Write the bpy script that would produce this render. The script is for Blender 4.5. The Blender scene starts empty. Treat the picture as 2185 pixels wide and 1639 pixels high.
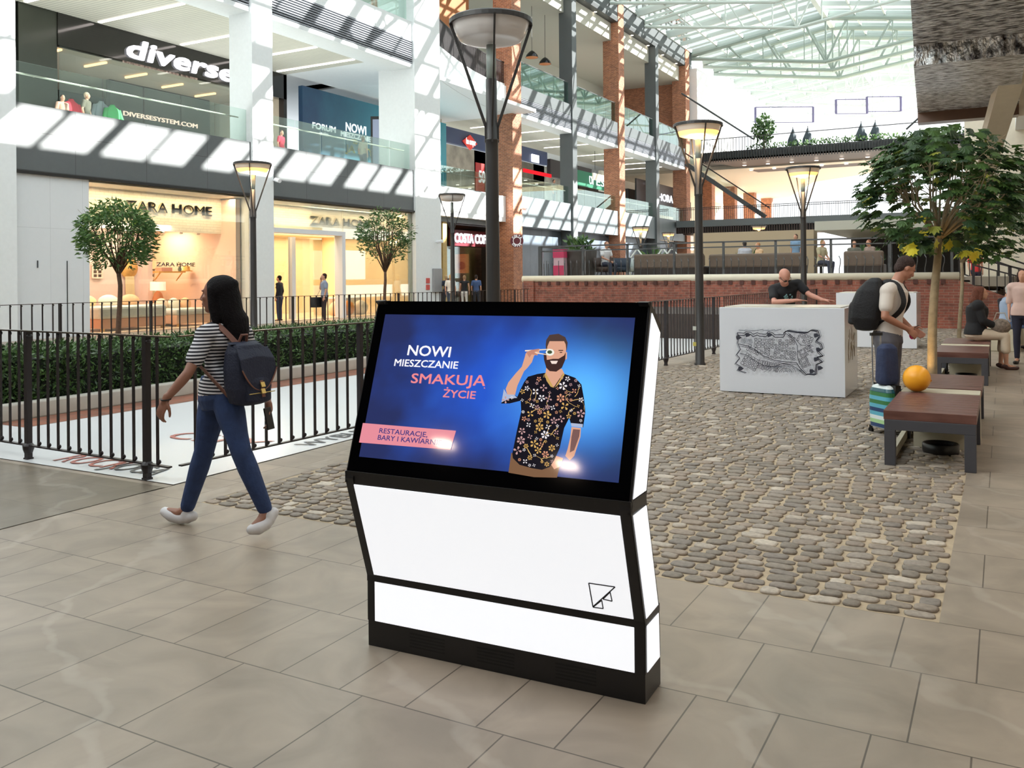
import bpy, bmesh, math, random
from mathutils import Vector, Matrix
sc = bpy.context.scene
COL = sc.collection
PI = math.pi
# ------------------------------------------------------------------ camera
F = 1900.0                       # focal length in pixels of the 2185 px wide frame
YAW = math.radians(28.9)         # the mall's long axis (+Y) is 28.9 deg to the right of the view
ROLL = math.radians(0.5)
EYE = 1.6
cam_d = bpy.data.cameras.new('camera'); cam = bpy.data.objects.new('camera', cam_d); COL.objects.link(cam)
cam_d.sensor_width = 36.0; cam_d.lens = F / 2185 * 36.0; cam_d.shift_y = -229.5 / 2185
cam_d.clip_start = 0.05; cam_d.clip_end = 600
cam.location = (0, 0, EYE)
cam.rotation_mode = 'QUATERNION'
cam.rotation_quaternion = (Matrix.Rotation(YAW, 3, 'Z') @ Matrix.Rotation(PI/2, 3, 'X') @ Matrix.Rotation(-ROLL, 3, 'Z')).to_quaternion()
sc.camera = cam
CS, SN = math.cos(YAW), math.sin(YAW)
def ray(px, py):
    a, b = (px - 1092.5) / F, (590.0 - py) / F
    c, s = math.cos(ROLL), math.sin(ROLL)
    a, b = a*c + b*s, -a*s + b*c                     # undo the roll
    return Vector((a*CS - SN, a*SN + CS, b))
def W(px, py, d):                                    # the point d metres in front of the camera seen at a photo position
    return Vector((0, 0, EYE)) + ray(px, py) * d
def G(px, py, z=0.0):
    r = ray(px, py); return Vector((0, 0, EYE)) + r * ((z - EYE) / r.z)
def onx(px, py, x):
    r = ray(px, py); return Vector((0, 0, EYE)) + r * (x / r.x)
def ony(px, py, y):
    r = ray(px, py); return Vector((0, 0, EYE)) + r * (y / r.y)
# ------------------------------------------------------------------ world, sun, exposure
wd = bpy.data.worlds.new('world'); sc.world = wd; wd.use_nodes = True
bg = wd.node_tree.nodes['Background']; bg.inputs[0].default_value = (0.93, 0.97, 1.0, 1); bg.inputs[1].default_value = 1.55
sun_d = bpy.data.lights.new('sun', 'SUN'); sun = bpy.data.objects.new('sun', sun_d); COL.objects.link(sun)
sun_d.energy = 28.0; sun_d.angle = 0.007; sun_d.color = (1.0, 0.97, 0.92)
sun.rotation_mode = 'QUATERNION'
sun.rotation_quaternion = Vector((-1.73, -1.0, -1.0)).to_track_quat('-Z', 'Y')
sc.view_settings.view_transform = 'Standard'; sc.view_settings.look = 'None'
sc.view_settings.exposure = 0.30; sc.view_settings.gamma = 1.0; sc.view_settings.use_curve_mapping = False
try:
    sc.cycles.max_bounces = 7; sc.cycles.diffuse_bounces = 4; sc.cycles.transparent_max_bounces = 24
    sc.cycles.caustics_reflective = False; sc.cycles.caustics_refractive = False
    sc.cycles.sample_clamp_indirect = 6.0
except Exception: pass
def area(name, loc, size, power, color=(1, 1, 1), rot=(0, 0, 0), sy=None):
    l = bpy.data.lights.new(name, 'AREA'); o = bpy.data.objects.new(name, l); COL.objects.link(o)
    l.energy = power; l.color = color; l.size = size; o.location = loc; o.rotation_euler = rot
    if sy: l.shape = 'RECTANGLE'; l.size_y = sy
    return o
# ------------------------------------------------------------------ materials
def lin(c):
    return tuple(((v/255)/12.92 if v/255 <= 0.04045 else ((v/255+0.055)/1.055)**2.4) for v in c[:3]) + (1,)
_M = {}
def mat(name, c=(200, 200, 200), rough=0.5, metal=0.0, emit=0.0, ec=None, var=0.0, vs=8.0, bump=0.0, bs=60.0, spec=0.5, alpha=1.0, trans=0.0, coat=0.0):
    if name in _M: return _M[name]
    m = bpy.data.materials.new(name); m.use_nodes = True; nt = m.node_tree; b = nt.nodes['Principled BSDF']
    b.inputs['Base Color'].default_value = lin(c); b.inputs['Roughness'].default_value = rough
    b.inputs['Metallic'].default_value = metal; b.inputs['Specular IOR Level'].default_value = spec
    b.inputs['Alpha'].default_value = alpha; b.inputs['Transmission Weight'].default_value = trans
    b.inputs['Coat Weight'].default_value = coat; b.inputs['Coat Roughness'].default_value = 0.05
    if emit: b.inputs['Emission Color'].default_value = lin(ec or c); b.inputs['Emission Strength'].default_value = emit
    if var or bump:
        tc = nt.nodes.new('ShaderNodeTexCoord')
        n = nt.nodes.new('ShaderNodeTexNoise'); n.inputs['Scale'].default_value = vs; n.inputs['Detail'].default_value = 5
        nt.links.new(tc.outputs['Object'], n.inputs['Vector'])
        if var:
            r = nt.nodes.new('ShaderNodeMixRGB'); l = lin(c)
            r.inputs[1].default_value = tuple(v*(1-var) for v in l[:3]) + (1,); r.inputs[2].default_value = tuple(min(1, v*(1+var)) for v in l[:3]) + (1,)
            mp = nt.nodes.new('ShaderNodeMapRange'); mp.inputs[1].default_value = 0.3; mp.inputs[2].default_value = 0.7
            nt.links.new(n.outputs['Fac'], mp.inputs[0]); nt.links.new(mp.outputs[0], r.inputs[0]); nt.links.new(r.outputs[0], b.inputs['Base Color'])
        if bump:
            n2 = nt.nodes.new('ShaderNodeTexNoise'); n2.inputs['Scale'].default_value = bs; n2.inputs['Detail'].default_value = 4
            nt.links.new(tc.outputs['Object'], n2.inputs['Vector'])
            bp = nt.nodes.new('ShaderNodeBump'); bp.inputs['Strength'].default_value = bump; bp.inputs['Distance'].default_value = 0.02
            nt.links.new(n2.outputs['Fac'], bp.inputs['Height']); nt.links.new(bp.outputs[0], b.inputs['Normal'])
    _M[name] = m; return m
def glow(name, c, s):
    if name in _M: return _M[name]
    m = bpy.data.materials.new(name); m.use_nodes = True; nt = m.node_tree; nt.nodes.clear()
    e = nt.nodes.new('ShaderNodeEmission'); e.inputs[0].default_value = lin(c); e.inputs[1].default_value = s
    o = nt.nodes.new('ShaderNodeOutputMaterial'); nt.links.new(e.outputs[0], o.inputs[0]); _M[name] = m; return m
def glass(name, tint=(235, 245, 240), refl=0.12, rough=0.0):
    if name in _M: return _M[name]
    m = bpy.data.materials.new(name); m.use_nodes = True; nt = m.node_tree; nt.nodes.clear()
    t = nt.nodes.new('ShaderNodeBsdfTransparent'); t.inputs[0].default_value = lin(tint)
    g = nt.nodes.new('ShaderNodeBsdfGlossy'); g.inputs['Roughness'].default_value = rough; g.inputs[0].default_value = (0.9, 0.95, 0.93, 1)
    fr = nt.nodes.new('ShaderNodeLayerWeight'); fr.inputs[0].default_value = 0.25
    ma = nt.nodes.new('ShaderNodeMath'); ma.operation = 'MULTIPLY_ADD'; ma.inputs[1].default_value = 0.6; ma.inputs[2].default_value = refl; ma.use_clamp = True
    mx = nt.nodes.new('ShaderNodeMixShader'); o = nt.nodes.new('ShaderNodeOutputMaterial')
    nt.links.new(fr.outputs['Fresnel'], ma.inputs[0]); nt.links.new(ma.outputs[0], mx.inputs[0])
    nt.links.new(t.outputs[0], mx.inputs[1]); nt.links.new(g.outputs[0], mx.inputs[2]); nt.links.new(mx.outputs[0], o.inputs[0])
    _M[name] = m; return m
def N(nt, t, **kw):
    n = nt.nodes.new(t)
    for k, v in kw.items():
        if k.startswith('i_'): n.inputs[k[2:].replace('_', ' ')].default_value = v
        else: setattr(n, k, v)
    return n
def brickmat(name, c1, c2, cm, bw, rh, mortar, axis='y', off=(0, 0), offset=0.5, sq=1.0, sqf=2, rough=0.7, var=0.15, bump=0.4, vs=3.0, smooth=0.1):
    """brick / tile pattern; axis: 'y' wall running along Y, 'x' wall along X, 'z' floor, 'a' by the face's normal"""
    if name in _M: return _M[name]
    m = bpy.data.materials.new(name); m.use_nodes = True; nt = m.node_tree; b = nt.nodes['Principled BSDF']
    g = N(nt, 'ShaderNodeNewGeometry'); sp = N(nt, 'ShaderNodeSeparateXYZ'); nt.links.new(g.outputs['Position'], sp.inputs[0])
    cb = N(nt, 'ShaderNodeCombineXYZ')
    if axis == 'z': nt.links.new(sp.outputs[0], cb.inputs[0]); nt.links.new(sp.outputs[1], cb.inputs[1])
    elif axis == 'y': nt.links.new(sp.outputs[1], cb.inputs[0]); nt.links.new(sp.outputs[2], cb.inputs[1])
    elif axis == 'x': nt.links.new(sp.outputs[0], cb.inputs[0]); nt.links.new(sp.outputs[2], cb.inputs[1])
    else:
        ad = N(nt, 'ShaderNodeMath', operation='ADD'); nt.links.new(sp.outputs[0], ad.inputs[0]); nt.links.new(sp.outputs[1], ad.inputs[1])
        nt.links.new(ad.outputs[0], cb.inputs[0]); nt.links.new(sp.outputs[2], cb.inputs[1])
    va = N(nt, 'ShaderNodeVectorMath', operation='ADD'); va.inputs[1].default_value = (off[0], off[1], 0); nt.links.new(cb.outputs[0], va.inputs[0])
    br = N(nt, 'ShaderNodeTexBrick', offset=offset, squash=sq, squash_frequency=sqf)
    br.inputs['Scale'].default_value = 1; br.inputs['Brick Width'].default_value = bw; br.inputs['Row Height'].default_value = rh
    br.inputs['Mortar Size'].default_value = mortar; br.inputs['Mortar Smooth'].default_value = smooth; br.inputs['Bias'].default_value = 0
    br.inputs['Color1'].default_value = lin(c1); br.inputs['Color2'].default_value = lin(c2); br.inputs['Mortar'].default_value = lin(cm)
    nt.links.new(va.outputs[0], br.inputs['Vector'])
    n = N(nt, 'ShaderNodeTexNoise'); n.inputs['Scale'].default_value = vs; n.inputs['Detail'].default_value = 8; n.inputs['Distortion'].default_value = 1.55
    nt.links.new(g.outputs['Position'], n.inputs['Vector'])
    mp = N(nt, 'ShaderNodeMapRange'); mp.inputs[1].default_value = 0.3; mp.inputs[2].default_value = 0.7; mp.inputs[3].default_value = 1-var; mp.inputs[4].default_value = 1+var
    nt.links.new(n.outputs['Fac'], mp.inputs[0])
    mu = N(nt, 'ShaderNodeMixRGB', blend_type='MULTIPLY'); mu.inputs[0].default_value = 1
    nt.links.new(br.outputs['Color'], mu.inputs[1]); nt.links.new(mp.outputs[0], mu.inputs[2]); nt.links.new(mu.outputs[0], b.inputs['Base Color'])
    b.inputs['Roughness'].default_value = rough
    if bump:
        bp = N(nt, 'ShaderNodeBump', invert=True); bp.inputs['Strength'].default_value = bump; bp.inputs['Distance'].default_value = 0.01
        nt.links.new(br.outputs['Fac'], bp.inputs['Height']); nt.links.new(bp.outputs[0], b.inputs['Normal'])
    _M[name] = m; return m
# ------------------------------------------------------------------ mesh builder
class MB:
    def __init__(s): s.v = []; s.f = []; s.mi = []; s.m = 0; s.sm = []; s.smooth = False
    def add(s, vs, fs):
        o = len(s.v); s.v += [tuple(v) for v in vs]; s.f += [tuple(i+o for i in f) for f in fs]; s.mi += [s.m]*len(fs); s.sm += [s.smooth]*len(fs); return s
    def box(s, x0, x1, y0, y1, z0, z1):
        return s.hexa([(x0,y0,z0),(x1,y0,z0),(x1,y1,z0),(x0,y1,z0),(x0,y0,z1),(x1,y0,z1),(x1,y1,z1),(x0,y1,z1)])
    def hexa(s, p): return s.add(p, [(0,3,2,1),(4,5,6,7),(0,1,5,4),(1,2,6,5),(2,3,7,6),(3,0,4,7)])
    def bar(s, a, b, w, h, up=(0, 0, 1)):            # a rectangular bar from a to b
        a, b, up = Vector(a), Vector(b), Vector(up); d = (b-a).normalized(); x = d.cross(up)
        if x.length < 1e-4: x = d.cross(Vector((1, 0, 0)))
        x.normalize(); y = x.cross(d); x *= w/2; y *= h/2
        return s.hexa([a-x-y, a+x-y, b+x-y, b-x-y, a-x+y, a+x+y, b+x+y, b-x+y])
    def loft(s, rings, cap=True, closed=False):
        n = len(rings[0]); vs = [p for r in rings for p in r]; fs = []; m = len(rings)
        for i in range(m if closed else m-1):
            j = (i+1) % m
            for k in range(n): l = (k+1) % n; fs.append((i*n+k, i*n+l, j*n+l, j*n+k))
        if cap and not closed: fs.append(tuple(reversed(range(n)))); fs.append(tuple((m-1)*n+k for k in range(n)))
        return s.add(vs, fs)
    def tube(s, pts, r, n=8, cap=True):              # round tube through points; r number or list
        pts = [Vector(p) for p in pts]; rings = []; m = len(pts)
        rs = r if isinstance(r, (list, tuple)) else [r]*m
        px = None
        for i, p in enumerate(pts):
            d = (pts[min(i+1, m-1)] - pts[max(i-1, 0)]); d = d.normalized() if d.length > 1e-9 else Vector((0, 0, 1))
            x = (px - d*px.dot(d)) if px is not None else d.cross(Vector((0, 0, 1)))
            if x.length < 1e-3: x = d.cross(Vector((1, 0, 0)))
            x.normalize(); px = x; y = d.cross(x)
            rings.append([p + (x*math.cos(2*PI*k/n) + y*math.sin(2*PI*k/n))*rs[i] for k in range(n)])
        return s.loft(rings, cap)
    def cap(s, pts, r, n=10):                        # tube with round ends (a volume for remeshing)
        pts = [Vector(p) for p in pts]; rs = list(r) if isinstance(r, (list, tuple)) else [r]*len(pts)
        if (pts[1]-pts[0]).length < 1e-6: pts[1] = pts[0] + Vector((0, 0, 1e-3))
        d0 = (pts[0]-pts[1]).normalized(); d1 = (pts[-1]-pts[-2]).normalized(); P = []; R = []
        for a in (0.98, 0.85, 0.5): P.append(pts[0] + d0*rs[0]*a); R.append(rs[0]*math.sqrt(1-a*a))
        P += pts; R += rs
        for a in (0.5, 0.85, 0.98): P.append(pts[-1] + d1*rs[-1]*a); R.append(rs[-1]*math.sqrt(1-a*a))
        return s.tube(P, R, n)
    def ell(s, c, ax, n=14, m=9):                    # ellipsoid with three axis vectors
        c = Vector(c); a, b, u = [Vector(x) for x in ax]; rings = []
        for i in range(m):
            t = PI*(i+0.5)/m; r = math.sin(t)
            rings.append([c - u*math.cos(t) + (a*math.cos(2*PI*k/n) + b*math.sin(2*PI*k/n))*r for k in range(n)])
        return s.loft(rings)
    def cyl(s, c, r, h, n=20, r2=None):
        c = Vector(c); return s.loft([[c + Vector((math.cos(2*PI*k/n)*q, math.sin(2*PI*k/n)*q, z)) for k in range(n)] for q, z in ((r, 0), (r if r2 is None else r2, h))])
    def lathe(s, c, prof, n=24, ax=None):
        c = Vector(c); X, Y, Z = ax or (Vector((1, 0, 0)), Vector((0, 1, 0)), Vector((0, 0, 1)))
        return s.loft([[c + X*(math.cos(2*PI*k/n)*q) + Y*(math.sin(2*PI*k/n)*q) + Z*z for k in range(n)] for q, z in prof], cap=False)
    def prism(s, poly, a, b):                        # polygon points extruded by vector from a to b (callables or offset vectors)
        p = [Vector(q) for q in poly]; n = len(p); a, b = Vector(a), Vector(b)
        return s.add([q+a for q in p] + [q+b for q in p], [tuple(reversed(range(n))), tuple(range(n, 2*n))] + [(k, (k+1) % n, n+(k+1) % n, n+k) for k in range(n)])
    def build(s, name, m, parent=None, bev=0.0, loc=None):
        me = bpy.data.meshes.new(name); me.from_pydata(s.v, [], s.f)
        for x in (m if isinstance(m, (list, tuple)) else [m]): me.materials.append(x)
        me.polygons.foreach_set('material_index', s.mi); me.polygons.foreach_set('use_smooth', s.sm); me.update()
        return link(name, me, parent, bev, loc)
def link(name, me, parent=None, bev=0.0, loc=None):
    o = bpy.data.objects.new(name, me); COL.objects.link(o)
    if parent is not None:
        o.parent = parent
        if not loc: o.matrix_parent_inverse = parent.matrix_basis.inverted()
    if loc: o.location = loc
    if bev: b = o.modifiers.new('bevel', 'BEVEL'); b.width = bev; b.segments = 2; b.limit_method = 'ANGLE'
    return o
def tag(o, label=None, cat=None, group=None, kind=None):
    if label: o['label'] = label
    if cat: o['category'] = cat
    if group: o['group'] = group
    if kind: o['kind'] = kind
    return o
def empty(name, loc, label, cat, group=None, rz=0.0):
    o = bpy.data.objects.new(name, None); COL.objects.link(o); o.location = loc; o.rotation_euler = (0, 0, rz); o.empty_display_size = 0.1
    return tag(o, label, cat, group)
def struct(mb, name, m, bev=0.0): return tag(mb.build(name, m, None, bev), kind='structure')
def fixn(o):
    bm = bmesh.new(); bm.from_mesh(o.data); bmesh.ops.recalc_face_normals(bm, faces=bm.faces); bm.to_mesh(o.data); bm.free(); return o
def kids(o): return [c for c in list(bpy.data.objects) if c.parent == o]
def copy_tree(o, loc=None, rz=None, parent=None, label=None, _top=True, _idx=None):
    if _idx is None:
        _idx = {}
        for c in bpy.data.objects:
            if c.parent: _idx.setdefault(c.parent.name, []).append(c)
    c = o.copy(); COL.objects.link(c)
    if parent is not None: c.parent = parent
    for k in _idx.get(o.name, []): copy_tree(k, parent=c, _top=False, _idx=_idx)
    if _top:
        if loc is not None: c.location = loc
        if rz is not None: c.rotation_euler = (0, 0, rz)
        if label: c['label'] = label
    return c
def text(s, name, m, parent=None, size=1.0, o=(0, 0, 0), xd=(1, 0, 0), yd=(0, 0, 1), depth=0.01, bold=0.0, width=None, align='LEFT', space=1.0, shear=0.0):
    """lettering as a mesh: o lower-left of the base line, xd reading direction, yd up; width stretches it to that length"""
    cu = bpy.data.curves.new(name, 'FONT'); cu.body = s; cu.size = size; cu.extrude = depth/2; cu.space_character = space; cu.shear = shear; cu.align_x = 'LEFT'; cu.resolution_u = 3
    t = bpy.data.objects.new(name + '_c', cu); COL.objects.link(t)
    bpy.context.view_layer.update()
    me = bpy.data.meshes.new_from_object(t.evaluated_get(bpy.context.evaluated_depsgraph_get())); bpy.data.objects.remove(t)
    me.name = name
    xs = [v.co.x for v in me.vertices]; x0, x1 = min(xs), max(xs); k = (width/(x1-x0)) if width else 1.0; L = (x1-x0)*k
    sh = {'LEFT': 0, 'CENTER': -L/2, 'RIGHT': -L}[align]
    X, Y = Vector(xd).normalized(), Vector(yd).normalized(); Z = X.cross(Y); O = Vector(o)
    for v in me.vertices:
        c = v.co.copy(); v.co = O + X*((c.x-x0)*k + sh) + Y*c.y + Z*(c.z + depth/2)
    if bold:                                          # heavier strokes: the same lettering laid over itself, slightly shifted
        base = [v.co.copy() for v in me.vertices]; F_ = [tuple(f.vertices) for f in me.polygons]; vs = []; fs = []; n = len(base)
        for q, (i, j) in enumerate(((1, 1), (-1, 1), (1, -1), (-1, -1))):
            vs += [c + X*(i*bold*.7) + Y*(j*bold*.7) for c in base]; fs += [tuple(a + q*n for a in f) for f in F_]
        me = bpy.data.meshes.new(name); me.from_pydata(vs, [], fs)
    me.materials.clear(); me.materials.append(m); me.update()
    return link(name, me, parent)
# ------------------------------------------------------------------ shared materials
M_white = mat('white_plaster', (232, 236, 238), 0.6, var=0.02)
M_cream = mat('cream_plaster', (222, 212, 194), 0.6, var=0.03)
M_gray = mat('grey_panel', (92, 97, 99), 0.45, var=0.04, vs=2)
M_dgray = mat('dark_grey_paint', (62, 66, 68), 0.5)
M_black = mat('black_metal', (26, 24, 24), 0.38)
M_iron = mat('wrought_iron', (38, 31, 33), 0.42)
M_lamp = mat('lamp_post_paint', (46, 43, 42), 0.4)
M_ceilg = mat('grey_ceiling', (205, 203, 190), 0.6)
M_dark = mat('dark_interior', (48, 44, 42), 0.6, var=0.2, vs=1.5)
M_steelw = mat('white_steel', (200, 210, 205), 0.45)
M_brick = brickmat('brick_orange', (188, 118, 82), (150, 88, 62), (190, 170, 150), 0.25, 0.083, 0.007, axis='a', var=0.2)
M_brickd = brickmat('brick_red', (150, 84, 66), (118, 66, 54), (140, 118, 104), 0.25, 0.08, 0.006, axis='x', var=0.3)
M_steeld = mat('truss_steel', (150, 164, 156), .45)
M_gl = glass('balustrade_glass', (244, 251, 248), 0.03)
M_shopgl = glass('shop_glass', (240, 244, 242), 0.05)
M_roofgl = glass('roof_glass', (250, 253, 253), 0.0)
M_handr = mat('steel_handrail', (190, 185, 175), 0.3, metal=0.8)
M_lineglow = glow('line_light', (255, 244, 236), 4.0)
M_down = glow('downlight', (255, 240, 220), 6.0)
# ------------------------------------------------------------------ floor
def tilemat(name, c1, c2, cm, **kw):
    m = brickmat(name, c1, c2, cm, 0.62, 0.6, 0.0034, axis='z', off=(0.3, -3.9), offset=0.37, sq=0.5, sqf=2, rough=0.3, var=0.17, bump=0.2, vs=2.2, **kw)
    nt = m.node_tree; b = nt.nodes['Principled BSDF']; n = N(nt, 'ShaderNodeTexNoise'); n.inputs['Scale'].default_value = 1.3; n.inputs['Detail'].default_value = 6
    g = N(nt, 'ShaderNodeNewGeometry'); nt.links.new(g.outputs['Position'], n.inputs['Vector'])
    mp = N(nt, 'ShaderNodeMapRange'); mp.inputs[1].default_value = 0.3; mp.inputs[2].default_value = 0.7; mp.inputs[3].default_value = 0.34; mp.inputs[4].default_value = 0.46
    nt.links.new(n.outputs['Fac'], mp.inputs[0]); nt.links.new(mp.outputs[0], b.inputs['Roughness'])
    # pale veins
    w = N(nt, 'ShaderNodeTexWave', bands_direction='DIAGONAL'); w.inputs['Scale'].default_value = 0.45; w.inputs['Distortion'].default_value = 9; w.inputs['Detail'].default_value = 5; w.inputs['Detail Scale'].default_value = 1.4
    nt.links.new(g.outputs['Position'], w.inputs['Vector'])
    rp = N(nt, 'ShaderNodeMapRange'); rp.inputs[1].default_value = 0.97; rp.inputs[2].default_value = 1.0; rp.inputs[3].default_value = 0; rp.inputs[4].default_value = 0.12
    nt.links.new(w.outputs['Fac'], rp.inputs[0])
    old = b.inputs['Base Color'].links[0].from_socket; mx = N(nt, 'ShaderNodeMixRGB'); mx.inputs[2].default_value = lin((215, 208, 196))
    nt.links.new(rp.outputs[0], mx.inputs[0]); nt.links.new(old, mx.inputs[1]); nt.links.new(mx.outputs[0], b.inputs['Base Color'])
    return m
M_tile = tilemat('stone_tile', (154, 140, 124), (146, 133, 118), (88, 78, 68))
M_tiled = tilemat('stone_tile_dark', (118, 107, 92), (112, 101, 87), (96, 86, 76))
fx0, fx1 = -5.05, -0.27           # cobbled field
def quads(name, rects, z, m, kind='structure'):
    b = MB()
    for (x0, x1, y0, y1) in rects: b.add([(x0, y0, z), (x1, y0, z), (x1, y1, z), (x0, y1, z)], [(0, 1, 2, 3)])
    return tag(b.build(name, m), kind='structure')
quads('floor', [(-5.65, 12, -25, 4.5), (-0.27, 12, 4.5, 28.3), (-40, -11.6, -25, 110), (-11.6, -5.65, -25, 4.79), (-5.66, -5.05, 4.5, 28.3), (1.9, 12, 28.3, 60)], 0.0, M_tile)
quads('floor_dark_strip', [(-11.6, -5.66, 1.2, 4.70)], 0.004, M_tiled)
M_sand = mat('sand_joint', (178, 160, 134), 0.9, var=0.15, vs=14)
quads('floor_base', [(-41, 12, -25, 115)], -0.02, M_tiled)
quads('floor_cobble_bed', [(fx0, fx1, 4.5, 28.3)], -0.002, M_sand)
# cobbles: rows across the field
random.seed(7)
cb = MB(); cb.smooth = True
y = 4.51
while y < 28.2:
    near = y < 16
    rh = random.uniform(0.085, 0.125); x = fx0 + random.uniform(-0.02, 0.05)
    while x < fx1 - 0.05:
        w = random.uniform(0.09, 0.175); w = min(w, fx1 - x)
        if w > 0.05:
            g = 0.009; h = random.uniform(0.006, 0.013); X0, X1, Y0, Y1 = x+g, x+w-g*0.4, y+g*0.7, y+rh-g*0.3
            j = lambda a: random.uniform(-a, a)
            cx, cy = (X0+X1)/2 + j(.008), (Y0+Y1)/2 + j(.006); hx, hy = (X1-X0)/2*random.uniform(.9, 1.03), (Y1-Y0)/2*random.uniform(.86, 1.05)
            n = 12 if near else 8; rings = []; ph = j(.12); tl = j(.05)
            wob = [1+j(.07) for _ in range(n)]
            for sc_, zz in ((1.0, -0.004), (0.97, h*0.65), (0.80, h)):
                R = []
                for k in range(n):
                    t = 2*PI*(k+.5)/n; e = 0.55; ct, st = math.cos(t), math.sin(t)
                    px_ = math.copysign(abs(ct)**e, ct)*hx*sc_*wob[k]; py_ = math.copysign(abs(st)**e, st)*hy*sc_*wob[k]
                    R.append((cx+px_-py_*ph, cy+py_+px_*ph, zz + (px_*tl if zz > 0 else 0)))
                rings.append(R)
            cb.loft(rings)
        x += w
    y += rh
m = bpy.data.materials.new('cobble_stone'); m.use_nodes = True; nt = m.node_tree; b = nt.nodes['Principled BSDF']; b.inputs['Roughness'].default_value = 0.62
g = N(nt, 'ShaderNodeNewGeometry'); cr = N(nt, 'ShaderNodeValToRGB'); e = cr.color_ramp.elements
e[0].color = lin((126, 116, 104)); e[1].color = lin((196, 184, 168)); e[1].position = 1
for p, c in ((0.3, (138, 127, 114)), (0.55, (152, 136, 120)), (0.75, (128, 119, 110)), (0.9, (160, 148, 134))): q = e.new(p); q.color = lin(c)
nt.links.new(g.outputs['Random Per Island'], cr.inputs[0])
n = N(nt, 'ShaderNodeTexNoise'); n.inputs['Scale'].default_value = 40; n.inputs['Detail'].default_value = 6; nt.links.new(g.outputs['Position'], n.inputs['Vector'])
mp = N(nt, 'ShaderNodeMapRange'); mp.inputs[1].default_value = .3; mp.inputs[2].default_value = .7; mp.inputs[3].default_value = .78; mp.inputs[4].default_value = 1.15; nt.links.new(n.outputs['Fac'], mp.inputs[0])
mu = N(nt, 'ShaderNodeMixRGB', blend_type='MULTIPLY'); mu.inputs[0].default_value = 1; nt.links.new(cr.outputs[0], mu.inputs[1]); nt.links.new(mp.outputs[0], mu.inputs[2]); nt.links.new(mu.outputs[0], b.inputs['Base Color'])
bp = N(nt, 'ShaderNodeBump'); bp.inputs['Strength'].default_value = .35; bp.inputs['Distance'].default_value = .01; nt.links.new(n.outputs['Fac'], bp.inputs['Height']); nt.links.new(bp.outputs[0], b.inputs['Normal'])
struct(cb, 'floor_cobbles', m)
# white printed floor inside the railing, brick strip, kerb
M_print = mat('white_print', (228, 230, 232), 0.25, spec=0.6)
quads('floor_white_print', [(-9.3, -5.66, 4.78, 28.3)], 0.006, M_print)
quads('floor_white_print_rim', [(-14.5, -9.3, 4.78, 5.9)], 0.006, M_print)
M_strip = brickmat('brick_strip', (150, 92, 68), (128, 80, 62), (120, 104, 92), 0.12, 0.25, 0.008, axis='z', var=0.15)
bs = MB(); bs.add([(-9.85, 5.9, .008), (-9.3, 5.9, .008), (-9.3, 21.4, .008), (-9.85, 21.4, .008)], [(0, 1, 2, 3)]); struct(bs, 'floor_brick_strip', M_strip)
M_conc = mat('concrete', (196, 192, 182), 0.7, var=0.06, vs=4)
kb = MB(); kb.box(-10.0, -9.85, 5.9, 21.4, 0, .2); kb.box(-11.75, -11.6, 5.9, 21.4, 0, .2); kb.box(-11.6, -10.0, 5.9, 6.0, 0, .2); kb.box(-11.6, -10.0, 21.3, 21.4, 0, .2)
tag(kb.build('planter_kerb', M_conc, bev=.02), 'long low pale concrete kerb around the clipped hedge', 'kerb')
# lettering printed on the white floor
M_red = mat('print_red', (176, 96, 84), 0.3); M_ink = mat('print_ink', (58, 62, 72), 0.3)
def fl(s, m, px, py, size, width, rz=0, z=0.011, nm='floor_lettering', bold=0.0):
    p = G(px, py); return text(s, nm, m, None, size, (p.x, p.y, z), (math.cos(rz), math.sin(rz), 0), (-math.sin(rz), math.cos(rz), 0), 0.002, bold, width)
for s, mm, px, py, size, wdt, nm, lb in (
    ('ROCK', M_red, 112, 985, .42, .8, 'floor_lettering', 'red word printed on the white floor by the railing corner'),
    ('WYBUDO', M_ink, 662, 955, .30, 1.3, 'floor_lettering', 'dark small word printed on the white floor beside the display stand'),
    ('JOGA', M_ink, 218, 1001, .36, .62, 'floor_lettering', 'dark word printed on the white floor by the railing corner'),
    ('CITY', M_red, 345, 935, .5, 1.2, 'floor_lettering', 'red word printed on the white floor behind the railing bars')):
    tag(fl(s, mm, px, py, size, wdt, PI/2 if s == 'WYBUDO' else 0.0), lb, 'lettering')
# ------------------------------------------------------------------ left building, near white part: face plane x = -23
XF, XB = -23.0, -29.0
cl = MB()
for (y0, y1) in ((13.4, 14.4), (22.95, 23.95)): cl.box(-24.1, XF, y0, y1, 0, 26)
struct(cl, 'column_white', M_white)
struct(MB().box(-25.0, XF, 32.8, 34.85, 0, 26), 'column_white_wide', M_white)
struct(MB().box(-24.1, XF, 3.9, 4.9, 0, 26), 'column_white_outer', M_white)
def fascia_band(name, x, spans, z0, z1, m, th=0.35, bev=0):
    b = MB()
    for (a, c) in spans: b.box(x-th, x, a, c, z0, z1)
    return struct(b, name, m, bev)
BAYS = ((4.9, 13.4), (14.4, 22.95), (23.95, 32.8))
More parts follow.
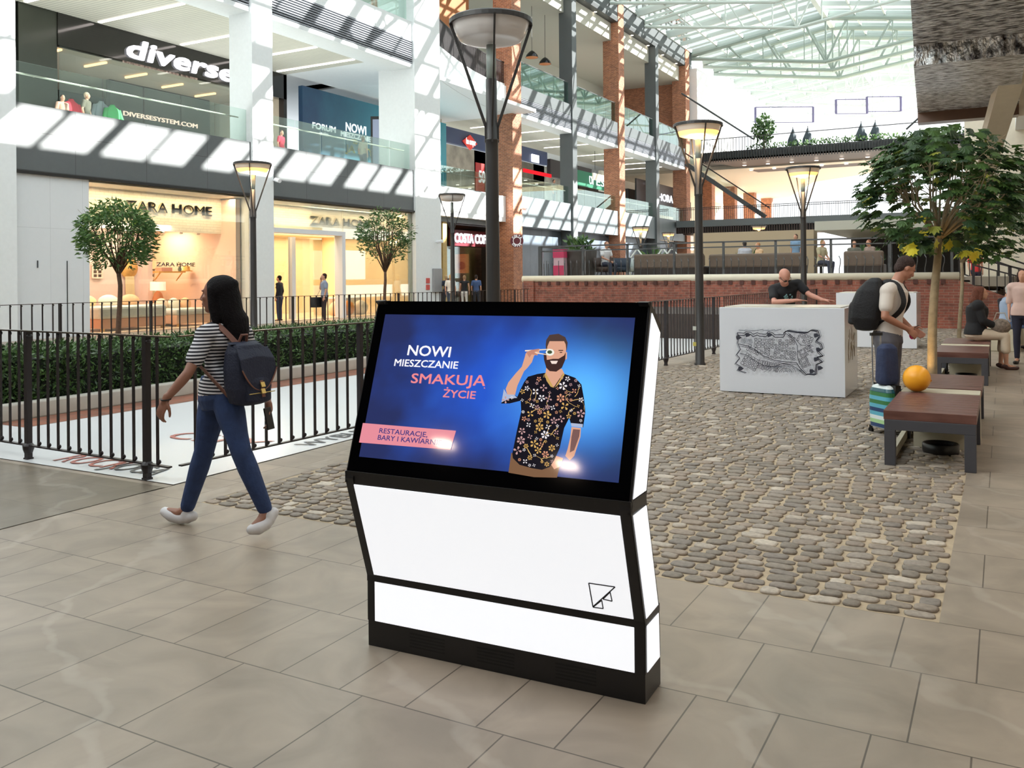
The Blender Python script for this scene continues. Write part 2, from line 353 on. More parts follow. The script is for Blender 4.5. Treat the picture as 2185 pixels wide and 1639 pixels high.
# panels with joints
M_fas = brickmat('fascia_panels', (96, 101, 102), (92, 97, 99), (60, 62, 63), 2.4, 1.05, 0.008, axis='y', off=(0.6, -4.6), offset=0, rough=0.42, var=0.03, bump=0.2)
fascia_band('wall_fascia_lower', XF-0.1, [(-25, 3.9)] + list(BAYS), 4.55, 6.4, M_fas)
fascia_band('wall_fascia_lower_lip', XF-0.04, list(BAYS), 4.5, 4.58, M_black, .4)
fascia_band('wall_fascia_upper', XF-0.12, [(-25, 3.9)] + list(BAYS), 12.2, 13.05, M_white)
def louvres(name, x, spans, z0, z1, n, groupm):
    b = MB()
    for (a, c) in spans:
        b.m = 1; b.box(x-.4, x-.15, a, c, z0, z1); b.m = 0
        for k in range(n):
            z = z0 + (z1-z0)*(k+.5)/n; h = (z1-z0)/n*.46
            b.box(x-.15, x, a, c, z-h/2, z+h/2)
    return struct(b, name, [M_louv, M_dark])
M_louv = mat('louvre_slat', (150, 154, 162), 0.4)
louvres('wall_louvre_band', XF-0.1, [(-25, 3.9)] + list(BAYS), 11.15, 12.2, 11, None)
# floors, soffits, walls behind
sl = MB(); sl.box(-40, XF-.45, -25, 35, 4.75, 6.3); struct(sl, 'floor_slab_first', M_white)
sl = MB(); sl.box(-40, XF-.5, -25, 35, 11.2, 12.9); struct(sl, 'floor_slab_second', M_white)
sf = MB(); sf.box(-24.3, XF-.1, -25, 34, 10.98, 11.15); struct(sf, 'ceiling_edge_soffit', M_white)
M_cpan = brickmat('ceiling_panels', (206, 204, 190), (202, 200, 187), (150, 148, 140), 30, 0.16, 0.012, axis='z', off=(0, 0), offset=0, rough=0.6, var=0.02, bump=0.2)
M_cpan2 = M_ceilg
cp = MB(); cp.box(XB, -24.3, -25, 31.0, 11.02, 11.18); struct(cp, 'ceiling_first_floor', M_cpan)
cp = MB(); cp.box(XB+.0, -24.3, 31.0, 35.0, 11.06, 11.18); struct(cp, 'ceiling_first_floor_plain', M_white)
# upper storey of the white part: pale wall + glass at top of picture
w3 = MB(); w3.box(-26.5, -26.3, -25, 34, 12.9, 19); struct(w3, 'wall_left_second_floor', mat('pale_mint_wall', (214, 226, 220), .6))
struct(MB().box(-26.5, -23.0, -25, 35, 18.6, 26), 'wall_left_top', M_white)
# outer mass behind the left shops (keeps the sky out)
struct(MB().box(-41, -40, -25, 35, 0, 12), 'wall_left_back', M_dark)
struct(MB().box(-41, 13, -26, -25, 0, 24), 'wall_back', M_white)
# glass balustrades on the first floor (white part)
def balustrade(label, x, y0, y1, z, h, hr, n, grp='glass balustrades along the upper walkways'):
    r = empty('glass_balustrade', (x, y0, z), label, 'balustrade', grp)
    for k in range(n):
        a, c = y0 + (y1-y0)*k/n + .02, y0 + (y1-y0)*(k+1)/n - .02
        MB().box(x-.01, x+.01, a, c, z, z+h).build('glass_panel', M_gl, r)
    b = MB(); b.tube([(x-.09, y0+.05, z+hr), (x-.09, y1-.3, z+hr)], .025); b.build('handrail', M_handr, r)
    for k in range(n):
        b = MB(); yy = y0 + (y1-y0)*(k+.5)/n; b.tube([(x-.01, yy, z+hr-.05), (x-.09, yy, z+hr-.02)], .012, 6); b.build('rail_bracket', M_handr, r)
    return r
balustrade('glass balustrade on the grey ledge below the large glowing white sign', XF-.3, 14.4, 22.95, 6.4, 1.15, .85, 6)
balustrade('glass balustrade on the grey ledge in front of the blue wall poster', XF-.3, 23.95, 32.8, 6.4, 1.15, .85, 6)
# ------------------------------------------------------------------ brick part: face plane x = -25
XR = -25.0
def bcol(y0, z0=0, z1=22.0, x0=-26.25): return struct(MB().box(x0, XR, y0, y0+1.1, z0, z1), 'column_brick', M_brick)
for y0 in (45.5, 62.0, 78.0): bcol(y0)
def scol(y0): return struct(MB().box(-25.95, XR, y0, y0+.7, 0, 20.6), 'column_steel', M_gray)
for y0 in (53.8, 70.1): scol(y0)
RB = ((46.6, 53.8), (54.5, 62.0), (63.1, 70.1), (70.8, 78.0))
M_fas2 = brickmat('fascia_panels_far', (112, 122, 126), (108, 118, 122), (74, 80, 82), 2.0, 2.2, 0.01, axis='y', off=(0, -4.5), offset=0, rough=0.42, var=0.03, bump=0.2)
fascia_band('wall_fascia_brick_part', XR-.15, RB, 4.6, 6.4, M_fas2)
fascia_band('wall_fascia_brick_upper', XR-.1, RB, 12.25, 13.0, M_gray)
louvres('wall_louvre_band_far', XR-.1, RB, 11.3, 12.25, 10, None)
struct(MB().box(-40, XR-.5, 34, 92, 4.8, 6.3), 'floor_slab_first_far', M_white)
struct(MB().box(-40, XR-.5, 34, 80, 11.35, 12.9), 'floor_slab_second_far', M_white)
b = MB(); b.box(-26.2, XR-.1, 46, 78, 11.1, 11.3); struct(b, 'ceiling_edge_soffit_far', M_white)
b = MB(); b.box(-31, -26.2, 34, 80, 11.2, 11.34); struct(b, 'ceiling_first_floor_far', M_ceilg)
# set-back bay by the coffee shop (px 940-1095): fascia at x=-26
fascia_band('wall_fascia_coffee_bay', -26.0, ((34.85, 45.5),), 4.55, 6.45, M_fas2)
# curved white parapet of the second floor between the two parts
b = MB(); pts = []
for k in range(15):
    t = k/14; pts.append((-23.4 - 2.0*math.sin(t*PI/2)**1.0*(1-.0*t), 34.85 + 10.7*t))
for (x0_, y0_), (x1_, y1_) in zip(pts[:-1], pts[1:]):
    b.hexa([(x0_-.3, y0_, 11.1), (x0_, y0_, 11.1), (x1_, y1_, 11.1), (x1_-.3, y1_, 11.1), (x0_-.3, y0_, 12.75), (x0_, y0_, 12.75), (x1_, y1_, 12.75), (x1_-.3, y1_, 12.75)])
struct(b, 'wall_curved_parapet', M_white)
struct(MB().box(-31, -23.7, 34.85, 46, 11.12, 11.3), 'ceiling_coffee_bay', M_white)
rl = empty('bar_railing', (-24, 35, 12.75), 'black bar railing on the curved white parapet at the second floor', 'railing')
b = MB()
for (p, q) in zip(pts[:-1], pts[1:]): b.bar((p[0]-.15, p[1], 14.15), (q[0]-.15, q[1], 14.15), .06, .06)
b.build('top_rail', M_iron, rl)
b = MB()
for k in range(88):
    t = k/88*14; i = int(t); f = t-i; x_, y_ = pts[i][0]+(pts[i+1][0]-pts[i][0])*f-.15, pts[i][1]+(pts[i+1][1]-pts[i][1])*f
    b.box(x_-.015, x_+.015, y_-.02, y_+.02, 12.75, 14.15)
o = b.build('baluster', M_iron, rl); o['kind'] = 'stuff'
# second floor interior in the brick part
struct(MB().box(-33, -32.8, 34, 80, 12.9, 20.6), 'wall_second_floor_back', M_ceilg)
b = MB(); b.box(-32.8, -32.6, 36, 50, 12.9, 17.2); b.box(-32.8, -31.5, 56.5, 57.5, 12.9, 19.5); b.box(-32.8, -32.6, 50, 58, 12.9, 16.5); struct(b, 'wall_second_floor_dark', M_dark)
struct(MB().box(-32.8, -32.6, 60, 80, 12.9, 16.3), 'wall_second_floor_brick', M_brick)
struct(MB().box(-30, -27.3, 34.85, 44.5, 14.9, 18.2), 'wall_orange_bulkhead', mat('orange_timber', (176, 112, 66), .5, var=.1))
struct(MB().box(-33, XR-.6, 34, 80, 19.2, 20.6), 'ceiling_second_floor', M_ceilg)
# third floor band with downlights and window frames
fascia_band('wall_fascia_top', XR-.02, ((46.6, 80.0),), 20.5, 20.8, M_dgray, .9)
fascia_band('wall_fascia_top_pale', XR-.05, ((46.6, 80.0),), 20.8, 22.4, M_gray, .3)
b = MB()
for k in range(24):
    yy = 46.6 + k*1.4; b.box(-25.2, -25.05, yy, yy+.1, 22.4, 24.3)
for z in (22.4, 23.3, 24.25): b.box(-25.22, -25.03, 46.6, 80, z, z+.12)
struct(b, 'window_1', M_dgray)
struct(MB().box(-30, -29.8, 34, 80, 20.6, 26), 'wall_third_floor_back', M_ceilg)
for k in range(9):
    o = MB(); o.cyl((-25.45, 48 + k*3.6, 20.485), .11, .012, 14); tag(o.build('downlight', M_down), 'round recessed downlight under the dark top ledge of the brick arcade', 'downlight', 'downlights under the top ledge')
# end return wall of the brick arcade and bright gable beyond
struct(MB().box(-33, XR-.3, 79.1, 79.5, 12.6, 24), 'wall_arcade_end', M_brick)
struct(MB().box(-33, -24.4, 79.5, 92, 12.6, 20.5), 'wall_gable_white', M_white)
# ------------------------------------------------------------------ right building mass: soffit above the camera, wall behind benches
struct(MB().box(0.4, 12, -25, 80, 6.6, 18.85), 'wall_right_mass', M_white)
struct(MB().box(0.35, 12, -25, 26, 5.56, 6.6), 'ceiling_right_plain', M_cream)
m = bpy.data.materials.new('rippled_mirror'); m.use_nodes = True; nt = m.node_tree; b = nt.nodes['Principled BSDF']
b.inputs['Metallic'].default_value = .6; b.inputs['Roughness'].default_value = .25
tc = N(nt, 'ShaderNodeNewGeometry'); mpn = N(nt, 'ShaderNodeMapping'); mpn.inputs['Scale'].default_value = (5.5, 15, 3); nt.links.new(tc.outputs['Position'], mpn.inputs[0])
n1 = N(nt, 'ShaderNodeTexNoise'); n1.inputs['Scale'].default_value = 1.4; n1.inputs['Detail'].default_value = 4; nt.links.new(mpn.outputs[0], n1.inputs['Vector'])
bp = N(nt, 'ShaderNodeBump'); bp.inputs['Strength'].default_value = 1.0; bp.inputs['Distance'].default_value = .35; nt.links.new(n1.outputs['Fac'], bp.inputs['Height']); nt.links.new(bp.outputs[0], b.inputs['Normal'])
cr = N(nt, 'ShaderNodeValToRGB'); e = cr.color_ramp.elements; e[0].position = .38; e[0].color = lin((70, 66, 68)); e[1].position = .58; e[1].color = lin((250, 252, 255))  # noise colour varies the panel finish and paints in bright and dark reflections
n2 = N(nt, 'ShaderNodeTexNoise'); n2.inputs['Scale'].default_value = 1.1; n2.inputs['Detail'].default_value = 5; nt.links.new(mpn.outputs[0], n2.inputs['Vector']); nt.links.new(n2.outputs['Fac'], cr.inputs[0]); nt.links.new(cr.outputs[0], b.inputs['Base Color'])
M_rip = m
def wedge(y0, y1, z0, z1):
    ex = lambda y: -1.06 - (y-12.8)*.068
    return MB().hexa([(ex(y0), y0, z0), (.35, y0, z0), (.35, y1, z1), (ex(y1), y1, z1), (ex(y0), y0, 6.6), (.35, y0, 6.6), (.35, y1, 6.6), (ex(y1), y1, 6.6)])
struct(wedge(-2, 17.2, 5.2, 5.6), 'ceiling_rippled_panel', M_rip)
struct(wedge(17.2, 24.4, 5.25, 5.6), 'ceiling_rippled_panel_far', M_rip)
struct(wedge(24.4, 26.5, 5.35, 5.6), 'ceiling_rippled_panel_end', mat('bronze_edge', (110, 84, 70), .4))
area('corridor_fill_light', (2.6, 9, 5.5), 1.2, 260, (1, .95, .88), (0, 0, 0), 26)  # added fill light, brightens the floor on the right; no visible fixture
# pillars, beams and shop wall of the right side
b = MB(); b.box(1.1, 1.6, 26.5, 27.1, 0, 6.0); struct(b, 'column_right', M_cream)
b = MB(); b.box(2.6, 3.1, 12, 12.5, 0, 6.0); b.box(2.6, 3.1, 20, 20.5, 0, 6.0); struct(b, 'column_right_inner', M_cream)
struct(MB().bar((-.9, 30, 3.2), (.5, 18, 6.4), .45, .4), 'wall_right_brace', M_cream)
struct(MB().box(5.5, 6, -25, 60, 0, 6), 'wall_right', M_cream)
b = MB(); b.box(-1.2, 8, 36, 36.4, 0, 9); struct(b, 'wall_right_end', M_cream)
# ------------------------------------------------------------------ roof
b = MB()
XL_, XM_, XP_, ZE, ZP, ZA = -25.0, -13.2, -1.4, 21.8, 23.6, 19.75
def tru(y, g=1.0):
    top = [(XL_, y, ZE), (XM_-.3, y, ZP), (XP_, y, ZE)]; bot = [(XL_, y, 21.5), (XM_, y, ZA), (XP_, y, 21.5)]
    t = MB(); t.tube([top[0], top[1]], .15*g, 8); t.tube([top[1], top[2]], .15*g, 8); t.tube([bot[0], bot[1]], .12*g, 8); t.tube([bot[1], bot[2]], .12*g, 8)
    for f in (.28, .55, .85):
        for s in (-1, 1):
            xt = XM_ + s*(11.8)*(1-f); zt = ZE + (ZP-ZE)*f
            fb = f+.12 if f < .8 else 1.0; xb = XM_ + s*11.8*(1-fb); zb = 21.5 + (ZA-21.5)*fb
            t.tube([(xt, y, zt), (xb, y, zb)], .07*g, 6)
            xb = XM_ + s*11.8*(1-f); t.tube([(xt, y, zt), (xb, y, 21.5+(ZA-21.5)*f)], .05, 6)
    t.tube([(XM_, y, ZP), (XM_, y, ZA)], .08, 6)
    return t
for y in [2.9 + 7.2*k for k in range(10)] + [79.9, 83.5, 87.1, 95, 103, 111]:
    t = tru(y, 1.5 if y in (79.9, 83.5, 87.1) else 1.0); struct(t, 'roof_truss', M_steeld if y in (79.9, 83.5, 87.1) else M_steelw)
i = 0
pl = MB()
for f in (0, .2, .4, .6, .8, 1.0):
    for s in (-1, 1):
        x_ = XM_ + s*11.8*(1-f); z_ = ZE + (ZP-ZE)*f + .2; pl.box(x_-.06, x_+.06, 0, 114, z_, z_+.2)
y = 1.1
while y < 112:
    for s in (-1, 1): pl.bar((XM_ + s*11.8, y, ZE+.32), (XM_, y, ZP+.32), (.2, .08, .14, .08)[i % 4], (.6, .2, .35, .12)[i % 4])
    pl.bar((-1.4, y, 22.0), (9, y, 22.0), (.2, .08, .14, .08)[i % 4], (.6, .2, .35, .12)[i % 4])
    i += 1; y += 1.8
pl.box(-1.5, -1.3, 0, 114, 21.6, 22.4); pl.box(XM_-.2, XM_+.2, 0, 114, ZP-.1, ZP+.68)
for x_ in (1.2, 3.8, 6.4): pl.box(x_-.05, x_+.05, 0, 114, 21.9, 22.1)
struct(pl, 'roof_glazing_bars', M_steelw)
g_ = MB(); g_.add([(XL_, 0, ZE+.45), (XM_, 0, ZP+.45), (XM_, 114, ZP+.45), (XL_, 114, ZE+.45)], [(0, 1, 2, 3)]); g_.add([(XM_, 0, ZP+.45), (XP_, 0, ZE+.45), (XP_, 114, ZE+.45), (XM_, 114, ZP+.45)], [(0, 1, 2, 3)])
struct(g_, 'roof_glass', M_roofgl)
b = MB(); b.tube([(-24.9, 46, 24.6), (-24.9, 114, 24.6)], .22, 10); struct(b, 'roof_gutter_pipe', M_steelw)
# ------------------------------------------------------------------ lit display stand with a screen
M_kblk = mat('display_black', (22, 21, 23), 0.33, bump=.05, bs=300)
M_kwhite = mat('lit_acrylic', (238, 240, 242), 0.35, emit=.68, ec=(238, 241, 247))
M_kglass = mat('screen_glass', (5, 5, 7), 0.04, spec=0.5)
KO = Vector((-1.18, 3.137, 0)); KL = Vector((-.9992, -.040, 0)); KB = Vector((-.040, .9992, 0)); KW = 1.255
def KP(u, p, z): return KO + KL*u + KB*p + Vector((0, 0, z))
kio = empty('display_stand', KP(KW/2, .09, 0), 'large black and white lit information stand with a slanted screen on the stone tiles', 'information display')
prof = [(0, 0), (0, .30), (-.152, .76), (.10, 1.497), (.237, 1.40), (.03, .76), (.178, .305), (.19, 0)]
b = MB(); b.hexa([KP(KW, 0, 0), KP(0, 0, 0), KP(0, .19, 0), KP(KW, .19, 0), KP(KW, 0, .112), KP(0, 0, .112), KP(0, .19, .112), KP(KW, .19, .112)]); b.build('base', M_kblk, kio, .002)
b = MB(); e = .006
pr = [(e, .112), (e, .30), (-.152+e, .76), (.10, 1.49), (.232, 1.395), (.03-e, .76), (.178-e, .305), (.184, .112)]
b.loft([[KP(u, p, z) for p, z in pr] for u in (e, KW-e)]); o = b.build('body', M_kblk, kio)
def fbar(pa, pb, w=.042, t=.012, ends=True):
    """frame bar along the width at profile point"""
# frame: edges at each end (front and back) and cross bars
fr = MB(); bw = .040
for u0, u1 in ((0, bw), (KW-bw, KW)):
    for (a, c) in (((0, .112), (0, .30)), ((0, .30), (-.152, .76)), ((-.152, .76), (.10, 1.497))):
        fr.hexa([KP(u0, a[0]-.003, a[1]), KP(u1, a[0]-.003, a[1]), KP(u1, a[0]+.03, a[1]), KP(u0, a[0]+.03, a[1]), KP(u0, c[0]-.003, c[1]), KP(u1, c[0]-.003, c[1]), KP(u1, c[0]+.03, c[1]), KP(u0, c[0]+.03, c[1])])
    for (a, c) in (((.19, .112), (.178, .305)), ((.178, .305), (.03, .76)), ((.03, .76), (.237, 1.40))):
        fr.hexa([KP(u0, a[0]-.02, a[1]), KP(u1, a[0]-.02, a[1]), KP(u1, a[0]+.003, a[1]), KP(u0, a[0]+.003, a[1]), KP(u0, c[0]-.02, c[1]), KP(u1, c[0]-.02, c[1]), KP(u1, c[0]+.003, c[1]), KP(u0, c[0]+.003, c[1])])
    fr.hexa([KP(u0, .07, 1.497), KP(u1, .07, 1.497), KP(u1, .21, 1.38), KP(u0, .21, 1.38), KP(u0, .10, 1.50), KP(u1, .10, 1.50), KP(u1, .24, 1.403), KP(u0, .24, 1.403)])
for (p, z, q, h) in ((0, .283, 0, .318), (-.140, .735, -.146, .79)):
    fr.hexa([KP(0, p-.006, z), KP(KW, p-.006, z), KP(KW, p+.03, z), KP(0, p+.03, z), KP(0, q-.006, h), KP(KW, q-.006, h), KP(KW, q+.03, h), KP(0, q+.03, h)])
for u0, u1 in ((-.002, .01), (KW-.01, KW+.002)):       # cross bars on the two ends
    for (pa, za, pb, zb, h) in ((0, .30, .18, .305, .032), (-.152, .765, .03, .765, .045)):
        fr.hexa([KP(u0, pa, za-h/2), KP(u1, pa, za-h/2), KP(u1, pb, zb-h/2), KP(u0, pb, zb-h/2), KP(u0, pa, za+h/2), KP(u1, pa, za+h/2), KP(u1, pb, zb+h/2), KP(u0, pb, zb+h/2)])
    for (a, c, w0) in (((0, .112), (0, .30), .016), ((0, .30), (-.152, .76), .016), ((-.152, .76), (.10, 1.497), .02)):
        fr.hexa([KP(u0, a[0], a[1]), KP(u1, a[0], a[1]), KP(u1, a[0]+w0, a[1]), KP(u0, a[0]+w0, a[1]), KP(u0, c[0], c[1]), KP(u1, c[0], c[1]), KP(u1, c[0]+w0, c[1]), KP(u0, c[0]+w0, c[1])])
fixn(fr.build('frame', M_kblk, kio))
def kpanel(name, pts, lab):
    p = [Vector(q) for q in pts]; n = (p[1]-p[0]).cross(p[3]-p[0]).normalized(); b = MB(); b.hexa([q - n*.001 for q in p] + [q + n*.003 for q in p]); o = fixn(b.build(name, M_kwhite, kio)); o['label'] = lab; return o
m_ = .040
def fp(z):   # front profile p at height z
    return 0 if z <= .3 else (-.152*(z-.3)/.46)
kpanel('front_panel', [KP(KW-m_, -.0035, .114), KP(m_, -.0035, .114), KP(m_, -.0035, .284), KP(KW-m_, -.0035, .284)], 'low glowing white front panel')
mp_ = kpanel('front_panel', [KP(KW-m_, fp(.317)-.0035, .317), KP(m_, fp(.317)-.0035, .317), KP(m_, fp(.735)-.0035, .735), KP(KW-m_, fp(.735)-.0035, .735)], 'tall slanting glowing white front panel')
for u, nm in ((-.0015, 'end_panel'), (KW+.0015, 'end_panel')):
    for q in ([(.017, .114), (.170, .114), (.160, .288), (.016, .288)], [(.010, .318), (.155, .322), (.022, .738), (-.128, .735)], [(-.128, .795), (.020, .795), (.212, 1.372), (.112, 1.455)]):
        kpanel(nm, [KP(u, a, z) for a, z in q], 'glowing white end panel')
# triangular mark on the slanting panel
b = MB()
def tri(px, py):
    a_ = KP(0, -.0035, .3); n_ = Vector(KL).cross(KP(0, -.1555, .76) - a_).normalized(); r = ray(px, py); o = Vector((0, 0, EYE)); t = (a_-o).dot(n_)/r.dot(n_); return o + r*t
M_mark = mat('mark_ink', (36, 38, 46), .4)
nrm = Vector(KL).cross(KP(0, -.1555, .76) - KP(0, -.0035, .3)).normalized()
if nrm.y > 0: nrm = -nrm
def stroke(b, pts, w, off=.004, closed=True):
    P = [tri(*p) + nrm*off for p in pts]; n = len(P)
    for i in range(n if closed else n-1):
        b.bar(P[i], P[(i+1) % n], w, .001, up=nrm)
S_ = lambda x, y: (720 + x/3.035, 1020 + y/3.035)
stroke(b, [S_(1630, 677), S_(1800, 702), S_(1657, 830)], .0045)
stroke(b, [S_(1768, 735), S_(1781, 794), S_(1722, 781)], .0042)
stroke(b, [S_(1714, 788), S_(1723, 842), S_(1657, 833)], .0042)
fixn(b.build('triangle_mark', M_mark, kio))
# ventilation slots in the base
for cx in (1.255-.30, .63, .30-.02):
    b = MB()
    for k in range(5):
        z = .030 + k*.0135; b.hexa([KP(cx+.085, -.0015, z), KP(cx-.085, -.0015, z), KP(cx-.085, .004, z), KP(cx+.085, .004, z), KP(cx+.085, -.0015, z+.006), KP(cx-.085, -.0015, z+.006), KP(cx-.085, .004, z+.006), KP(cx+.085, .004, z+.006)])
    b.build('vent', mat('vent_dark', (6, 6, 7), .6), kio)
# screen
A0 = KP(0, -.152, .76); FU = (KP(0, .10, 1.497) - A0); FH = FU.length; FU.normalize(); FN = KL.cross(FU).normalized()
if FN.y > 0: FN = -FN
def SC(px, py, off=0.0):
    r = ray(px, py); o = Vector((0, 0, EYE)); a = A0 + FN*.0045; t = (a-o).dot(FN)/r.dot(FN); return o + r*t + FN*off
gl = MB(); q = [A0+KL*(KW-.006)+FU*.02, A0+KL*.006+FU*.02, A0+KL*.006+FU*(FH-.003), A0+KL*(KW-.006)+FU*(FH-.003)]
gl.hexa([p_ + FN*.001 for p_ in q] + [p_ + FN*.0045 for p_ in q]); scr = fixn(gl.build('screen', M_kglass, kio))
def emis(name, c, s=1.0, gloss=True):
    if name in _M: return _M[name]
    m = mat(name, (2, 2, 2), .05, emit=s, ec=c); return m
uL, uR, t0_, t1_ = KW-.052, .052, .118*FH, .918*FH
b = MB(); nx, ny = 56, 32; cols = []
random.seed(3)
from mathutils import noise
for j in range(ny+1):
    for i in range(nx+1):
        a_, c_ = i/nx, j/ny; b.v.append(tuple(A0 + KL*(uL+(uR-uL)*a_) + FU*(t0_+(t1_-t0_)*c_) + FN*.0050))
        d1 = math.hypot((a_-.83)*1.5, (c_-.50)*1.15); d2 = math.hypot((a_-.52)*1.3, (c_-.55)*.9)
        g1 = math.exp(-(d1/.30)**2); g2 = math.exp(-(d2/.36)**2); nz = noise.fractal(Vector((a_*5, c_*3.2, 1.7)), 1.0, 2.0, 4)*.5
        base = Vector((.020, .028, .10)); mid = Vector((.020, .085, .50)); lit = Vector((.10, .42, .90))
        col = base.lerp(mid, max(0, min(1, g2*1.25+g1+nz*.6))); col = col.lerp(lit, max(0, min(1, g1*1.05+nz*.25*g2)))
        if c_ > .85 and a_ > .9: col = col.lerp(base, min(1, (c_-.85)*6*(a_-.88)*8))
        cols.append((col.x, col.y, col.z, 1))
for j in range(ny):
    for i in range(nx): k = j*(nx+1)+i; b.f.append((k, k+1, k+nx+2, k+nx+1)); b.mi.append(0); b.sm.append(False)
m = mat('screen_picture', (2, 2, 2), .06, emit=1.0); nt = m.node_tree
at = N(nt, 'ShaderNodeAttribute', attribute_name='Col'); nt.links.new(at.outputs['Color'], nt.nodes['Principled BSDF'].inputs['Emission Color'])
pic = b.build('picture', m, scr)
ca = pic.data.color_attributes.new('Col', 'FLOAT_COLOR', 'POINT')
for i, c in enumerate(cols): ca.data[i].color = c
def art(name, polys, c, off, s=.9, conv=None, parent=None):
    if len(polys) > 1 and name in ('picture_skin', 'picture_cuffs', 'picture_mouth_ring', 'picture_face'):
        for q in polys: art(name, [q], c, off, s, conv, parent)
        return
    conv = conv or (lambda x, y: (x, y)); b = MB()
    for p in polys:
        P = [SC(*conv(*q), off=.0006+off*.00035) for q in p]
        bm_n = len(P); o = len(b.v); b.v += [tuple(v) for v in P]; b.f.append(tuple(range(o, o+bm_n))); b.mi.append(0); b.sm.append(False)
    m = emis('screen_%d_%d_%d' % tuple(c), c, s); o = b.build(name, m, parent or scr)
    bm = bmesh.new(); bm.from_mesh(o.data); bmesh.ops.triangulate(bm, faces=bm.faces, ngon_method='EAR_CLIP')
    for f in bm.faces:
        if f.normal.dot(FN) < 0: f.normal_flip()
    bm.to_mesh(o.data); bm.free(); return o
C4 = lambda x, y: (1040 + x/4.203, 640 + y/4.203)
C5 = lambda x, y: (720 + x/3.035, 640 + y/3.035)
tex_ = []
skin = (214, 160, 134)
shirt = [(520,655),(450,665),(365,690),(330,740),(300,800),(270,870),(240,850),(175,850),(140,880),(125,930),(200,930),(300,905),(305,1000),(265,1180),(225,1380),(230,1420),(290,1480),(400,1510),(490,1525),(560,1500),(600,1440),(650,1330),(690,1150),(735,1060),(755,1130),(860,1145),(880,1010),(870,900),(845,760),(790,700),(680,660),(600,780),(560,770)]
art('picture_trousers', [[(215,1370),(190,1550),(420,1590),(625,1595),(655,1470),(640,1400),(500,1520)]], (122, 90, 66), 1, conv=C4)
art('picture_skin', [[(165,800),(190,740),(255,660),(310,600),(335,520),(345,480),(400,455),(470,440),(465,480),(420,500),(400,560),(360,610),(330,640),(270,770),(245,870),(180,850)],
    [(560,1460),(600,1520),(660,1490),(680,1420),(620,1400),(580,1420)], [(755,1140),(840,1150),(835,1230),(780,1400),(740,1440),(700,1400),(720,1340),(745,1230)],
    [(530,600),(670,620),(690,660),(600,790),(560,760),(520,680)]], skin, 2, conv=C4)
art('picture_tattoo', [[(770,1160),(832,1165),(825,1225),(780,1350),(740,1370),(755,1230)]], (120, 88, 84), 3, conv=C4)
art('picture_shirt', [shirt], (24, 22, 30), 3, conv=C4)
art('picture_cuffs', [[(150,800),(128,920),(200,885),(270,880),(240,850),(180,850)], [(750,1105),(858,1115),(855,1145),(755,1135)]], (168, 178, 205), 4, conv=C4)
art('picture_face', [[(535,400),(528,480),(520,560),(560,625),(640,620),(680,560),(705,480),(712,380),(650,350),(560,355)], [(700,470),(716,470),(714,530),(698,540)]], skin, 4, conv=C4)
art('picture_hair', [[(525,400),(530,360),(560,315),(640,305),(700,335),(722,385),(712,470),(704,400),(690,372),(560,372),(540,420),(535,470),(527,470)]], (78, 60, 56), 5, conv=C4)
art('picture_beard', [[(505,480),(530,480),(535,540),(590,530),(640,530),(690,500),(705,470),(700,540),(670,610),(620,645),(560,640),(530,610),(510,540)]], (62, 42, 40), 5, conv=C4)
art('picture_smile', [[(565,548),(635,548),(620,575),(580,575)]], (235, 215, 205), 6, conv=C4)
art('picture_mouth_ring', [[(560,540),(640,540),(640,548),(560,548)], [(640,450),(682,450),(682,458),(640,458)], [(650,468),(675,468),(672,476),(652,476)]], (60, 38, 38), 6, conv=C4)
art('picture_chopsticks', [[(340,452),(560,440),(590,446),(590,452),(560,448),(340,464)], [(430,470),(540,490),(540,497),(430,480)]], (236, 214, 190), 6, conv=C4)
ring = lambda cx, cy, rx, ry, n=20: [(cx+rx*math.cos(2*PI*k/n), cy+ry*math.sin(2*PI*k/n)) for k in range(n)]
art('picture_sushi', [ring(564, 472, 38, 30)], (232, 232, 220), 7, conv=C4); art('picture_sushi_core', [ring(562, 470, 22, 16)], (70, 84, 60), 8, conv=C4)
art('picture_fingers', [[(350,470),(400,450),(465,440),(470,452),(420,470),(455,490),(450,500),(400,490),(380,520)]], (190, 132, 112), 7, conv=C4)
art('picture_collar', [[(515,670),(525,655),(560,720),(600,790),(570,780),(535,730)], [(685,655),(695,672),(640,760),(605,790),(650,720)]], (196, 158, 92), 8, conv=C4)
def inside(p, poly):
    x, y = p; r = False; n = len(poly)
    for i in range(n):
        x1, y1 = poly[i]; x2, y2 = poly[(i+1) % n]
        if (y1 > y) != (y2 > y) and x < (x2-x1)*(y-y1)/(y2-y1)+x1: r = not r
    return r
random.seed(11); fl_ = {0: [], 1: [], 2: [], 3: []}; cen = []
def flower(cx, cy, r, n=5, rot=0):
    return [[(cx + math.cos(rot+2*PI*k/n)*r*.15, cy + math.sin(rot+2*PI*k/n)*r*.15), (cx+math.cos(rot+2*PI*k/n-.35)*r*.8, cy+math.sin(rot+2*PI*k/n-.35)*r*.8), (cx+math.cos(rot+2*PI*k/n)*r, cy+math.sin(rot+2*PI*k/n)*r), (cx+math.cos(rot+2*PI*k/n+.35)*r*.8, cy+math.sin(rot+2*PI*k/n+.35)*r*.8)] for k in range(n)]
for _ in range(900):
    p = (random.uniform(130, 880), random.uniform(660, 1520)); r = random.choice((14, 22, 30, 36))
    if all(inside((p[0]+dx*r*.9, p[1]+dy*r*.9), shirt) for dx, dy in ((1, 0), (-1, 0), (0, 1), (0, -1))) and all(math.hypot(p[0]-q[0], p[1]-q[1]) > (r+q[2])*1.02 for q in cen):
        cen.append((p[0], p[1], r)); fl_[random.choice((0, 0, 1, 2, 3))] += flower(p[0], p[1], r*1.1, random.choice((4, 5, 6)), random.random()*3)
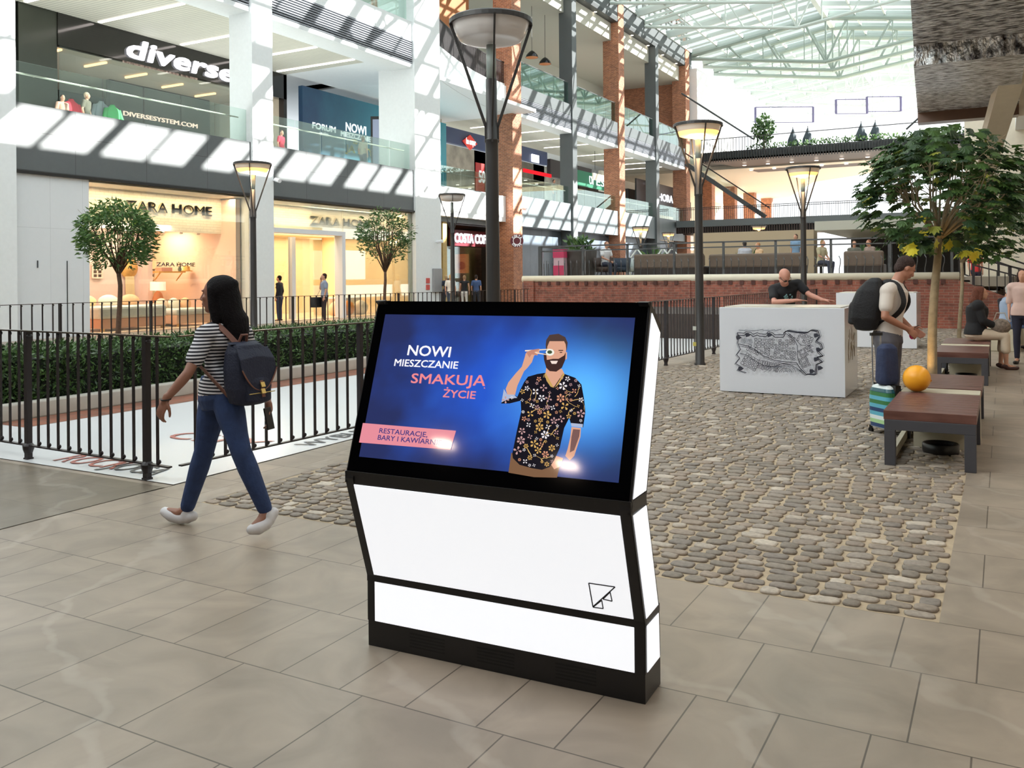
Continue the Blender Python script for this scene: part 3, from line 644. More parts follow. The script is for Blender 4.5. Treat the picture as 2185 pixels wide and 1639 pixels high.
for k, c in ((0, (226, 220, 224)), (1, (214, 150, 120)), (2, (206, 164, 96)), (3, (190, 150, 150))): art('picture_blossom', fl_[k], c, 4.5, conv=C4)
vines = []
for _ in range(26):
    q = random.choice(cen); a_ = random.random()*6.3; x, y = q[0], q[1]; seg = []
    for k in range(7):
        seg.append((x, y)); a_ += random.uniform(-.7, .7); x += math.cos(a_)*18; y += math.sin(a_)*18
    if all(inside(p, shirt) for p in seg): vines.append(seg + [(p[0]+3, p[1]+5) for p in reversed(seg)])
art('picture_vine', vines, (214, 176, 110), 4.2, conv=C4)
# words on the screen
def stext(s, name, x0, y0, x1, y1, h, c, bold=.0, lean=.0):
    a = SC(*C5(x0, y0), off=.004); q = SC(*C5(x1, y1), off=.004); xd = (q-a); yd = FN.cross(xd).normalized()
    if yd.z < 0: yd = -yd
    return text(s, name, emis('screen_%d_%d_%d' % c, c, .95), scr, h, a, xd, yd, 0.0, bold, xd.length)
wh = (238, 236, 244); pk = (226, 130, 136)
stext('NOWI', 'screen_word', 455, 358, 730, 372, .063, wh, .0012)
stext('MIESZCZANIE', 'screen_word', 370, 428, 780, 447, .043, wh, .0008)
stext('SMAKUJĄ', 'screen_word', 478, 538, 960, 558, .058, pk, .0012)
stext('ŻYCIE', 'screen_word', 686, 630, 893, 642, .044, pk, .0009)
art('screen_banner', [[(167, 798), (770, 848), (735, 972), (142, 924)]], (222, 138, 150), 6, conv=C5, s=.9)
nv = (62, 54, 118)
stext('RESTAURACJE,', 'screen_word', 273, 862, 584, 890, .029, nv, .0005)
stext('BARY I KAWIARNIE', 'screen_word', 263, 906, 672, 942, .029, nv, .0005)
# ------------------------------------------------------------------ iron railings
def railing(label, pts, posts, n_each, zt=1.15, zb=.13, bw=.025, closed=False, maxb=100, group=None):
    """railing along straight runs; posts: list of (run, fraction); n_each: baluster spacing"""
    r = empty('iron_railing', (pts[0][0], pts[0][1], 0), label, 'railing', group); n = 0
    P = [Vector((x, y, 0)) for x, y in pts]
    b = MB()
    for a, c in zip(P[:-1], P[1:]): b.bar(a+Vector((0, 0, zt)), c+Vector((0, 0, zt)), .045, .012)
    b.build('top_rail', M_rail, r)
    b = MB()
    for a, c in zip(P[:-1], P[1:]): b.bar(a+Vector((0, 0, zb)), c+Vector((0, 0, zb)), .04, .012)
    b.build('bottom_rail', M_iron, r)
    # one baluster mesh, reused
    q = MB(); q.box(-bw/2, bw/2, -.006, .006, zb, zt); q.ell((.012, 0, zt-.028), ((.017, 0, 0), (0, .012, 0), (0, 0, .017)), 10, 6); q.ell((.02, 0, zb+.03), ((.018, 0, 0), (0, .012, 0), (0, 0, .018)), 10, 6)
    proto = None; extra = MB()
    for i, (a, c) in enumerate(zip(P[:-1], P[1:])):
        L = (c-a).length; k = int(round(L/n_each)); ang = math.atan2(c.y-a.y, c.x-a.x)
        for j in range(1, k):
            f = j/k; p = a.lerp(c, f)
            if any(pr == i and abs(pf-f)*L < n_each*.5 for pr, pf in posts): continue
            if n < maxb:
                if proto is None: proto = q.build('baluster', M_iron, None); o = proto
                else: o = proto.copy(); COL.objects.link(o)
                o.parent = r; o.location = p - P[0]; o.rotation_euler = (0, 0, ang); n += 1
            else: extra.bar(p+Vector((0, 0, zb)), p+Vector((0, 0, zt)), bw, .012)
    if extra.v: e = extra.build('baluster', M_iron, r); e['kind'] = 'stuff'
    pp = None
    for i, f in posts:
        p = P[i].lerp(P[i+1], f); ang = math.atan2(P[i+1].y-P[i].y, P[i+1].x-P[i].x)
        if pp is None:
            q2 = MB(); q2.box(-.024, .024, -.024, .024, .01, zt-.005); q2.lathe((0, 0, zb), [(.034, -.07), (.046, -.035), (.05, -.005), (.04, .01), (.03, .02)], 12); q2.box(-.03, .03, -.03, .03, 0, .02)
            q2.ell((.03, 0, zt-.04), ((.012, 0, 0), (0, .03, 0), (0, 0, .012)), 8, 5)
            pp = q2.build('post', M_iron, None); o = pp
        else: o = pp.copy(); COL.objects.link(o)
        o.parent = r; o.location = p - P[0]; o.rotation_euler = (0, 0, ang)
    return r
M_rail = mat('worn_rail_top', (92, 82, 72), .25, metal=.6)
cor = G(362, 1030)
fx, fy = -5.72, 4.80
railing('black iron railing facing the camera with its corner behind the walking woman', [(-12.2, 5.05), (fx, fy)], [(0, .18), (0, .43), (0, .703), (0, .957)], .148)
rs_ = railing('black iron railing running away from its corner past the slim lamp posts', [(fx+.02, fy+.08), (-5.1, 18.2), (-4.9, 27.9)], [(0, f) for f in (.16, .36, .56, .767, .96)] + [(1, .5), (1, .98)], .15, maxb=96)
railing('thin iron railing across the hedge in front of the white shopfronts', [(-16.4, 8.0), (-14.5, 27.6)], [(0, f) for f in (.05, .15, .25, .35, .45, .55, .65, .75, .85, .95)], .2, maxb=98)
railing('short iron railing near the coffee shop behind the lamp post', [(-14.5, 28.2), (-15.2, 34.5)], [(0, .02), (0, .5), (0, .98)], .2)
# ------------------------------------------------------------------ lamp posts
M_lglass = mat('lamp_bowl', (206, 200, 196), .25, trans=.0, emit=.05)
M_lbowl_on = mat('lamp_bowl_lit', (206, 198, 190), .3, emit=.12, ec=(255, 200, 140))
M_diff = mat('lamp_diffuser', (240, 200, 150), .3, emit=1.5, ec=(255, 190, 104))
M_reflw = mat('lamp_reflector', (205, 198, 192), .45)
M_bulb = glow('lamp_bulb', (255, 205, 130), 9.0)
M_frost = mat('frosted_tube', (150, 160, 155), .3)
def lamp(label, x, y, on, H=4.28, warm=60):
    r = empty('street_lamp', (x, y, 0), label, 'lamp post', 'lamp posts with funnel heads')
    R = .435; zt = H; rim = H-.03
    b = MB(); b.smooth = True; b.lathe((x, y, 0), [(.10, 0), (.10, .03), (.082, .05), (.078, 1.1), (.074, 1.12), (.068, 2.9), (.068, 3.02), (.072, 3.03), (.06, 3.04), (.058, H-.62), (.0, H-.60)], 20); b.build('pole', M_lamp, r)
    b = MB(); b.smooth = False; b.lathe((x, y, rim), [(R-.03, -.02), (R, -.025), (R, .02), (R-.02, .035), (R-.03, .02), (R-.03, -.02)], 40); b.build('rim', M_lamp, r)
    b = MB(); b.smooth = True; b.lathe((x, y, rim), [(R-.03, .0), (R-.02, .022), (R-.15, .035), (.0, .05)], 40); b.build('reflector', M_reflw, r)
    b = MB(); b.smooth = True; b.lathe((x, y, rim), [(R-.035, -.01), (R-.06, -.09), (R-.10, -.17), (R-.14, -.185), (.0, -.17)], 40); b.build('bowl', M_lbowl_on if on else M_lglass, r)
    b = MB(); b.smooth = True; b.lathe((x, y, rim), [(R-.07, -.12), (R-.105, -.178), (R-.15, -.195), (R-.24, -.203), (.0, -.205)], 40); b.build('diffuser', M_diff if on else M_lglass, r)
    for k in range(4):
        t = 2*PI*k/4 + .62; c_, s_ = math.cos(t), math.sin(t); b = MB()
        b.bar((x+c_*(R-.01), y+s_*(R-.01), rim-.01), (x+c_*.06, y+s_*.06, H-1.12), .030, .018, up=(-s_, c_, 0)); b.bar((x+c_*.06, y+s_*.06, H-1.10), (x+c_*.06, y+s_*.06, H-1.28), .030, .018, up=(-s_, c_, 0)); b.build('strut', M_lamp, r)
    b = MB(); b.smooth = True; b.cyl((x, y, H-.62), .05, .36, 14); b.build('light_column', M_frost, r)
    if on: b = MB(); b.smooth = True; b.ell((x, y, H-.25), ((.09, 0, 0), (0, .09, 0), (0, 0, .035)), 14, 8); b.build('bulb', M_bulb, r)
    if on:
        l = bpy.data.lights.new('lamp_light', 'POINT'); lo = bpy.data.objects.new('lamp_light', l); COL.objects.link(lo); l.energy = warm; l.color = (1, .72, .42); l.shadow_soft_size = .2; lo.location = (x, y, H-.42)
    return r
p = W(1052, 590, 9.3); L1 = lamp('tall dark lamp post standing behind the lit display stand, unlit', p.x, p.y, False)
p = W(1492, 590, 15.8); lamp('dark lamp post with warm lit head beside the white map block', p.x, p.y, True)
p = W(1715, 590, 22.4); lamp('dark lamp post rising behind the bald man, glowing head', p.x, p.y, True)
p = W(541, 590, 20.6); lamp('dark lamp post in front of the first white column, head lit', p.x, p.y, True)
p = W(966, 590, 28.8); lamp('dark lamp post in front of the coffee shop sign, head unlit', p.x, p.y, False)
for px, d, lb in ((1368, 44, 'small lit lamp post on the terrace behind the glass of the raised railing'), (1427, 58, 'small lit orange lamp post under the lower bridge end'), (1620, 52, 'small lit lamp post behind the long sofa on the terrace')):
    p = W(px, 590, d); lamp(lb, p.x, p.y, True, H=1.6+(588-(484 if px != 1427 else 497))*d/F, warm=40)
# small stickers on the second lamp post
p = W(1492, 590, 15.8)
for z, c in ((.62, (196, 200, 190)), (.34, (204, 190, 96))):
    b = MB(); b.box(p.x-.10, p.x-.04, p.y-.082, p.y-.078, z, z+.07); o = tag(b.build('sticker', mat('sticker_%d' % c[2], c, .4)), 'pale square sticker on the lamp post, the upper one' if z > .5 else 'yellow square sticker on the lamp post, the lower one', 'sticker')
# ------------------------------------------------------------------ hedge
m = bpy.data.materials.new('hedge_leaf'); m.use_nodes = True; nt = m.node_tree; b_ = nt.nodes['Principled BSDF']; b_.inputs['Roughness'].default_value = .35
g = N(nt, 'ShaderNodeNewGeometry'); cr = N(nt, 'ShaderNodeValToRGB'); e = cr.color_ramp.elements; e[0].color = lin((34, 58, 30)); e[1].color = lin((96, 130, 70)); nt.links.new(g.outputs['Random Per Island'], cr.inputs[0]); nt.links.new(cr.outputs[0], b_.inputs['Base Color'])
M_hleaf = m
random.seed(5); b = MB()
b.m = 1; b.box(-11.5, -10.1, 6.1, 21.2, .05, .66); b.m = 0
def leafquad(b, p, d, w, l, up):
    d = d.normalized(); s = d.cross(up); s = s.normalized() if s.length > 1e-3 else Vector((1, 0, 0)); t = p + d*l
    b.add([p, p+d*l*.5+s*w/2, t, p+d*l*.5-s*w/2], [(0, 1, 2, 3)])
def rdir(): 
    z = random.uniform(-1, 1); t = random.uniform(0, 2*PI); r = math.sqrt(1-z*z); return Vector((r*math.cos(t), r*math.sin(t), z))
for _ in range(26000):
    yy = 6.05 + 15.2*random.random()**1.35
    if random.random() < .55: p = Vector((random.uniform(-10.16, -10.02), yy, random.uniform(.16, .74))); nd = Vector((1, -.3, .4))
    else: p = Vector((random.uniform(-11.5, -10.05), yy, random.uniform(.66, .76))); nd = Vector((.2, 0, 1))
    d = (nd + rdir()*1.1); leafquad(b, p, d, .024, random.uniform(.05, .085), rdir())
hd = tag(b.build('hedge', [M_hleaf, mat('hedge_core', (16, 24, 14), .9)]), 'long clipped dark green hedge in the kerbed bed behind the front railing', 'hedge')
# ------------------------------------------------------------------ trees
M_bark = mat('bark_brown', (92, 68, 52), .8, var=.25, vs=20, bump=.4, bs=60)
M_barkp = mat('bark_pale', (146, 130, 104), .75, var=.2, vs=12, bump=.3, bs=50)
def leafmat(name, c1, c2, c3, p3=.96):
    m = bpy.data.materials.new(name); m.use_nodes = True; nt = m.node_tree; b = nt.nodes['Principled BSDF']; b.inputs['Roughness'].default_value = .45
    g = N(nt, 'ShaderNodeNewGeometry'); cr = N(nt, 'ShaderNodeValToRGB'); e = cr.color_ramp.elements; e[0].color = lin(c1); e[1].color = lin(c3); q = e.new(p3); q.color = lin(c2)
    nt.links.new(g.outputs['Random Per Island'], cr.inputs[0]); nt.links.new(cr.outputs[0], b.inputs['Base Color'])
    tr = N(nt, 'ShaderNodeBsdfTranslucent'); nt.links.new(cr.outputs[0], tr.inputs[0]); mx = N(nt, 'ShaderNodeMixShader'); mx.inputs[0].default_value = .3
    out = nt.nodes['Material Output']; nt.links.new(b.outputs[0], mx.inputs[1]); nt.links.new(tr.outputs[0], mx.inputs[2]); nt.links.new(mx.outputs[0], out.inputs[0]); return m
M_maple = leafmat('maple_leaf', (36, 62, 40), (88, 120, 62), (168, 168, 64), .94)
M_thin = leafmat('thin_leaf', (54, 92, 46), (108, 140, 78), (136, 160, 60), .92)
M_ficus = leafmat('ficus_leaf', (46, 80, 44), (98, 128, 74), (120, 150, 90), .9)
def branchy(r, base, top, rad, crown_c, crown_r, nb, seed, barkm, lean=(0, 0), tips=None, spread=.35):
    random.seed(seed); b = MB(); b.smooth = True; base, top = Vector(base), Vector(top); pts = []
    for k in range(9):
        t = k/8; p = base.lerp(top, t) + Vector((math.sin(t*5+seed)*.02, math.cos(t*4+seed)*.02, 0))*(1 if 0 < t < 1 else 0); pts.append(p)
    b.tube(pts, [rad*(1.15-.35*k/8) for k in range(9)], 12); b.build('trunk', barkm, r)
    b = MB(); b.smooth = True; tips = []
    for k in range(nb):
        a = 2*PI*k/nb*2.4 + random.uniform(-.3, .3); el = random.uniform(.25, 1.25)
        end = Vector(crown_c) + Vector((math.cos(a)*math.cos(el)*crown_r[0], math.sin(a)*math.cos(el)*crown_r[1], math.sin(el)*crown_r[2]*1.0))*random.uniform(.6, .95)
        mid = top.lerp(end, .5) + Vector((math.cos(a), math.sin(a), -.15))*crown_r[0]*.12
        q = [top - Vector((0, 0, .04)), top.lerp(mid, .5)+Vector((0, 0, .02)), mid, mid.lerp(end, .5)+Vector((0, 0, .04)), end]
        b.tube(q, [rad*.4, rad*.3, rad*.22, rad*.14, rad*.06], 6); tips.append((q, end))
        for j in range(3):
            s = q[2].lerp(q[4], random.random()*.8); e2 = s + (rdir() + Vector((math.cos(a), math.sin(a), .3)))*crown_r[0]*.3; b.tube([s, e2], [rad*.1, rad*.04], 5)
    b.build('branch', barkm, r); return tips
def mapleleaf(b, p, d, up, s):
    d = d.normalized(); x = d.cross(up); x = x.normalized() if x.length > 1e-3 else Vector((1, 0, 0)); n = x.cross(d)
    sh = [(0, 0), (.32, .02), (.5, -.05), (.44, .22), (.62, .42), (.36, .46), (.40, .74), (.18, .66), (0, 1.0), (-.18, .66), (-.40, .74), (-.36, .46), (-.62, .42), (-.44, .22), (-.5, -.05), (-.32, .02)]
    P = [p + x*(a*s) + d*(c*s) - n*(abs(a)*abs(a)*s*.45 + c*c*s*.18) for a, c in sh]
    b.add(P, [(0, 1, 2, 3), (0, 3, 4, 5), (0, 5, 6, 7), (0, 7, 8, 9), (0, 9, 10, 11), (0, 11, 12, 13), (0, 13, 14, 15)])
tp = W(1995, 590, 11.45)
mt = empty('maple_tree', (tp.x, tp.y, 0), 'large round-headed maple tree with a pale trunk behind the yellow balloon', 'tree')
bx_, by_ = W(1984, 700, 11.45).xy; topp = W(2003, 505, 11.45); cc = W(2012, 418, 11.45)
CR = (1.06, 1.06, .92)
branchy(mt, (bx_, by_, 0), topp, .055, cc - Vector((0, 0, .1)), CR, 26, 2, M_barkp)
b = MB(); random.seed(9)
for _ in range(2300):
    d = rdir(); rr = random.uniform(.62, 1.0)**.6
    if d.z < -.2: 
        if random.random() < .45: continue
    u = d*rr; p = cc + Vector((u.x*CR[0], u.y*CR[1], u.z*CR[2]*(1 if u.z > 0 else .85)))
    nz = noise.noise(p*2.6); 
    if nz < -.22: continue
    if u.z < -.1 and Vector((u.x, u.y)).length < .3: continue
    out = Vector((d.x, d.y, -.35 + random.uniform(-.2, .2))); mapleleaf(b, p, out + rdir()*.35, Vector((d.x*.3, d.y*.3, 1)) + rdir()*.25, random.uniform(.10, .165))
ob = b.build('foliage', M_maple, mt)
b = MB()
for px, py in ((1938, 522), (1950, 530), (1925, 519), (2010, 520), (2022, 516), (2060, 534), (2075, 538), (1975, 455), (1972, 492), (2000, 512), (2088, 530)):
    q_ = W(px, py, 11.0 + .5*random.random()); mapleleaf(b, q_, Vector((random.uniform(-.6, .6), random.uniform(-.6, .6), -.6)), Vector((-.3, -.6, .8)), .15)
b.build('yellow_leaves', mat('leaf_yellow', (206, 190, 44), .5), mt)
b = MB(); tr_ = W(2058, 590, 19.5)
mt2 = empty('young_maple', (tr_.x, tr_.y, 0), 'slender young maple with a thin trunk behind the second bench', 'tree')
c2 = W(2105, 465, 19.5); branchy(mt2, (W(2048, 700, 19.5).x, W(2048, 700, 19.5).y, 0), W(2052, 560, 19.5), .04, c2, (.9, .9, .9), 12, 4, M_barkp)
for _ in range(800):
    d = rdir(); u = d*random.uniform(.6, 1); p = c2 + Vector((u.x*1.05, u.y*1.05, u.z*1.0))
    mapleleaf(b, p, Vector((d.x, d.y, -.3)) + rdir()*.4, Vector((d.x*.3, d.y*.3, 1)), random.uniform(.12, .18))
b.build('foliage', M_maple, mt2)
def smalltree(label, px, d, ztop, crown, trunk_top, m, seed, n, ls, rnd=1.0, droop=-.2):
    q = W(px, 590, d); r = empty('small_tree', (q.x, q.y, 0), label, 'tree'); cz = ztop-crown[2]; c = Vector((q.x, q.y, cz))
    branchy(r, (q.x, q.y, 0), (q.x, q.y, trunk_top), .045, c, crown, 22, seed, M_bark); b = MB(); random.seed(seed)
    for _ in range(n):
        dd = rdir(); u = dd*random.uniform(.3, 1)**.5
        if u.z < -.35 and abs(u.x)+abs(u.y) < .6 and random.random() < .8: continue
        if noise.noise(u*3+Vector((seed, 0, 0))) < -.15: continue
        p = c + Vector((u.x*crown[0], u.y*crown[1], u.z*crown[2])); o_ = Vector((dd.x, dd.y, droop)) + rdir()*.5; s_ = rdir(); l = random.uniform(*ls)
        for j in range(3): leafquad(b, p + rdir()*l*.5, o_ + rdir()*.5, l*.32, l, rdir())
    b.build('foliage', m, r); return r
smalltree('small round feathery tree in front of the shop window with the bed', 253, 15.6, 3.0, (.66, .66, .62), 1.72, M_thin, 3, 2400, (.07, .12))
smalltree('small sparse round tree in front of the ivory sign above the shop entrance', 822, 23.4, 3.42, (.74, .74, .74), 1.75, M_ficus, 8, 1300, (.08, .13), droop=.1)
# ------------------------------------------------------------------ benches
M_wood = None
m = bpy.data.materials.new('bench_wood'); m.use_nodes = True; nt = m.node_tree; b_ = nt.nodes['Principled BSDF']; b_.inputs['Roughness'].default_value = .38
g = N(nt, 'ShaderNodeNewGeometry'); mpn = N(nt, 'ShaderNodeMapping'); mpn.inputs['Scale'].default_value = (1.5, 30, 8); n_ = N(nt, 'ShaderNodeTexNoise'); n_.inputs['Scale'].default_value = 2; n_.inputs['Detail'].default_value = 5
nt.links.new(g.outputs['Position'], mpn.inputs[0]); nt.links.new(mpn.outputs[0], n_.inputs['Vector']); cr = N(nt, 'ShaderNodeValToRGB'); e = cr.color_ramp.elements; e[0].position = .3; e[0].color = lin((84, 50, 44)); e[1].position = .7; e[1].color = lin((122, 84, 74)); nt.links.new(n_.outputs['Fac'], cr.inputs[0]); nt.links.new(cr.outputs[0], b_.inputs['Base Color']); M_wood = m
M_benchg = mat('bench_dark_steel', (70, 70, 76), .5); M_benchc = mat('bench_concrete', (190, 182, 160), .65, var=.05)
def bench(label, y0):
    r = empty('bench', (-.54, y0+1.5, 0), label, 'bench', 'slatted benches along the cobbles'); x0, x1 = -.88, -.20
    for s0 in (y0, y0+1.78):
        b = MB(); n = 9; wdt = 1.33/n
        for k in range(n): b.box(x0-.005, x1+.005, s0 + k*wdt + .004, s0 + (k+1)*wdt - .004, .385, .46)
        o = b.build('seat', M_wood, r, .003); 
    def frame(ya, yb, mm, zt, w=.085):
        b = MB(); b.box(x0, x1, ya, yb, zt-.085, zt); b.box(x0, x0+w, ya, yb, 0, zt-.085); b.box(x1-w, x1, ya, yb, 0, zt-.085); return b.build('end_frame' if mm is M_benchg else 'middle_arch', mm, r, .004)
    frame(y0, y0+.08, M_benchg, .385); frame(y0+1.33, y0+1.40, M_benchg, .385); frame(y0+1.40, y0+1.72, M_benchc, .458, .07); frame(y0+1.72, y0+1.79, M_benchg, .385); frame(y0+3.0, y0+3.08, M_benchg, .385)
    for s0 in (y0+.08, y0+1.79):
        b = MB(); b.box(x0+.01, x1-.01, s0, s0+1.24, .33, .384); b.build('under_panel', M_benchg, r)
    b = MB(); b.box(x0+.02, x0+.06, y0+.08, y0+1.33, .02, .10); b.box(x0+.14, x1-.1, y0+1.0, y0+1.03, .0, .33); b.build('back_plate', M_benchc, r)
    return r
bench('dark wooden bench in front of the balloon, closest to the camera', 7.98)
bench('dark wooden bench with the woman in black sitting on its far end', 14.2)
for y0, lb in ((8.75, 'black round ground spotlight under the closer bench'), (14.9, 'black round ground spotlight under the farther bench')):
    r = empty('ground_spotlight', (-.5, y0, 0), lb, 'spotlight'); b = MB(); b.smooth = True; b.lathe((-.5, y0, 0), [(.145, 0), (.15, .02), (.15, .085), (.14, .092), (.125, .085), (.125, .05), (0, .05)], 28); b.build('housing', M_black, r)
    MB().cyl((-.5, y0, .05), .12, .008, 24).build('lens', mat('spot_lens', (30, 30, 36), .1), r)
l = bpy.data.lights.new('tree_uplight', 'SPOT'); lo = bpy.data.objects.new('tree_uplight', l); COL.objects.link(lo); l.energy = 30; l.color = (1, .60, .16); l.spot_size = 1.0; l.spot_blend = .6; l.shadow_soft_size = .06
tu = Vector((bx_-.32, by_-.45, .12)); lo.location = tu; lo.rotation_mode = 'QUATERNION'; lo.rotation_quaternion = (Vector((bx_, by_, .8)) - tu).to_track_quat('-Z', 'Y')
r = empty('tree_uplight_fixture', tu, 'small round light at the foot of the maple that glows on its trunk', 'spotlight'); MB().cyl((tu.x, tu.y, 0), .09, .06, 20).build('housing', M_black, r)
MB().cyl((tu.x, tu.y, .061), .07, .006, 20).build('lens', glow('uplens', (255, 200, 110), 6), r)
# yellow balloon
bp_ = W(1956, 805, 8.55)
r = empty('balloon', (bp_.x, bp_.y, .46), 'round orange yellow balloon resting on the bench top', 'balloon')
b = MB(); b.smooth = True; b.lathe((bp_.x, bp_.y, .462+.125), [(.125*math.sin(PI*k/18)+1e-4, -.127*math.cos(PI*k/18)) for k in range(19)], 32); b.build('body', mat('balloon_yellow', (250, 172, 40), .35, emit=.0), r)
b = MB(); b.cyl((bp_.x+.12, bp_.y, .56), .008, .02, 8, .014); b.build('knot', mat('balloon_knot', (214, 130, 24), .4), r)
# ------------------------------------------------------------------ white map blocks
M_blk = mat('white_gloss_box', (222, 225, 232), .16, coat=.5)
M_top = mat('box_top_relief', (196, 190, 176), .3, var=.12, vs=6)
def block(label, x0, x1, y0, y1, h):
    r = empty('map_block', ((x0+x1)/2, (y0+y1)/2, 0), label, 'display block', 'white exhibition blocks'); MB().box(x0, x1, y0, y1, .015, h).build('body', M_blk, r, .004); MB().box(x0+.02, x1-.02, y0+.02, y1-.02, 0, .016).build('plinth', M_black, r)
    MB().box(x0+.06, x1-.06, y0+.06, y1-.06, h, h+.012).build('top_relief', M_top, r); return r
B1 = block('white block with an old fortress town map printed on its front', -3.40, -1.78, 12.0, 13.1, 1.155)
B2 = block('plain white block farther back behind the man with the rucksack', -3.2, -1.6, 20.4, 21.5, 1.18)
# printed town map: streets, blocks, river and star bastions as thin ink lines
M_mapi = mat('map_ink', (58, 60, 72), .4); M_mapl = mat('map_ink_pale', (128, 134, 146), .4)
def mpnt(x, y):  # crop (1500,500) scale 4.3125
    p = ony(1500 + x/4.3125, 500 + y/4.3125, 12.0); return Vector((p.x, 12.0-.0015, p.z))
def mline(b, pts, w, off=0):
    P = [mpnt(*p) + Vector((0, -off, 0)) for p in pts]
    for p, q in zip(P[:-1], P[1:]):
        if (q-p).length > 1e-4: b.bar(p, q, .0015, w, up=(0, 0, 1)) if abs((q-p).normalized().z) < .98 else b.bar(p, q, w, .0015, up=(0, 1, 0))
def mpoly(b, pts, off=0.0):
    P = [mpnt(*p) + Vector((0, -off, 0)) for p in pts]; o = len(b.v); b.v += [tuple(v) for v in P]; b.f.append(tuple(range(o, o+len(P)))); b.mi.append(0); b.sm.append(False)
ink = MB(); pale = MB(); hv = MB()
star = [(750,905),(780,885),(870,900),(960,905),(1000,880),(1060,890),(1075,940),(1045,985),(1090,1010),(1100,1050),(1065,1080),(1105,1120),(1050,1130),(1100,1175),(1050,1195),(1040,1290),(985,1285),(950,1290),(900,1240)]
mline(ink, star, .012); mline(pale, [(x+14, y-6) for x, y in star], .006); mline(hv, [(x-12, y+6) for x, y in star], .008)
topw = [(315,905),(380,910),(395,895),(440,900),(460,920),(500,905),(520,915),(580,920),(600,895),(640,905),(660,925),(740,925),(760,890)]; mline(ink, topw, .008); mline(hv, [(x, y+22) for x, y in topw], .010)
left = [(315,905),(330,940),(320,1000),(345,1060),(310,1110),(340,1140),(300,1190),(345,1215),(320,1250),(400,1275)]; mline(ink, left, .009); mline(pale, [(x-10, y+5) for x, y in left], .006)
for c_ in ((1040,930),(1060,1060),(1040,1150),(1000,1260),(345,1235),(410,925),(610,925),(325,950),(1075,1230)):
    mpoly(hv, [(c_[0]+math.cos(a)*r_, c_[1]+math.sin(a)*r_*.8) for a, r_ in ((0,32),(1,22),(2,30),(3,20),(4,28),(5,24))], .0012)
riv = [(330,1010),(420,1030),(480,1060),(560,1120),(660,1160),(760,1175),(860,1180),(900,1240)]; riv2 = [(340,1095),(400,1110),(460,1150),(560,1210),(650,1220),(730,1190),(800,1200),(860,1230),(920,1280)]
mline(ink, riv, .008); mline(ink, [(x+8, y+16) for x, y in riv], .005); mline(ink, riv2, .007); mline(pale, [(x, y+12) for x, y in riv2], .005)
mline(ink, [(760,910),(840,970),(870,1030),(870,1120),(890,1200)], .006); mline(ink, [(780,905),(860,975),(900,1020),(1020,1030)], .005)
random.seed(21)
def cells(x0, y0, x1, y1, nx_, ny_, ang, b, w=.0045, j=.25, region=None):
    ca_, sa_ = math.cos(ang), math.sin(ang); cx, cy = (x0+x1)/2, (y0+y1)/2; dx, dy = (x1-x0)/nx_, (y1-y0)/ny_
    for i in range(nx_):
        for k in range(ny_):
            if random.random() < .1: continue
            u0, u1 = x0+i*dx+3, x0+(i+1)*dx-3-random.random()*dx*j; v0, v1 = y0+k*dy+3, y0+(k+1)*dy-3-random.random()*dy*j
            P = [(cx+(u-cx)*ca_-(v-cy)*sa_, cy+(u-cx)*sa_+(v-cy)*ca_) for u, v in ((u0, v0), (u1, v0), (u1, v1), (u0, v1))]; mline(b, P+[P[0]], w)
cells(470, 960, 600, 1050, 4, 3, .1, ink); cells(600, 965, 850, 1060, 8, 4, .05, ink); cells(560, 1060, 860, 1150, 10, 4, .12, ink); cells(870, 920, 1010, 1010, 5, 3, .45, ink); cells(880, 1040, 1010, 1120, 5, 4, -.5, ink, .005)
cells(360, 1120, 520, 1240, 5, 4, .55, ink); cells(500, 1170, 700, 1260, 9, 2, .2, ink); cells(400, 1040, 560, 1110, 5, 2, .5, ink); cells(890, 1130, 980, 1230, 3, 5, -.4, ink); cells(780, 930, 850, 970, 3, 2, .6, ink); cells(350, 960, 460, 1010, 3, 3, .2, pale)
for k in range(7): mline(pale, [(560+k*40, 1270-k), (620+k*30, 1225), (690+k*20, 1215)], .004); mline(pale, [(330+k*55, 885+random.uniform(-6, 6)), (390+k*55, 880+random.uniform(-8, 8))], .008)
for k in range(5): a_ = [(760+math.cos(t)*(20+k*18), 1270-math.sin(t)*(12+k*13)) for t in [PI*i/10 for i in range(11)]]; mline(pale if k % 2 else ink, a_, .004)
gm = bpy.data.materials.new('map_wash'); gm.use_nodes = True; nt = gm.node_tree; nt.nodes.clear(); uvn = N(nt, 'ShaderNodeTexCoord'); spx = N(nt, 'ShaderNodeSeparateXYZ'); nt.links.new(uvn.outputs['Generated'], spx.inputs[0])
def edge_(sock, w):
    a = N(nt, 'ShaderNodeMath', operation='PINGPONG'); a.inputs[1].default_value = .5; nt.links.new(sock, a.inputs[0]); r_ = N(nt, 'ShaderNodeMapRange'); r_.inputs[1].default_value = 0; r_.inputs[2].default_value = w; nt.links.new(a.outputs[0], r_.inputs[0]); return r_.outputs[0]
e1, e2 = edge_(spx.outputs[0], .10), edge_(spx.outputs[2], .16); mu = N(nt, 'ShaderNodeMath', operation='MULTIPLY'); nt.links.new(e1, mu.inputs[0]); nt.links.new(e2, mu.inputs[1])
nz = N(nt, 'ShaderNodeTexNoise'); nz.inputs['Scale'].default_value = 26; nz.inputs['Detail'].default_value = 6; nt.links.new(uvn.outputs['Object'], nz.inputs['Vector']); nr = N(nt, 'ShaderNodeMapRange'); nr.inputs[1].default_value = .38; nr.inputs[2].default_value = .68; nr.inputs[3].default_value = .04; nr.inputs[4].default_value = .17; nt.links.new(nz.outputs['Fac'], nr.inputs[0])
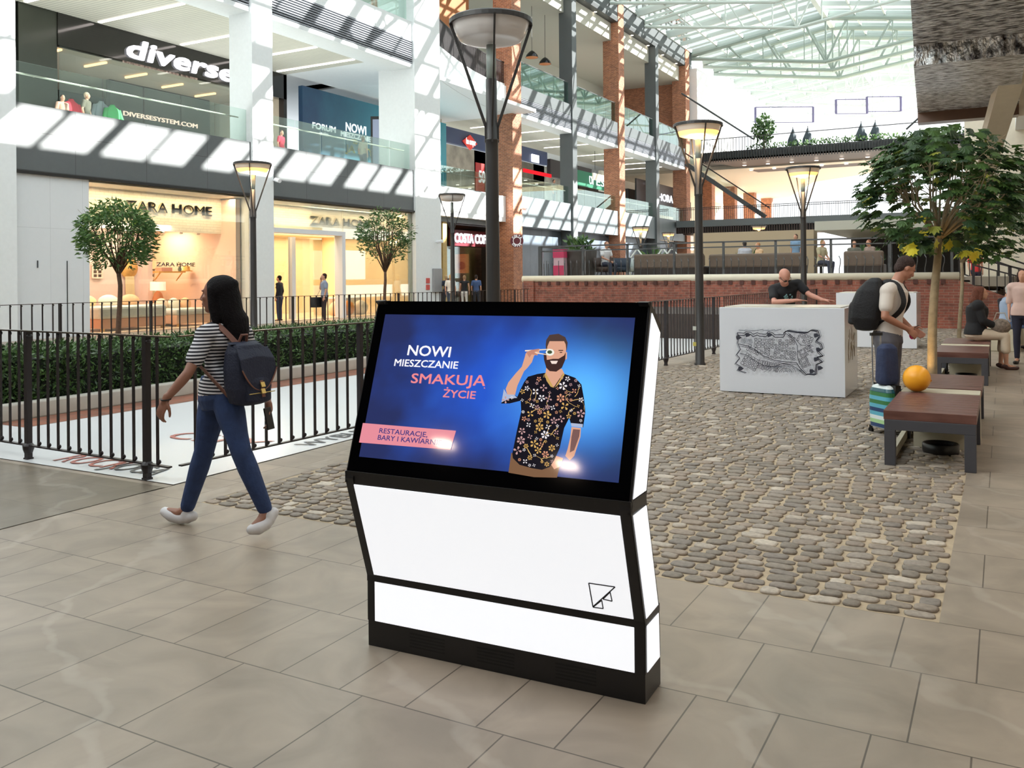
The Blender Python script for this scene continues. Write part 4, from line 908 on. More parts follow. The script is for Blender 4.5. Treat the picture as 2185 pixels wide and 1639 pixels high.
m2_ = N(nt, 'ShaderNodeMath', operation='MULTIPLY'); nt.links.new(mu.outputs[0], m2_.inputs[0]); nt.links.new(nr.outputs[0], m2_.inputs[1]); tb_ = N(nt, 'ShaderNodeBsdfTransparent'); db_ = N(nt, 'ShaderNodeBsdfDiffuse'); db_.inputs[0].default_value = lin((120, 124, 136)); ms_ = N(nt, 'ShaderNodeMixShader'); nt.links.new(m2_.outputs[0], ms_.inputs[0]); nt.links.new(tb_.outputs[0], ms_.inputs[1]); nt.links.new(db_.outputs[0], ms_.inputs[2]); mo_ = N(nt, 'ShaderNodeOutputMaterial'); nt.links.new(ms_.outputs[0], mo_.inputs[0])
wa, wb_ = mpnt(285, 1300), mpnt(1130, 850)
mp1 = fixn(ink.build('printed_map', M_mapi, B1)); MB().box(wa.x, wb_.x, 11.9992, 11.9998, wa.z, wb_.z).build('printed_map_wash', gm, mp1); pale.build('printed_map_shading', M_mapl, mp1); hv.build('printed_map_bastions', M_mapi, mp1)
# worn side print
b = MB(); random.seed(2)
for k in range(60):
    yy = random.uniform(12.25, 12.85); zz = random.uniform(.42, .78); h_ = random.uniform(.03, .12); b.box(-1.7795, -1.7785, yy, yy+random.uniform(.01, .03), zz, zz+h_)
b.build('side_print', mat('faded_print', (150, 132, 108), .4), B1)
# ------------------------------------------------------------------ home shop on the ground floor
M_pink = mat('shop_pink_wall', (240, 210, 196), .6); M_warm = mat('shop_warm_wall', (244, 222, 188), .6)
M_whbrick = brickmat('white_brick_panel', (244, 236, 222), (240, 230, 214), (214, 200, 184), .30, .09, .006, axis='y', rough=.5, var=.03, bump=.2)
M_frame = mat('white_door_frame', (226, 228, 232), .4); M_letter = mat('sign_letter_ivory', (206, 186, 150), .35); M_cloth = mat('linen_cream', (240, 226, 204), .8, var=.05)
struct(MB().box(-23.5, -23.15, 14.4, 16.65, 0, 4.5), 'wall_white_panel', brickmat('white_panels', (222, 226, 230), (220, 224, 228), (190, 194, 198), 1.0, 3.05, .004, axis='y', off=(.55, 0), offset=0, rough=.5, var=.01, bump=.1))
struct(MB().box(-23.5, -23.1, 4.9, 13.4, 0, 4.5), 'wall_white_panel_outer', M_white)
b = MB(); b.box(-23.16, -23.13, 15.93, 15.95, .1, 2.15); b.box(-23.16, -23.12, 15.05, 15.07, 1.95, 2.15); struct(b, 'door_1', M_dgray)
b = MB(); b.box(-28.4, -28.2, 16.0, 33, 0, 4.5); struct(b, 'wall_shop_back', M_warm)
b = MB(); b.box(-28.4, -23.4, 16.5, 16.65, 0, 4.5); b.box(-26.2, -26.0, 16.65, 20.7, 0, 3.3); struct(b, 'wall_shop_pink', M_pink)
b = MB(); b.box(-26.6, -25.7, 20.7, 20.9, 0, 3.2); b.box(-28.2, -23.6, 22.7, 22.9, 0, 4.4); struct(b, 'wall_shop_partition', M_pink)
b = MB(); b.box(-24.45, -24.3, 16.65, 22.7, 3.2, 4.5); b.box(-24.45, -24.3, 24.0, 32.8, 3.3, 4.5); struct(b, 'wall_sign_panel', M_whbrick)
struct(MB().box(-28.4, -23.2, 16.5, 33, 4.45, 4.55), 'ceiling_shop', M_cream)
struct(MB().box(-28.4, -24.45, 16.5, 33, 3.5, 3.56), 'ceiling_shop_low', M_cream)
b = MB(); b.box(-28.4, -23.3, 32.6, 32.8, 0, 4.5); struct(b, 'wall_shop_end', M_warm)
struct(MB().box(-28.2, -23.3, 16.65, 32.7, .0, .03), 'floor_shop', mat('shop_floor', (226, 204, 178), .3))
for nm, (y0, y1) in (('window_2', (16.65, 22.95)), ('window_3', (28.05, 32.8))):
    MB_ = MB(); MB_.box(-23.22, -23.20, y0, y1, .05, 4.5); struct(MB_, nm, M_shopgl)
b = MB(); b.box(-23.24, -23.2, 23.95, 28.05, 3.45, 4.5); struct(b, 'window_4', M_shopgl)
b = MB(); b.box(-23.5, -23.1, 23.95, 28.05, 3.28, 3.45); b.box(-23.5, -23.1, 27.85, 28.05, 0, 3.28); b.box(-24.2, -24.0, 25.95, 26.15, 0, 3.2); struct(b, 'door_2', M_frame)
b = MB(); b.box(-24.15, -24.12, 24.0, 25.95, 0, 3.2); b.box(-24.15, -24.12, 26.15, 27.85, 0, 3.2); struct(b, 'door_3', M_shopgl)
area('shop_sign_wash', (-23.75, 19.7, 4.4), .3, 120, (1, .76, .46), (0, 0, 0), 6.0)
area('shop_sign_wash', (-23.75, 28.4, 4.4), .3, 180, (1, .76, .46), (0, 0, 0), 8.4)
area('shop_light', (-24.7, 18.6, 3.4), 1.4, 170, (1, .84, .70), (0, 0, 0), 3.8)
area('shop_light', (-26.5, 21.8, 3.4), 1.4, 100, (1, .72, .44), (0, 0, 0), 1.2)
area('shop_light', (-26.2, 28.3, 3.4), 3.2, 400, (1, .74, .46), (0, 0, 0), 8.0)
def sign(name, label, s, p, size, wdt, m, yd=(0, 0, 1), xd=(0, 1, 0), depth=.05, bold=0.0, space=1.0, shear=0.0):
    o = text(s, name, m, None, size, p, xd, yd, depth, bold, wdt, space=space, shear=shear); return tag(o, label, 'sign')
sign('shop_sign', 'raised ivory shop lettering behind the round feathery tree', 'ZARA HOME', (-24.26, 18.75, 3.80), .46, 3.45, M_letter, bold=.008)
sign('shop_sign', 'raised ivory shop lettering behind the sparse round tree', 'ZARA HOME', (-24.26, 27.3, 3.78), .46, 3.9, M_letter, bold=.008)
p = onx(334, 568, -23.18); q = onx(416, 568, -23.18)
sign('window_lettering', 'small white lettering on the shop window glass above the shelf', 'ZARA HOME', (-23.18, p.y, p.z), .17, q.y-p.y, M_frame, depth=.004, bold=.004)
# arched window ornament
def at25(px, py, x=-25.95): v = onx(px, py, x); return v
a0 = at25(197, 593); a1 = at25(217, 556)
r = empty('arched_mirror', (a0.x, a0.y, a0.z), 'small cream arched window-shaped mirror on the pink shop wall', 'mirror')
yy0, yy1, zz0, zz1 = a0.y, a1.y, a0.z, a1.z; rad = (yy1-yy0)/2
b = MB(); n = 10
for i in range(n): 
    t0, t1 = PI*i/n, PI*(i+1)/n; cy = (yy0+yy1)/2; b.bar((-25.93, cy+math.cos(t0)*rad, zz1-rad+math.sin(t0)*rad), (-25.93, cy+math.cos(t1)*rad, zz1-rad+math.sin(t1)*rad), .04, .04, up=(1, 0, 0))
b.box(-25.95, -25.91, yy0-.02, yy0+.02, zz0, zz1-rad); b.box(-25.95, -25.91, yy1-.02, yy1+.02, zz0, zz1-rad); b.box(-25.95, -25.91, yy0, yy1, zz0-.02, zz0+.02); b.box(-25.95, -25.91, cy-.015, cy+.015, zz0, zz1)
for k in range(1, 4): z = zz0+(zz1-rad-zz0)*k/3; b.box(-25.95, -25.91, yy0, yy1, z-.015, z+.015)
b.build('frame', M_cloth, r); b = MB(); b.prism([(-25.96, yy0, zz0), (-25.96, yy1, zz0)] + [(-25.96, cy+math.cos(PI*i/n)*rad, zz1-rad+math.sin(PI*i/n)*rad) for i in range(n+1)], (0, 0, 0), (.01, 0, 0)); b.build('mirror_glass', mat('mirror_brown', (122, 100, 90), .2), r)
# straw hat / round woven wall piece with hanging fibres
h = at25(275, 572); M_straw = mat('straw', (226, 172, 96), .8, var=.12, vs=10)
r = empty('straw_wall_hanging', h, 'round straw wall piece with long pale fibres on the pink shop wall', 'wall decoration'); b = MB(); b.smooth = True
b.lathe((-25.95, h.y, h.z), [(.0, .10), (.12, .09), (.17, .03), (.34, .02), (.35, 0)], 28, (Vector((0, 1, 0)), Vector((0, 0, 1)), Vector((1, 0, 0)))); b.build('disc', M_straw, r)
b = MB()
for k in range(14): yk = h.y-.16+k*.025; b.tube([(-25.92, yk, h.z-.28), (-25.9, yk+.01, h.z-.9), (-25.9, yk*1+.02*math.sin(k), h.z-1.5)], .014, 5)
b.build('fibres', mat('pale_fibre', (232, 206, 160), .9), r)
# shelf with lamp, vase and hat
s0 = at25(325, 581); s1 = at25(382, 581)
r = empty('wall_shelf', s0, 'thin ochre wall shelf with objects on the pink shop wall', 'shelf'); MB().box(-26.0, -25.6, s0.y, s1.y, s0.z-.02, s0.z+.03).build('board', M_straw, r); b = MB(); b.bar((-25.98, s0.y+.1, s0.z-.3), (-25.65, s0.y+.1, s0.z), .03, .03); b.build('bracket', M_straw, r); b = MB(); b.bar((-25.98, s1.y-.1, s0.z-.3), (-25.65, s1.y-.1, s0.z), .03, .03); b.build('bracket', M_straw, r)
b = MB(); b.smooth = True; b.lathe((-25.8, s0.y+1.35, s0.z+.03), [(.20, 0), (.22, .02), (.13, .04), (.12, .18), (.0, .22)], 20); tag(b.build('straw_hat', M_straw), 'rounded straw hat resting on the ochre wall shelf', 'hat')
b = MB(); b.smooth = True; b.lathe((-25.8, s0.y+1.05, s0.z+.03), [(.05, 0), (.07, .08), (.04, .15), (.045, .17)], 14); o = b.build('vase', mat('teal_vase', (92, 112, 110), .3)); tag(o, 'small teal vase with twigs on the ochre wall shelf', 'vase'); b = MB(); random.seed(4)
for k in range(12): b.tube([(-25.8, s0.y+1.05, s0.z+.18), Vector((-25.8, s0.y+1.05, s0.z+.3)) + rdir()*.1], .006, 4)
b.build('twigs', mat('twig_green', (70, 90, 80), .8), o)
b = MB(); b.box(-25.95, -25.65, s0.y+.15, s0.y+.6, s0.z+.03, s0.z+.16); tag(b.build('folded_linen', mat('linen_rose', (232, 170, 150), .8)), 'folded rose linen lying on the ochre wall shelf', 'folded cloth')
lp = at25(337, 620, -25.4); r = empty('table_lamp', (lp.x, lp.y, .9), 'table lamp with white drum shade beside the shop window shelf', 'lamp')
zs = lp.z; b = MB(); b.smooth = True; b.lathe((lp.x, lp.y, zs), [(.26, .0), (.25, .30)], 24); b.build('lamp_shade', mat('shade_white', (252, 236, 214), .7, emit=.5), r); b = MB(); b.smooth = True; b.lathe((lp.x, lp.y, .78), [(.10, 0), (.20, .12), (.13, zs-.78-.1), (.03, zs-.78), (.03, zs-.6)], 18); b.build('base', mat('terracotta', (196, 120, 76), .6), r)
MB().box(lp.x-.3, lp.x+.3, lp.y-.5, lp.y+.35, .0, .78).build('x', M_cloth); o = bpy.data.objects['x']; o.name = 'side_table'; tag(o, 'long pale console table under the drum lamp', 'table')
# beds and cushions
def bed(label, px, x, wdt, ln, h, c, c2):
    p = onx(px, 690, x); r = empty('bed', (x, p.y, 0), label, 'bed'); b = MB(); b.box(x-ln, x, p.y, p.y+wdt, .12, .42); b.build('base', mat('bed_base_%d' % c[0], c, .7), r, .03); MB().box(x-ln, x+.02, p.y-.03, p.y+wdt+.03, .40, h).build('blanket', M_quilt, r, .08)
    for k in range(3): b = MB(); b.smooth = True; b.ell((x-ln+.35, p.y+wdt*(k+.5)/3, h+.14), ((.14, 0, .06), (0, wdt/6.6, 0), (-.05, 0, .2)), 14, 9); b.build('pillow', mat('pillow_%d' % (k+c[0]), [c2, (250, 240, 220), (236, 190, 150)][k], .8), r)
    for yy in (p.y+.1, p.y+wdt-.1):
        MB().box(x-.1, x, yy-.04, yy+.04, 0, .12).build('leg', M_straw, r)
M_quilt = mat('quilt_grey', (214, 214, 206), .85, var=.06, vs=10)
bed('bed with grey quilt behind the feathery tree in the shop window', 215, -23.9, 2.4, 1.6, .78, (206, 150, 120), (252, 226, 170))
bed('low daybed with cream cushions behind the walking woman', 378, -23.9, 1.5, 1.4, .62, (228, 180, 150), (240, 214, 190))
# shelves with cushions seen past the partition
r = empty('shelf_unit', (-28, 21.5, 0), 'warm lit shelf unit with stacked cushions above the walking woman', 'shelf'); b = MB()
for z in (.5, 1.0, 1.5, 2.0): b.box(-28.2, -27.7, 20.9, 22.7, z, z+.04)
for yy in (20.92, 21.5, 22.1, 22.66): b.box(-28.2, -27.7, yy, yy+.03, .3, 2.3)
b.build('frame', M_cloth, r)
for k in range(6):
    b = MB(); b.smooth = True; yy = 21.2 + (k % 3)*.6; z = 1.54 + (k//3)*.22; b.ell((-27.8, yy, z+.1), ((.15, 0, 0), (0, .27, 0), (0, 0, .11)), 14, 8); tag(b.build('cushion', mat('cushion_%d' % (k % 3), [(246, 222, 190), (222, 140, 100), (236, 214, 200)][k % 3], .8)), ['cream cushion', 'orange cushion', 'pale grey cushion'][k % 3] + (' lying on the shelf board of the warm lit unit' if k < 3 else ' on top of the stack in the warm lit unit'), 'cushion', 'cushions on the lit shelf unit')
for k in range(5):
    r = empty('track_spotlight', (-24.9, 19.2+k*.75, 3.4), 'small white ceiling spotlight under the sign panel, one of the row', 'spotlight', 'spotlights in the shop window'); b = MB(); b.tube([(-24.9, 19.2+k*.75, 3.5), (-24.9, 19.2+k*.75, 3.35)], .02, 8); b.build('stem', M_frame, r); b = MB(); b.tube([(-24.9, 19.2+k*.75, 3.36), (-24.85, 19.15+k*.75, 3.18)], .06, 10); b.build('head', M_frame, r)
# entrance interior: tables, rug rolls, display
def plainbox(name, label, cat, b3, m, bev=.02, group=None): o = MB().box(*b3).build(name, m, None, bev); return tag(o, label, cat, group)
plainbox('display_table', 'low display table with white cloth inside the shop entrance', 'table', (-25.6, -24.8, 29.0, 31.2, 0, .75), M_cloth)
plainbox('display_cabinet', 'tall pale cabinet deep inside the warm shop entrance', 'cabinet', (-28.1, -27.6, 25.2, 26.4, 0, 2.0), M_cloth)
for k, (yy, c) in enumerate(((28.9, (236, 190, 160)), (29.6, (240, 150, 60)), (30.5, (250, 236, 220)))):
    b = MB(); b.smooth = True; b.ell((-24.3, yy, .32), ((.3, 0, 0), (0, .34, 0), (0, 0, .32)), 16, 10); tag(b.build('floor_cushion', mat('floor_cushion_%d' % k, c, .8)), ['rose', 'orange', 'white'][k] + ' round floor cushion in the shop window behind the sparse tree', 'cushion')
b = MB(); b.bar((-24.6, 24.9, .03), (-24.6, 24.9, 1.5), .05, .05); b.bar((-24.6, 25.5, .03), (-24.6, 25.5, 1.5), .05, .05); b.bar((-24.6, 24.88, 1.5), (-24.6, 25.52, 1.5), .05, .05); tag(b.build('gate_antenna', M_frame), 'slim anti-theft gate frame in the shop entrance', 'gate')
# ------------------------------------------------------------------ signs and boxes on the wide white column
p = onx(932, 607, -22.99); plainbox('wall_terminal', 'grey wall terminal with dark screen on the wide white column', 'terminal', (-23.0, -22.9, p.y-.35, p.y+.35, .9, 2.0), mat('terminal_grey', (150, 150, 152), .4))
for k, py in enumerate((599, 613)):
    p = onx(913, py, -22.99); plainbox('safety_sign', ['small red and white fire sign, the upper one on the white column', 'small red and white fire sign, the lower one on the white column'][k], 'sign', (-23.0, -22.97, p.y-.14, p.y+.14, p.z-.12, p.z+.12), mat('safety_red', (206, 90, 84), .5), .004)
def camera_(label, p, d=(1, -.3, -.25)):
    r = empty('security_camera', p, label, 'camera'); d = Vector(d).normalized(); p = Vector(p); b = MB(); b.tube([p, p+Vector((.18, 0, 0))], .03, 8); b.build('bracket', M_frame, r); b = MB(); b.tube([p+Vector((.18, 0, 0))-d*.1, p+Vector((.18, 0, 0))+d*.2], .075, 12); b.build('body', M_frame, r)
camera_('white security camera high on the wide white column', onx(913, 398, -22.99))
camera_('white wall lamp arm on the wide white column above the terminal', onx(930, 516, -22.99), (1, 0, .1))
camera_('small camera on the first brick column over the parapet', onx(1113, 446, -24.98))
camera_('white camera box on the first white column beside the lamp head', onx(583, 385, -22.99))
# ------------------------------------------------------------------ first floor: dark shop with the big sign
M_blackgl = mat('black_fascia_gloss', (14, 12, 12), .12, coat=.6)
M_wsign = glow('sign_white_lit', (250, 250, 255), 2.2)
struct(MB().box(-29.3, -29.0, 19.7, 31.1, 9.88, 11.05), 'wall_black_fascia', M_blackgl)
b = MB(); b.box(-29.3, -29.05, 4, 18.2, 6.3, 11.05); b.box(-29.3, -29.05, 18.3, 19.7, 6.3, 11.05); struct(b, 'wall_dark_panels', mat('dark_olive_glass', (56, 60, 52), .2))
struct(MB().box(-37, -36.8, 14, 33, 6.3, 11), 'wall_dark_shop_back', M_dark)
struct(MB().box(-37, -29.3, 19.5, 19.7, 6.3, 11), 'wall_dark_shop_side', M_dark); struct(MB().box(-37, -29.3, 19.7, 31.1, 10.1, 10.2), 'ceiling_dark_shop', M_cream)
struct(MB().box(-29.1, -29.08, 19.8, 28.6, 6.3, 9.88), 'window_5', M_shopgl)
struct(MB().box(-29.3, -29.0, 30.9, 31.1, 6.3, 11), 'trim_1', M_black)
struct(MB().box(-33.3, -33.03, 24.8, 30.2, 7.9, 10.1), 'wall_dark_shop_header', M_dark)
area('dark_shop_light', (-32, 25, 10.0), 4, 110, (1, .9, .8), (0, 0, 0), 9)
sign('shop_sign', 'large glowing white slanted sign on the black upper fascia', 'diverse', (-28.98, 22.5, 10.06), 1.02, 5.3, M_wsign, bold=.035, depth=.08, shear=.16)
sign('shop_sign', 'small lit web address sign inside the dark upper shop', 'DIVERSESYSTEM.COM', (-33.0, 25.4, 8.66), .28, 4.0, glow('sign_rose', (255, 214, 196), 1.6))
for k in range(5): plainbox('pendant_bar_light', 'orange tinted strip light hanging in the dark upper shop', 'ceiling light', (-31.5-k*.3, -30.2-k*.3, 20.6+k*2.1, 20.68+k*2.1, 10.03, 10.1), glow('strip_orange', (255, 196, 130), 3), 0, 'strip lights in the dark upper shop')
random.seed(6)
for k in range(7):    # garment rails
    r = empty('garment_rack', (-30.6-(k % 3)*1.6, 20.6+k*1.35, 6.3), 'black garment rack full of dark clothes in the upper shop', 'rack', 'garment racks in the upper shop'); x_, y_ = -30.6-(k % 3)*1.6, 20.6+k*1.35; b = MB()
    for dy in (0, 1.1): b.tube([(x_, y_+dy, 6.3), (x_, y_+dy, 7.9)], .02, 6)
    b.tube([(x_, y_, 7.9), (x_, y_+1.1, 7.9)], .02, 6); b.build('rail', M_black, r)
    for j in range(9):
        c = random.choice(((60, 62, 60), (120, 122, 118), (180, 180, 176), (44, 58, 52), (150, 120, 100), (200, 205, 205))); b = MB(); yy = y_+.1+j*.11; b.hexa([(x_-.22, yy, 6.9), (x_+.22, yy, 6.9), (x_+.22, yy+.05, 6.9), (x_-.22, yy+.05, 6.9), (x_-.1, yy, 7.85), (x_+.1, yy, 7.85), (x_+.1, yy+.05, 7.85), (x_-.1, yy+.05, 7.85)]); b.build('garment', mat('garment_%d_%d' % (c[0], c[1]), c, .8), r)
def bust(label, px, py, x, c, k=1.0):
    p = onx(px, py, x); r = empty('jacket_on_stand', (p.x, p.y, 6.3), label, 'clothing'); b = MB(); b.smooth = True; z = p.z
    b.loft([[Vector((p.x+math.cos(t)*a, p.y+math.sin(t)*w_, z+dz)) for t in [2*PI*i/16 for i in range(16)]] for dz, w_, a in ((-.75, .30, .20), (-.4, .28, .19), (-.05, .30, .18), (.12, .26, .14), (.2, .12, .09), (.27, .08, .07))]); b.build('jacket', mat('jacket_%d' % c[0], c, .7), r)
    for s in (-1, 1): b = MB(); b.smooth = True; b.tube([(p.x, p.y+s*.24, z+.1), (p.x+.03, p.y+s*.37, z-.25), (p.x+.05, p.y+s*.36, z-.65)], [.09, .075, .055], 10); b.build('sleeve', mat('jacket_%d' % c[0], c, .7), r)
    b = MB(); b.tube([(p.x, p.y, 6.3), (p.x, p.y, z+.3)], .025, 8); b.build('pole', M_black, r)
bust('red jacket on a stand in the upper shop window', 152, 228, -28.6, (206, 52, 72)); bust('green jacket on a stand in the upper shop window', 240, 240, -28.4, (78, 170, 104)); bust('grey jacket on a stand beside the green one in the upper shop', 216, 232, -28.8, (140, 152, 158))
# ceiling line lights of the first floor walkway
def linelight(y, x0=-28.8, x1=-24.4, lb='white strip light recessed in the walkway ceiling beside the white columns'):
    o = MB().box(x0, x1, y-.07, y+.07, 10.985, 11.03).build('strip_light', M_lineglow); tag(o, lb, 'ceiling light', 'strip lights over the upper walkway')
for y_ in (15.6, 18.4, 21.2, 24.9, 27.9, 30.3): linelight(y_)
for y_ in (36.5, 40.0, 49, 52.4, 56, 59.5, 65, 68.5, 72, 75.5): o = MB().box(-30, -26.3, y_-.06, y_+.06, 11.17, 11.21).build('strip_light', M_lineglow); tag(o, 'long white strip light in the brick arcade ceiling', 'ceiling light', 'strip lights in the brick arcade')
# blue poster wall, totem, passage
m = bpy.data.materials.new('blue_poster'); m.use_nodes = True; nt = m.node_tree; b_ = nt.nodes['Principled BSDF']; g = N(nt, 'ShaderNodeNewGeometry'); sp = N(nt, 'ShaderNodeSeparateXYZ'); nt.links.new(g.outputs['Position'], sp.inputs[0])
n_ = N(nt, 'ShaderNodeTexNoise'); n_.inputs['Scale'].default_value = .7; n_.inputs['Detail'].default_value = 5; nt.links.new(g.outputs['Position'], n_.inputs['Vector']); mr = N(nt, 'ShaderNodeMapRange'); mr.inputs[1].default_value = 32; mr.inputs[2].default_value = 44; nt.links.new(sp.outputs[1], mr.inputs[0])
ad = N(nt, 'ShaderNodeMath', operation='MULTIPLY_ADD'); ad.inputs[1].default_value = .35; nt.links.new(n_.outputs['Fac'], ad.inputs[0]); nt.links.new(mr.outputs[0], ad.inputs[2]); cr = N(nt, 'ShaderNodeValToRGB'); e = cr.color_ramp.elements; e[0].position = .15; e[0].color = lin((40, 62, 100)); e[1].position = 1; e[1].color = lin((70, 160, 178)); nt.links.new(ad.outputs[0], cr.inputs[0]); nt.links.new(cr.outputs[0], b_.inputs['Base Color']); b_.inputs['Roughness'].default_value = .4
r = empty('wall_poster', (-28.95, 38, 6.3), 'large blue wall poster reading NOWI MIESZCZANIE on the upper walkway', 'poster'); MB().box(-29.2, -28.95, 32.1, 44.5, 6.3, 10.72).build('print', m, r)
M_yel = mat('poster_yellow', (226, 216, 96), .5); M_pwh = mat('poster_white', (240, 244, 244), .5, emit=.25)
def ptext(s, x0, y0, x1, y1, size, m): p = onx(x0, y0, -28.93); q = onx(x1, y1, -28.93); text(s, 'poster_word', m, r, size, (-28.93, p.y, p.z), (0, 1, 0), (0, 0, 1), .01, .02, q.y-p.y)
ptext('NOWI', 738, 279, 781, 284, .62, M_pwh); ptext('MIESZCZANIE', 728, 290, 791, 299, .36, M_pwh); ptext('TO', 753, 306, 763, 307, .3, M_yel); ptext('JA I TY', 738, 323, 797, 330, .5, M_yel); ptext('FORUM', 667, 273, 716, 281, .4, M_pwh); ptext('GDAŃSK', 682, 287, 701, 290, .16, M_pwh)
tp_ = W(817, 590, 44); r = empty('screen_totem', (tp_.x, tp_.y, 6.3), 'tall black frame screen standing before the blue wall poster', 'information display', rz=-math.radians(-28.9)); b = MB(); b.box(-.52, .52, -.12, .12, 0, 3.25); o = b.build('frame', M_black); o.parent = r
b = MB(); b.box(-.42, .36, -.135, -.12, .9, 3.1); o = b.build('screen', mat('totem_screen', (120, 130, 150), .3, emit=.42, ec=(150, 160, 185))); o.parent = r
struct(MB().box(-37, -29.2, 31.1, 31.3, 6.3, 11), 'wall_passage', M_cream); struct(MB().box(-31.3, -29.2, 43.8, 44.4, 6.3, 11), 'wall_passage_end', M_cream)
# shops of the brick arcade at the first floor
def upshop(y0, y1, z0, z1, c, nm, back=(120, 112, 98)):
    struct(MB().box(-29.3, -29.0, y0, y1, z0, z1), 'wall_' + nm, mat(nm, c, .4)); struct(MB().box(-34.5, -34.3, y0-2, y1+2, 6.3, 11), 'wall_back_' + nm, mat('b_' + nm, back, .6, var=.3, vs=1.2))
upshop(43.2, 58, 9.66, 10.6, (44, 62, 104), 'navy_fascia', (168, 160, 146)); upshop(58.5, 66, 8.9, 10.2, (40, 34, 38), 'black_shop_fascia'); upshop(68, 73, 8.6, 10.3, (236, 232, 220), 'pale_shop_fascia', (190, 186, 176)); upshop(74, 92, 7.6, 9.3, (20, 20, 24), 'black_store_band', (96, 84, 74))
area('arcade_shop_light', (-31.5, 50, 9.6), 3, 90, (1, .92, .8), (0, 0, 0), 12); area('arcade_shop_light', (-31.5, 68, 9.6), 3, 120, (1, .92, .8), (0, 0, 0), 16)
c_ = onx(1003, 304, -28.93); hw = abs(onx(1018, 304, -28.93).y - c_.y); hz = abs(onx(1003, 288, -28.93).z - c_.z)
r = empty('shop_sign', c_, 'red diamond shop sign with white letters on the navy band', 'sign'); b = MB(); b.prism([(-28.98, c_.y-hw, c_.z), (-28.98, c_.y, c_.z+hz), (-28.98, c_.y+hw, c_.z), (-28.98, c_.y, c_.z-hz)], (0, 0, 0), (.08, 0, 0)); b.build('diamond', mat('sign_red', (222, 54, 40), .4, emit=.25), r); text('lee cooper', 'lettering', M_pwh, r, .55, (-28.88, c_.y-hw*.62, c_.z-.14), (0, 1, 0), (0, 0, 1), .02, .02, hw*1.3)
def on29(px, py, x=-28.93): return onx(px, py, x)
p = on29(1135, 345); q = on29(1150, 345); plainbox('shop_sign', 'glowing white leaf-shaped shop sign between brick and grey column', 'sign', (-28.98, -28.9, p.y, q.y, p.z, p.z+.55), M_wsign, .02)
p = on29(1117, 367); q = on29(1176, 362); plainbox('red_strip', 'red glowing strip above the dark upper shop past the brick column', 'light strip', (-28.98, -28.9, p.y, q.y, p.z, p.z+.25), glow('red_glow', (240, 40, 50), 1.0), 0)
p = on29(1243, 392); q = on29(1293, 388); r = empty('shop_sign', p, 'green shop sign with white letters YES', 'sign'); MB().box(-29.0, -28.9, p.y-2, q.y, p.z-.2, p.z+1.0).build('board', mat('sign_green', (44, 120, 92), .5, emit=.1), r); text('U', 'lettering', M_pwh, r, .9, (-28.88, p.y+1.2, p.z+.1), (0, 1, 0), (0, 0, 1), .02, .03); text('YES', 'lettering', M_pwh, r, .9, (-28.88, q.y-3.4, p.z+.1), (0, 1, 0), (0, 0, 1), .02, .02, 2.9)
p = onx(1409, 428, -27.45); q = onx(1434, 430, -27.45); r = empty('shop_sign', p, 'black shop sign with white capitals past the far grey column', 'sign'); MB().box(-27.6, -27.47, p.y-6, q.y+.8, p.z-1.3, p.z+1.5).build('board', mat('sign_black', (16, 16, 22), .3), r); text('SEPHORA', 'lettering', M_wsign, r, .95, (-27.44, p.y-2.6, p.z), (0, 1, 0), (0, 0, 1), .02, .02, (q.y-p.y)*1.85)
p = on29(1265, 376, -27.5); q = on29(1298, 376, -27.5); r = empty('hanging_sign', p, 'cream hanging direction sign under the arcade ceiling', 'sign'); MB().box(-27.55, -27.45, p.y, q.y, p.z-.25, p.z+.25).build('board', mat('sign_cream', (232, 226, 204), .5, emit=.3), r); b = MB()
for yy in (p.y+.4, q.y-.4): b.tube([(-27.5, yy, p.z+.25), (-27.5, yy, 11.2)], .02, 5)
b.build('rod', M_dgray, r)
p = onx(975, 372, -28.5); r = empty('sale_banner', p, 'red and white sale poster with 50 behind the upper balustrade', 'poster'); p = onx(1016, 366, -27.4); q = onx(1034, 366, -27.4); MB().box(-27.45, -27.4, p.y, q.y, 6.3, p.z+.55).build('sheet', mat('sale_red', (206, 50, 48), .5), r); text('50', 'lettering', M_pwh, r, 1.0, (-27.38, p.y+.3, p.z-.6), (0, 1, 0), (0, 0, 1), .01, .03, (q.y-p.y)*.7)
for lb, x, y0, y1, z, n in (('glass balustrade on the pale parapet below the navy shop band', -26.3, 36.6, 45.4, 6.45, 5), ('glass balustrade in the bay between the first brick and grey columns', -25.35, 46.6, 53.8, 6.4, 4), ('glass balustrade between the first grey and second brick columns', -25.35, 54.5, 62.0, 6.4, 4), ('glass balustrade between the second brick and second grey columns', -25.35, 63.1, 70.1, 6.4, 4), ('glass balustrade in the last bay before the far brick column', -25.35, 70.8, 78, 6.4, 4)): balustrade(lb, x, y0, y1, z, 1.15, .85, n)
M_gl2 = glass('upper_glass', (206, 232, 228), .22)
for lb, y0, y1 in (('second floor glass parapet between the first brick and grey columns', 46.6, 53.8), ('second floor glass parapet between the first grey and second brick columns', 54.5, 62.0), ('second floor glass parapet between the second brick and second grey columns', 63.1, 70.1), ('second floor glass parapet in the last bay before the far brick column', 70.8, 78)):
    r = empty('glass_parapet', (-25.3, y0, 13), lb, 'balustrade', 'glass parapets of the second floor')
    for k in range(4): MB().box(-25.32, -25.3, y0+(y1-y0)*k/4+.02, y0+(y1-y0)*(k+1)/4-.02, 13.0, 14.5).build('glass_panel', M_gl2, r)
    b = MB(); b.tube([(-25.31, y0, 14.5), (-25.31, y1, 14.5)], .03, 6); b.build('top_rail', M_gray, r)
r = empty('glass_parapet', (-23.4, 24, 13), 'second floor glass parapet over the louvres between the white columns', 'balustrade', 'glass parapets of the second floor')
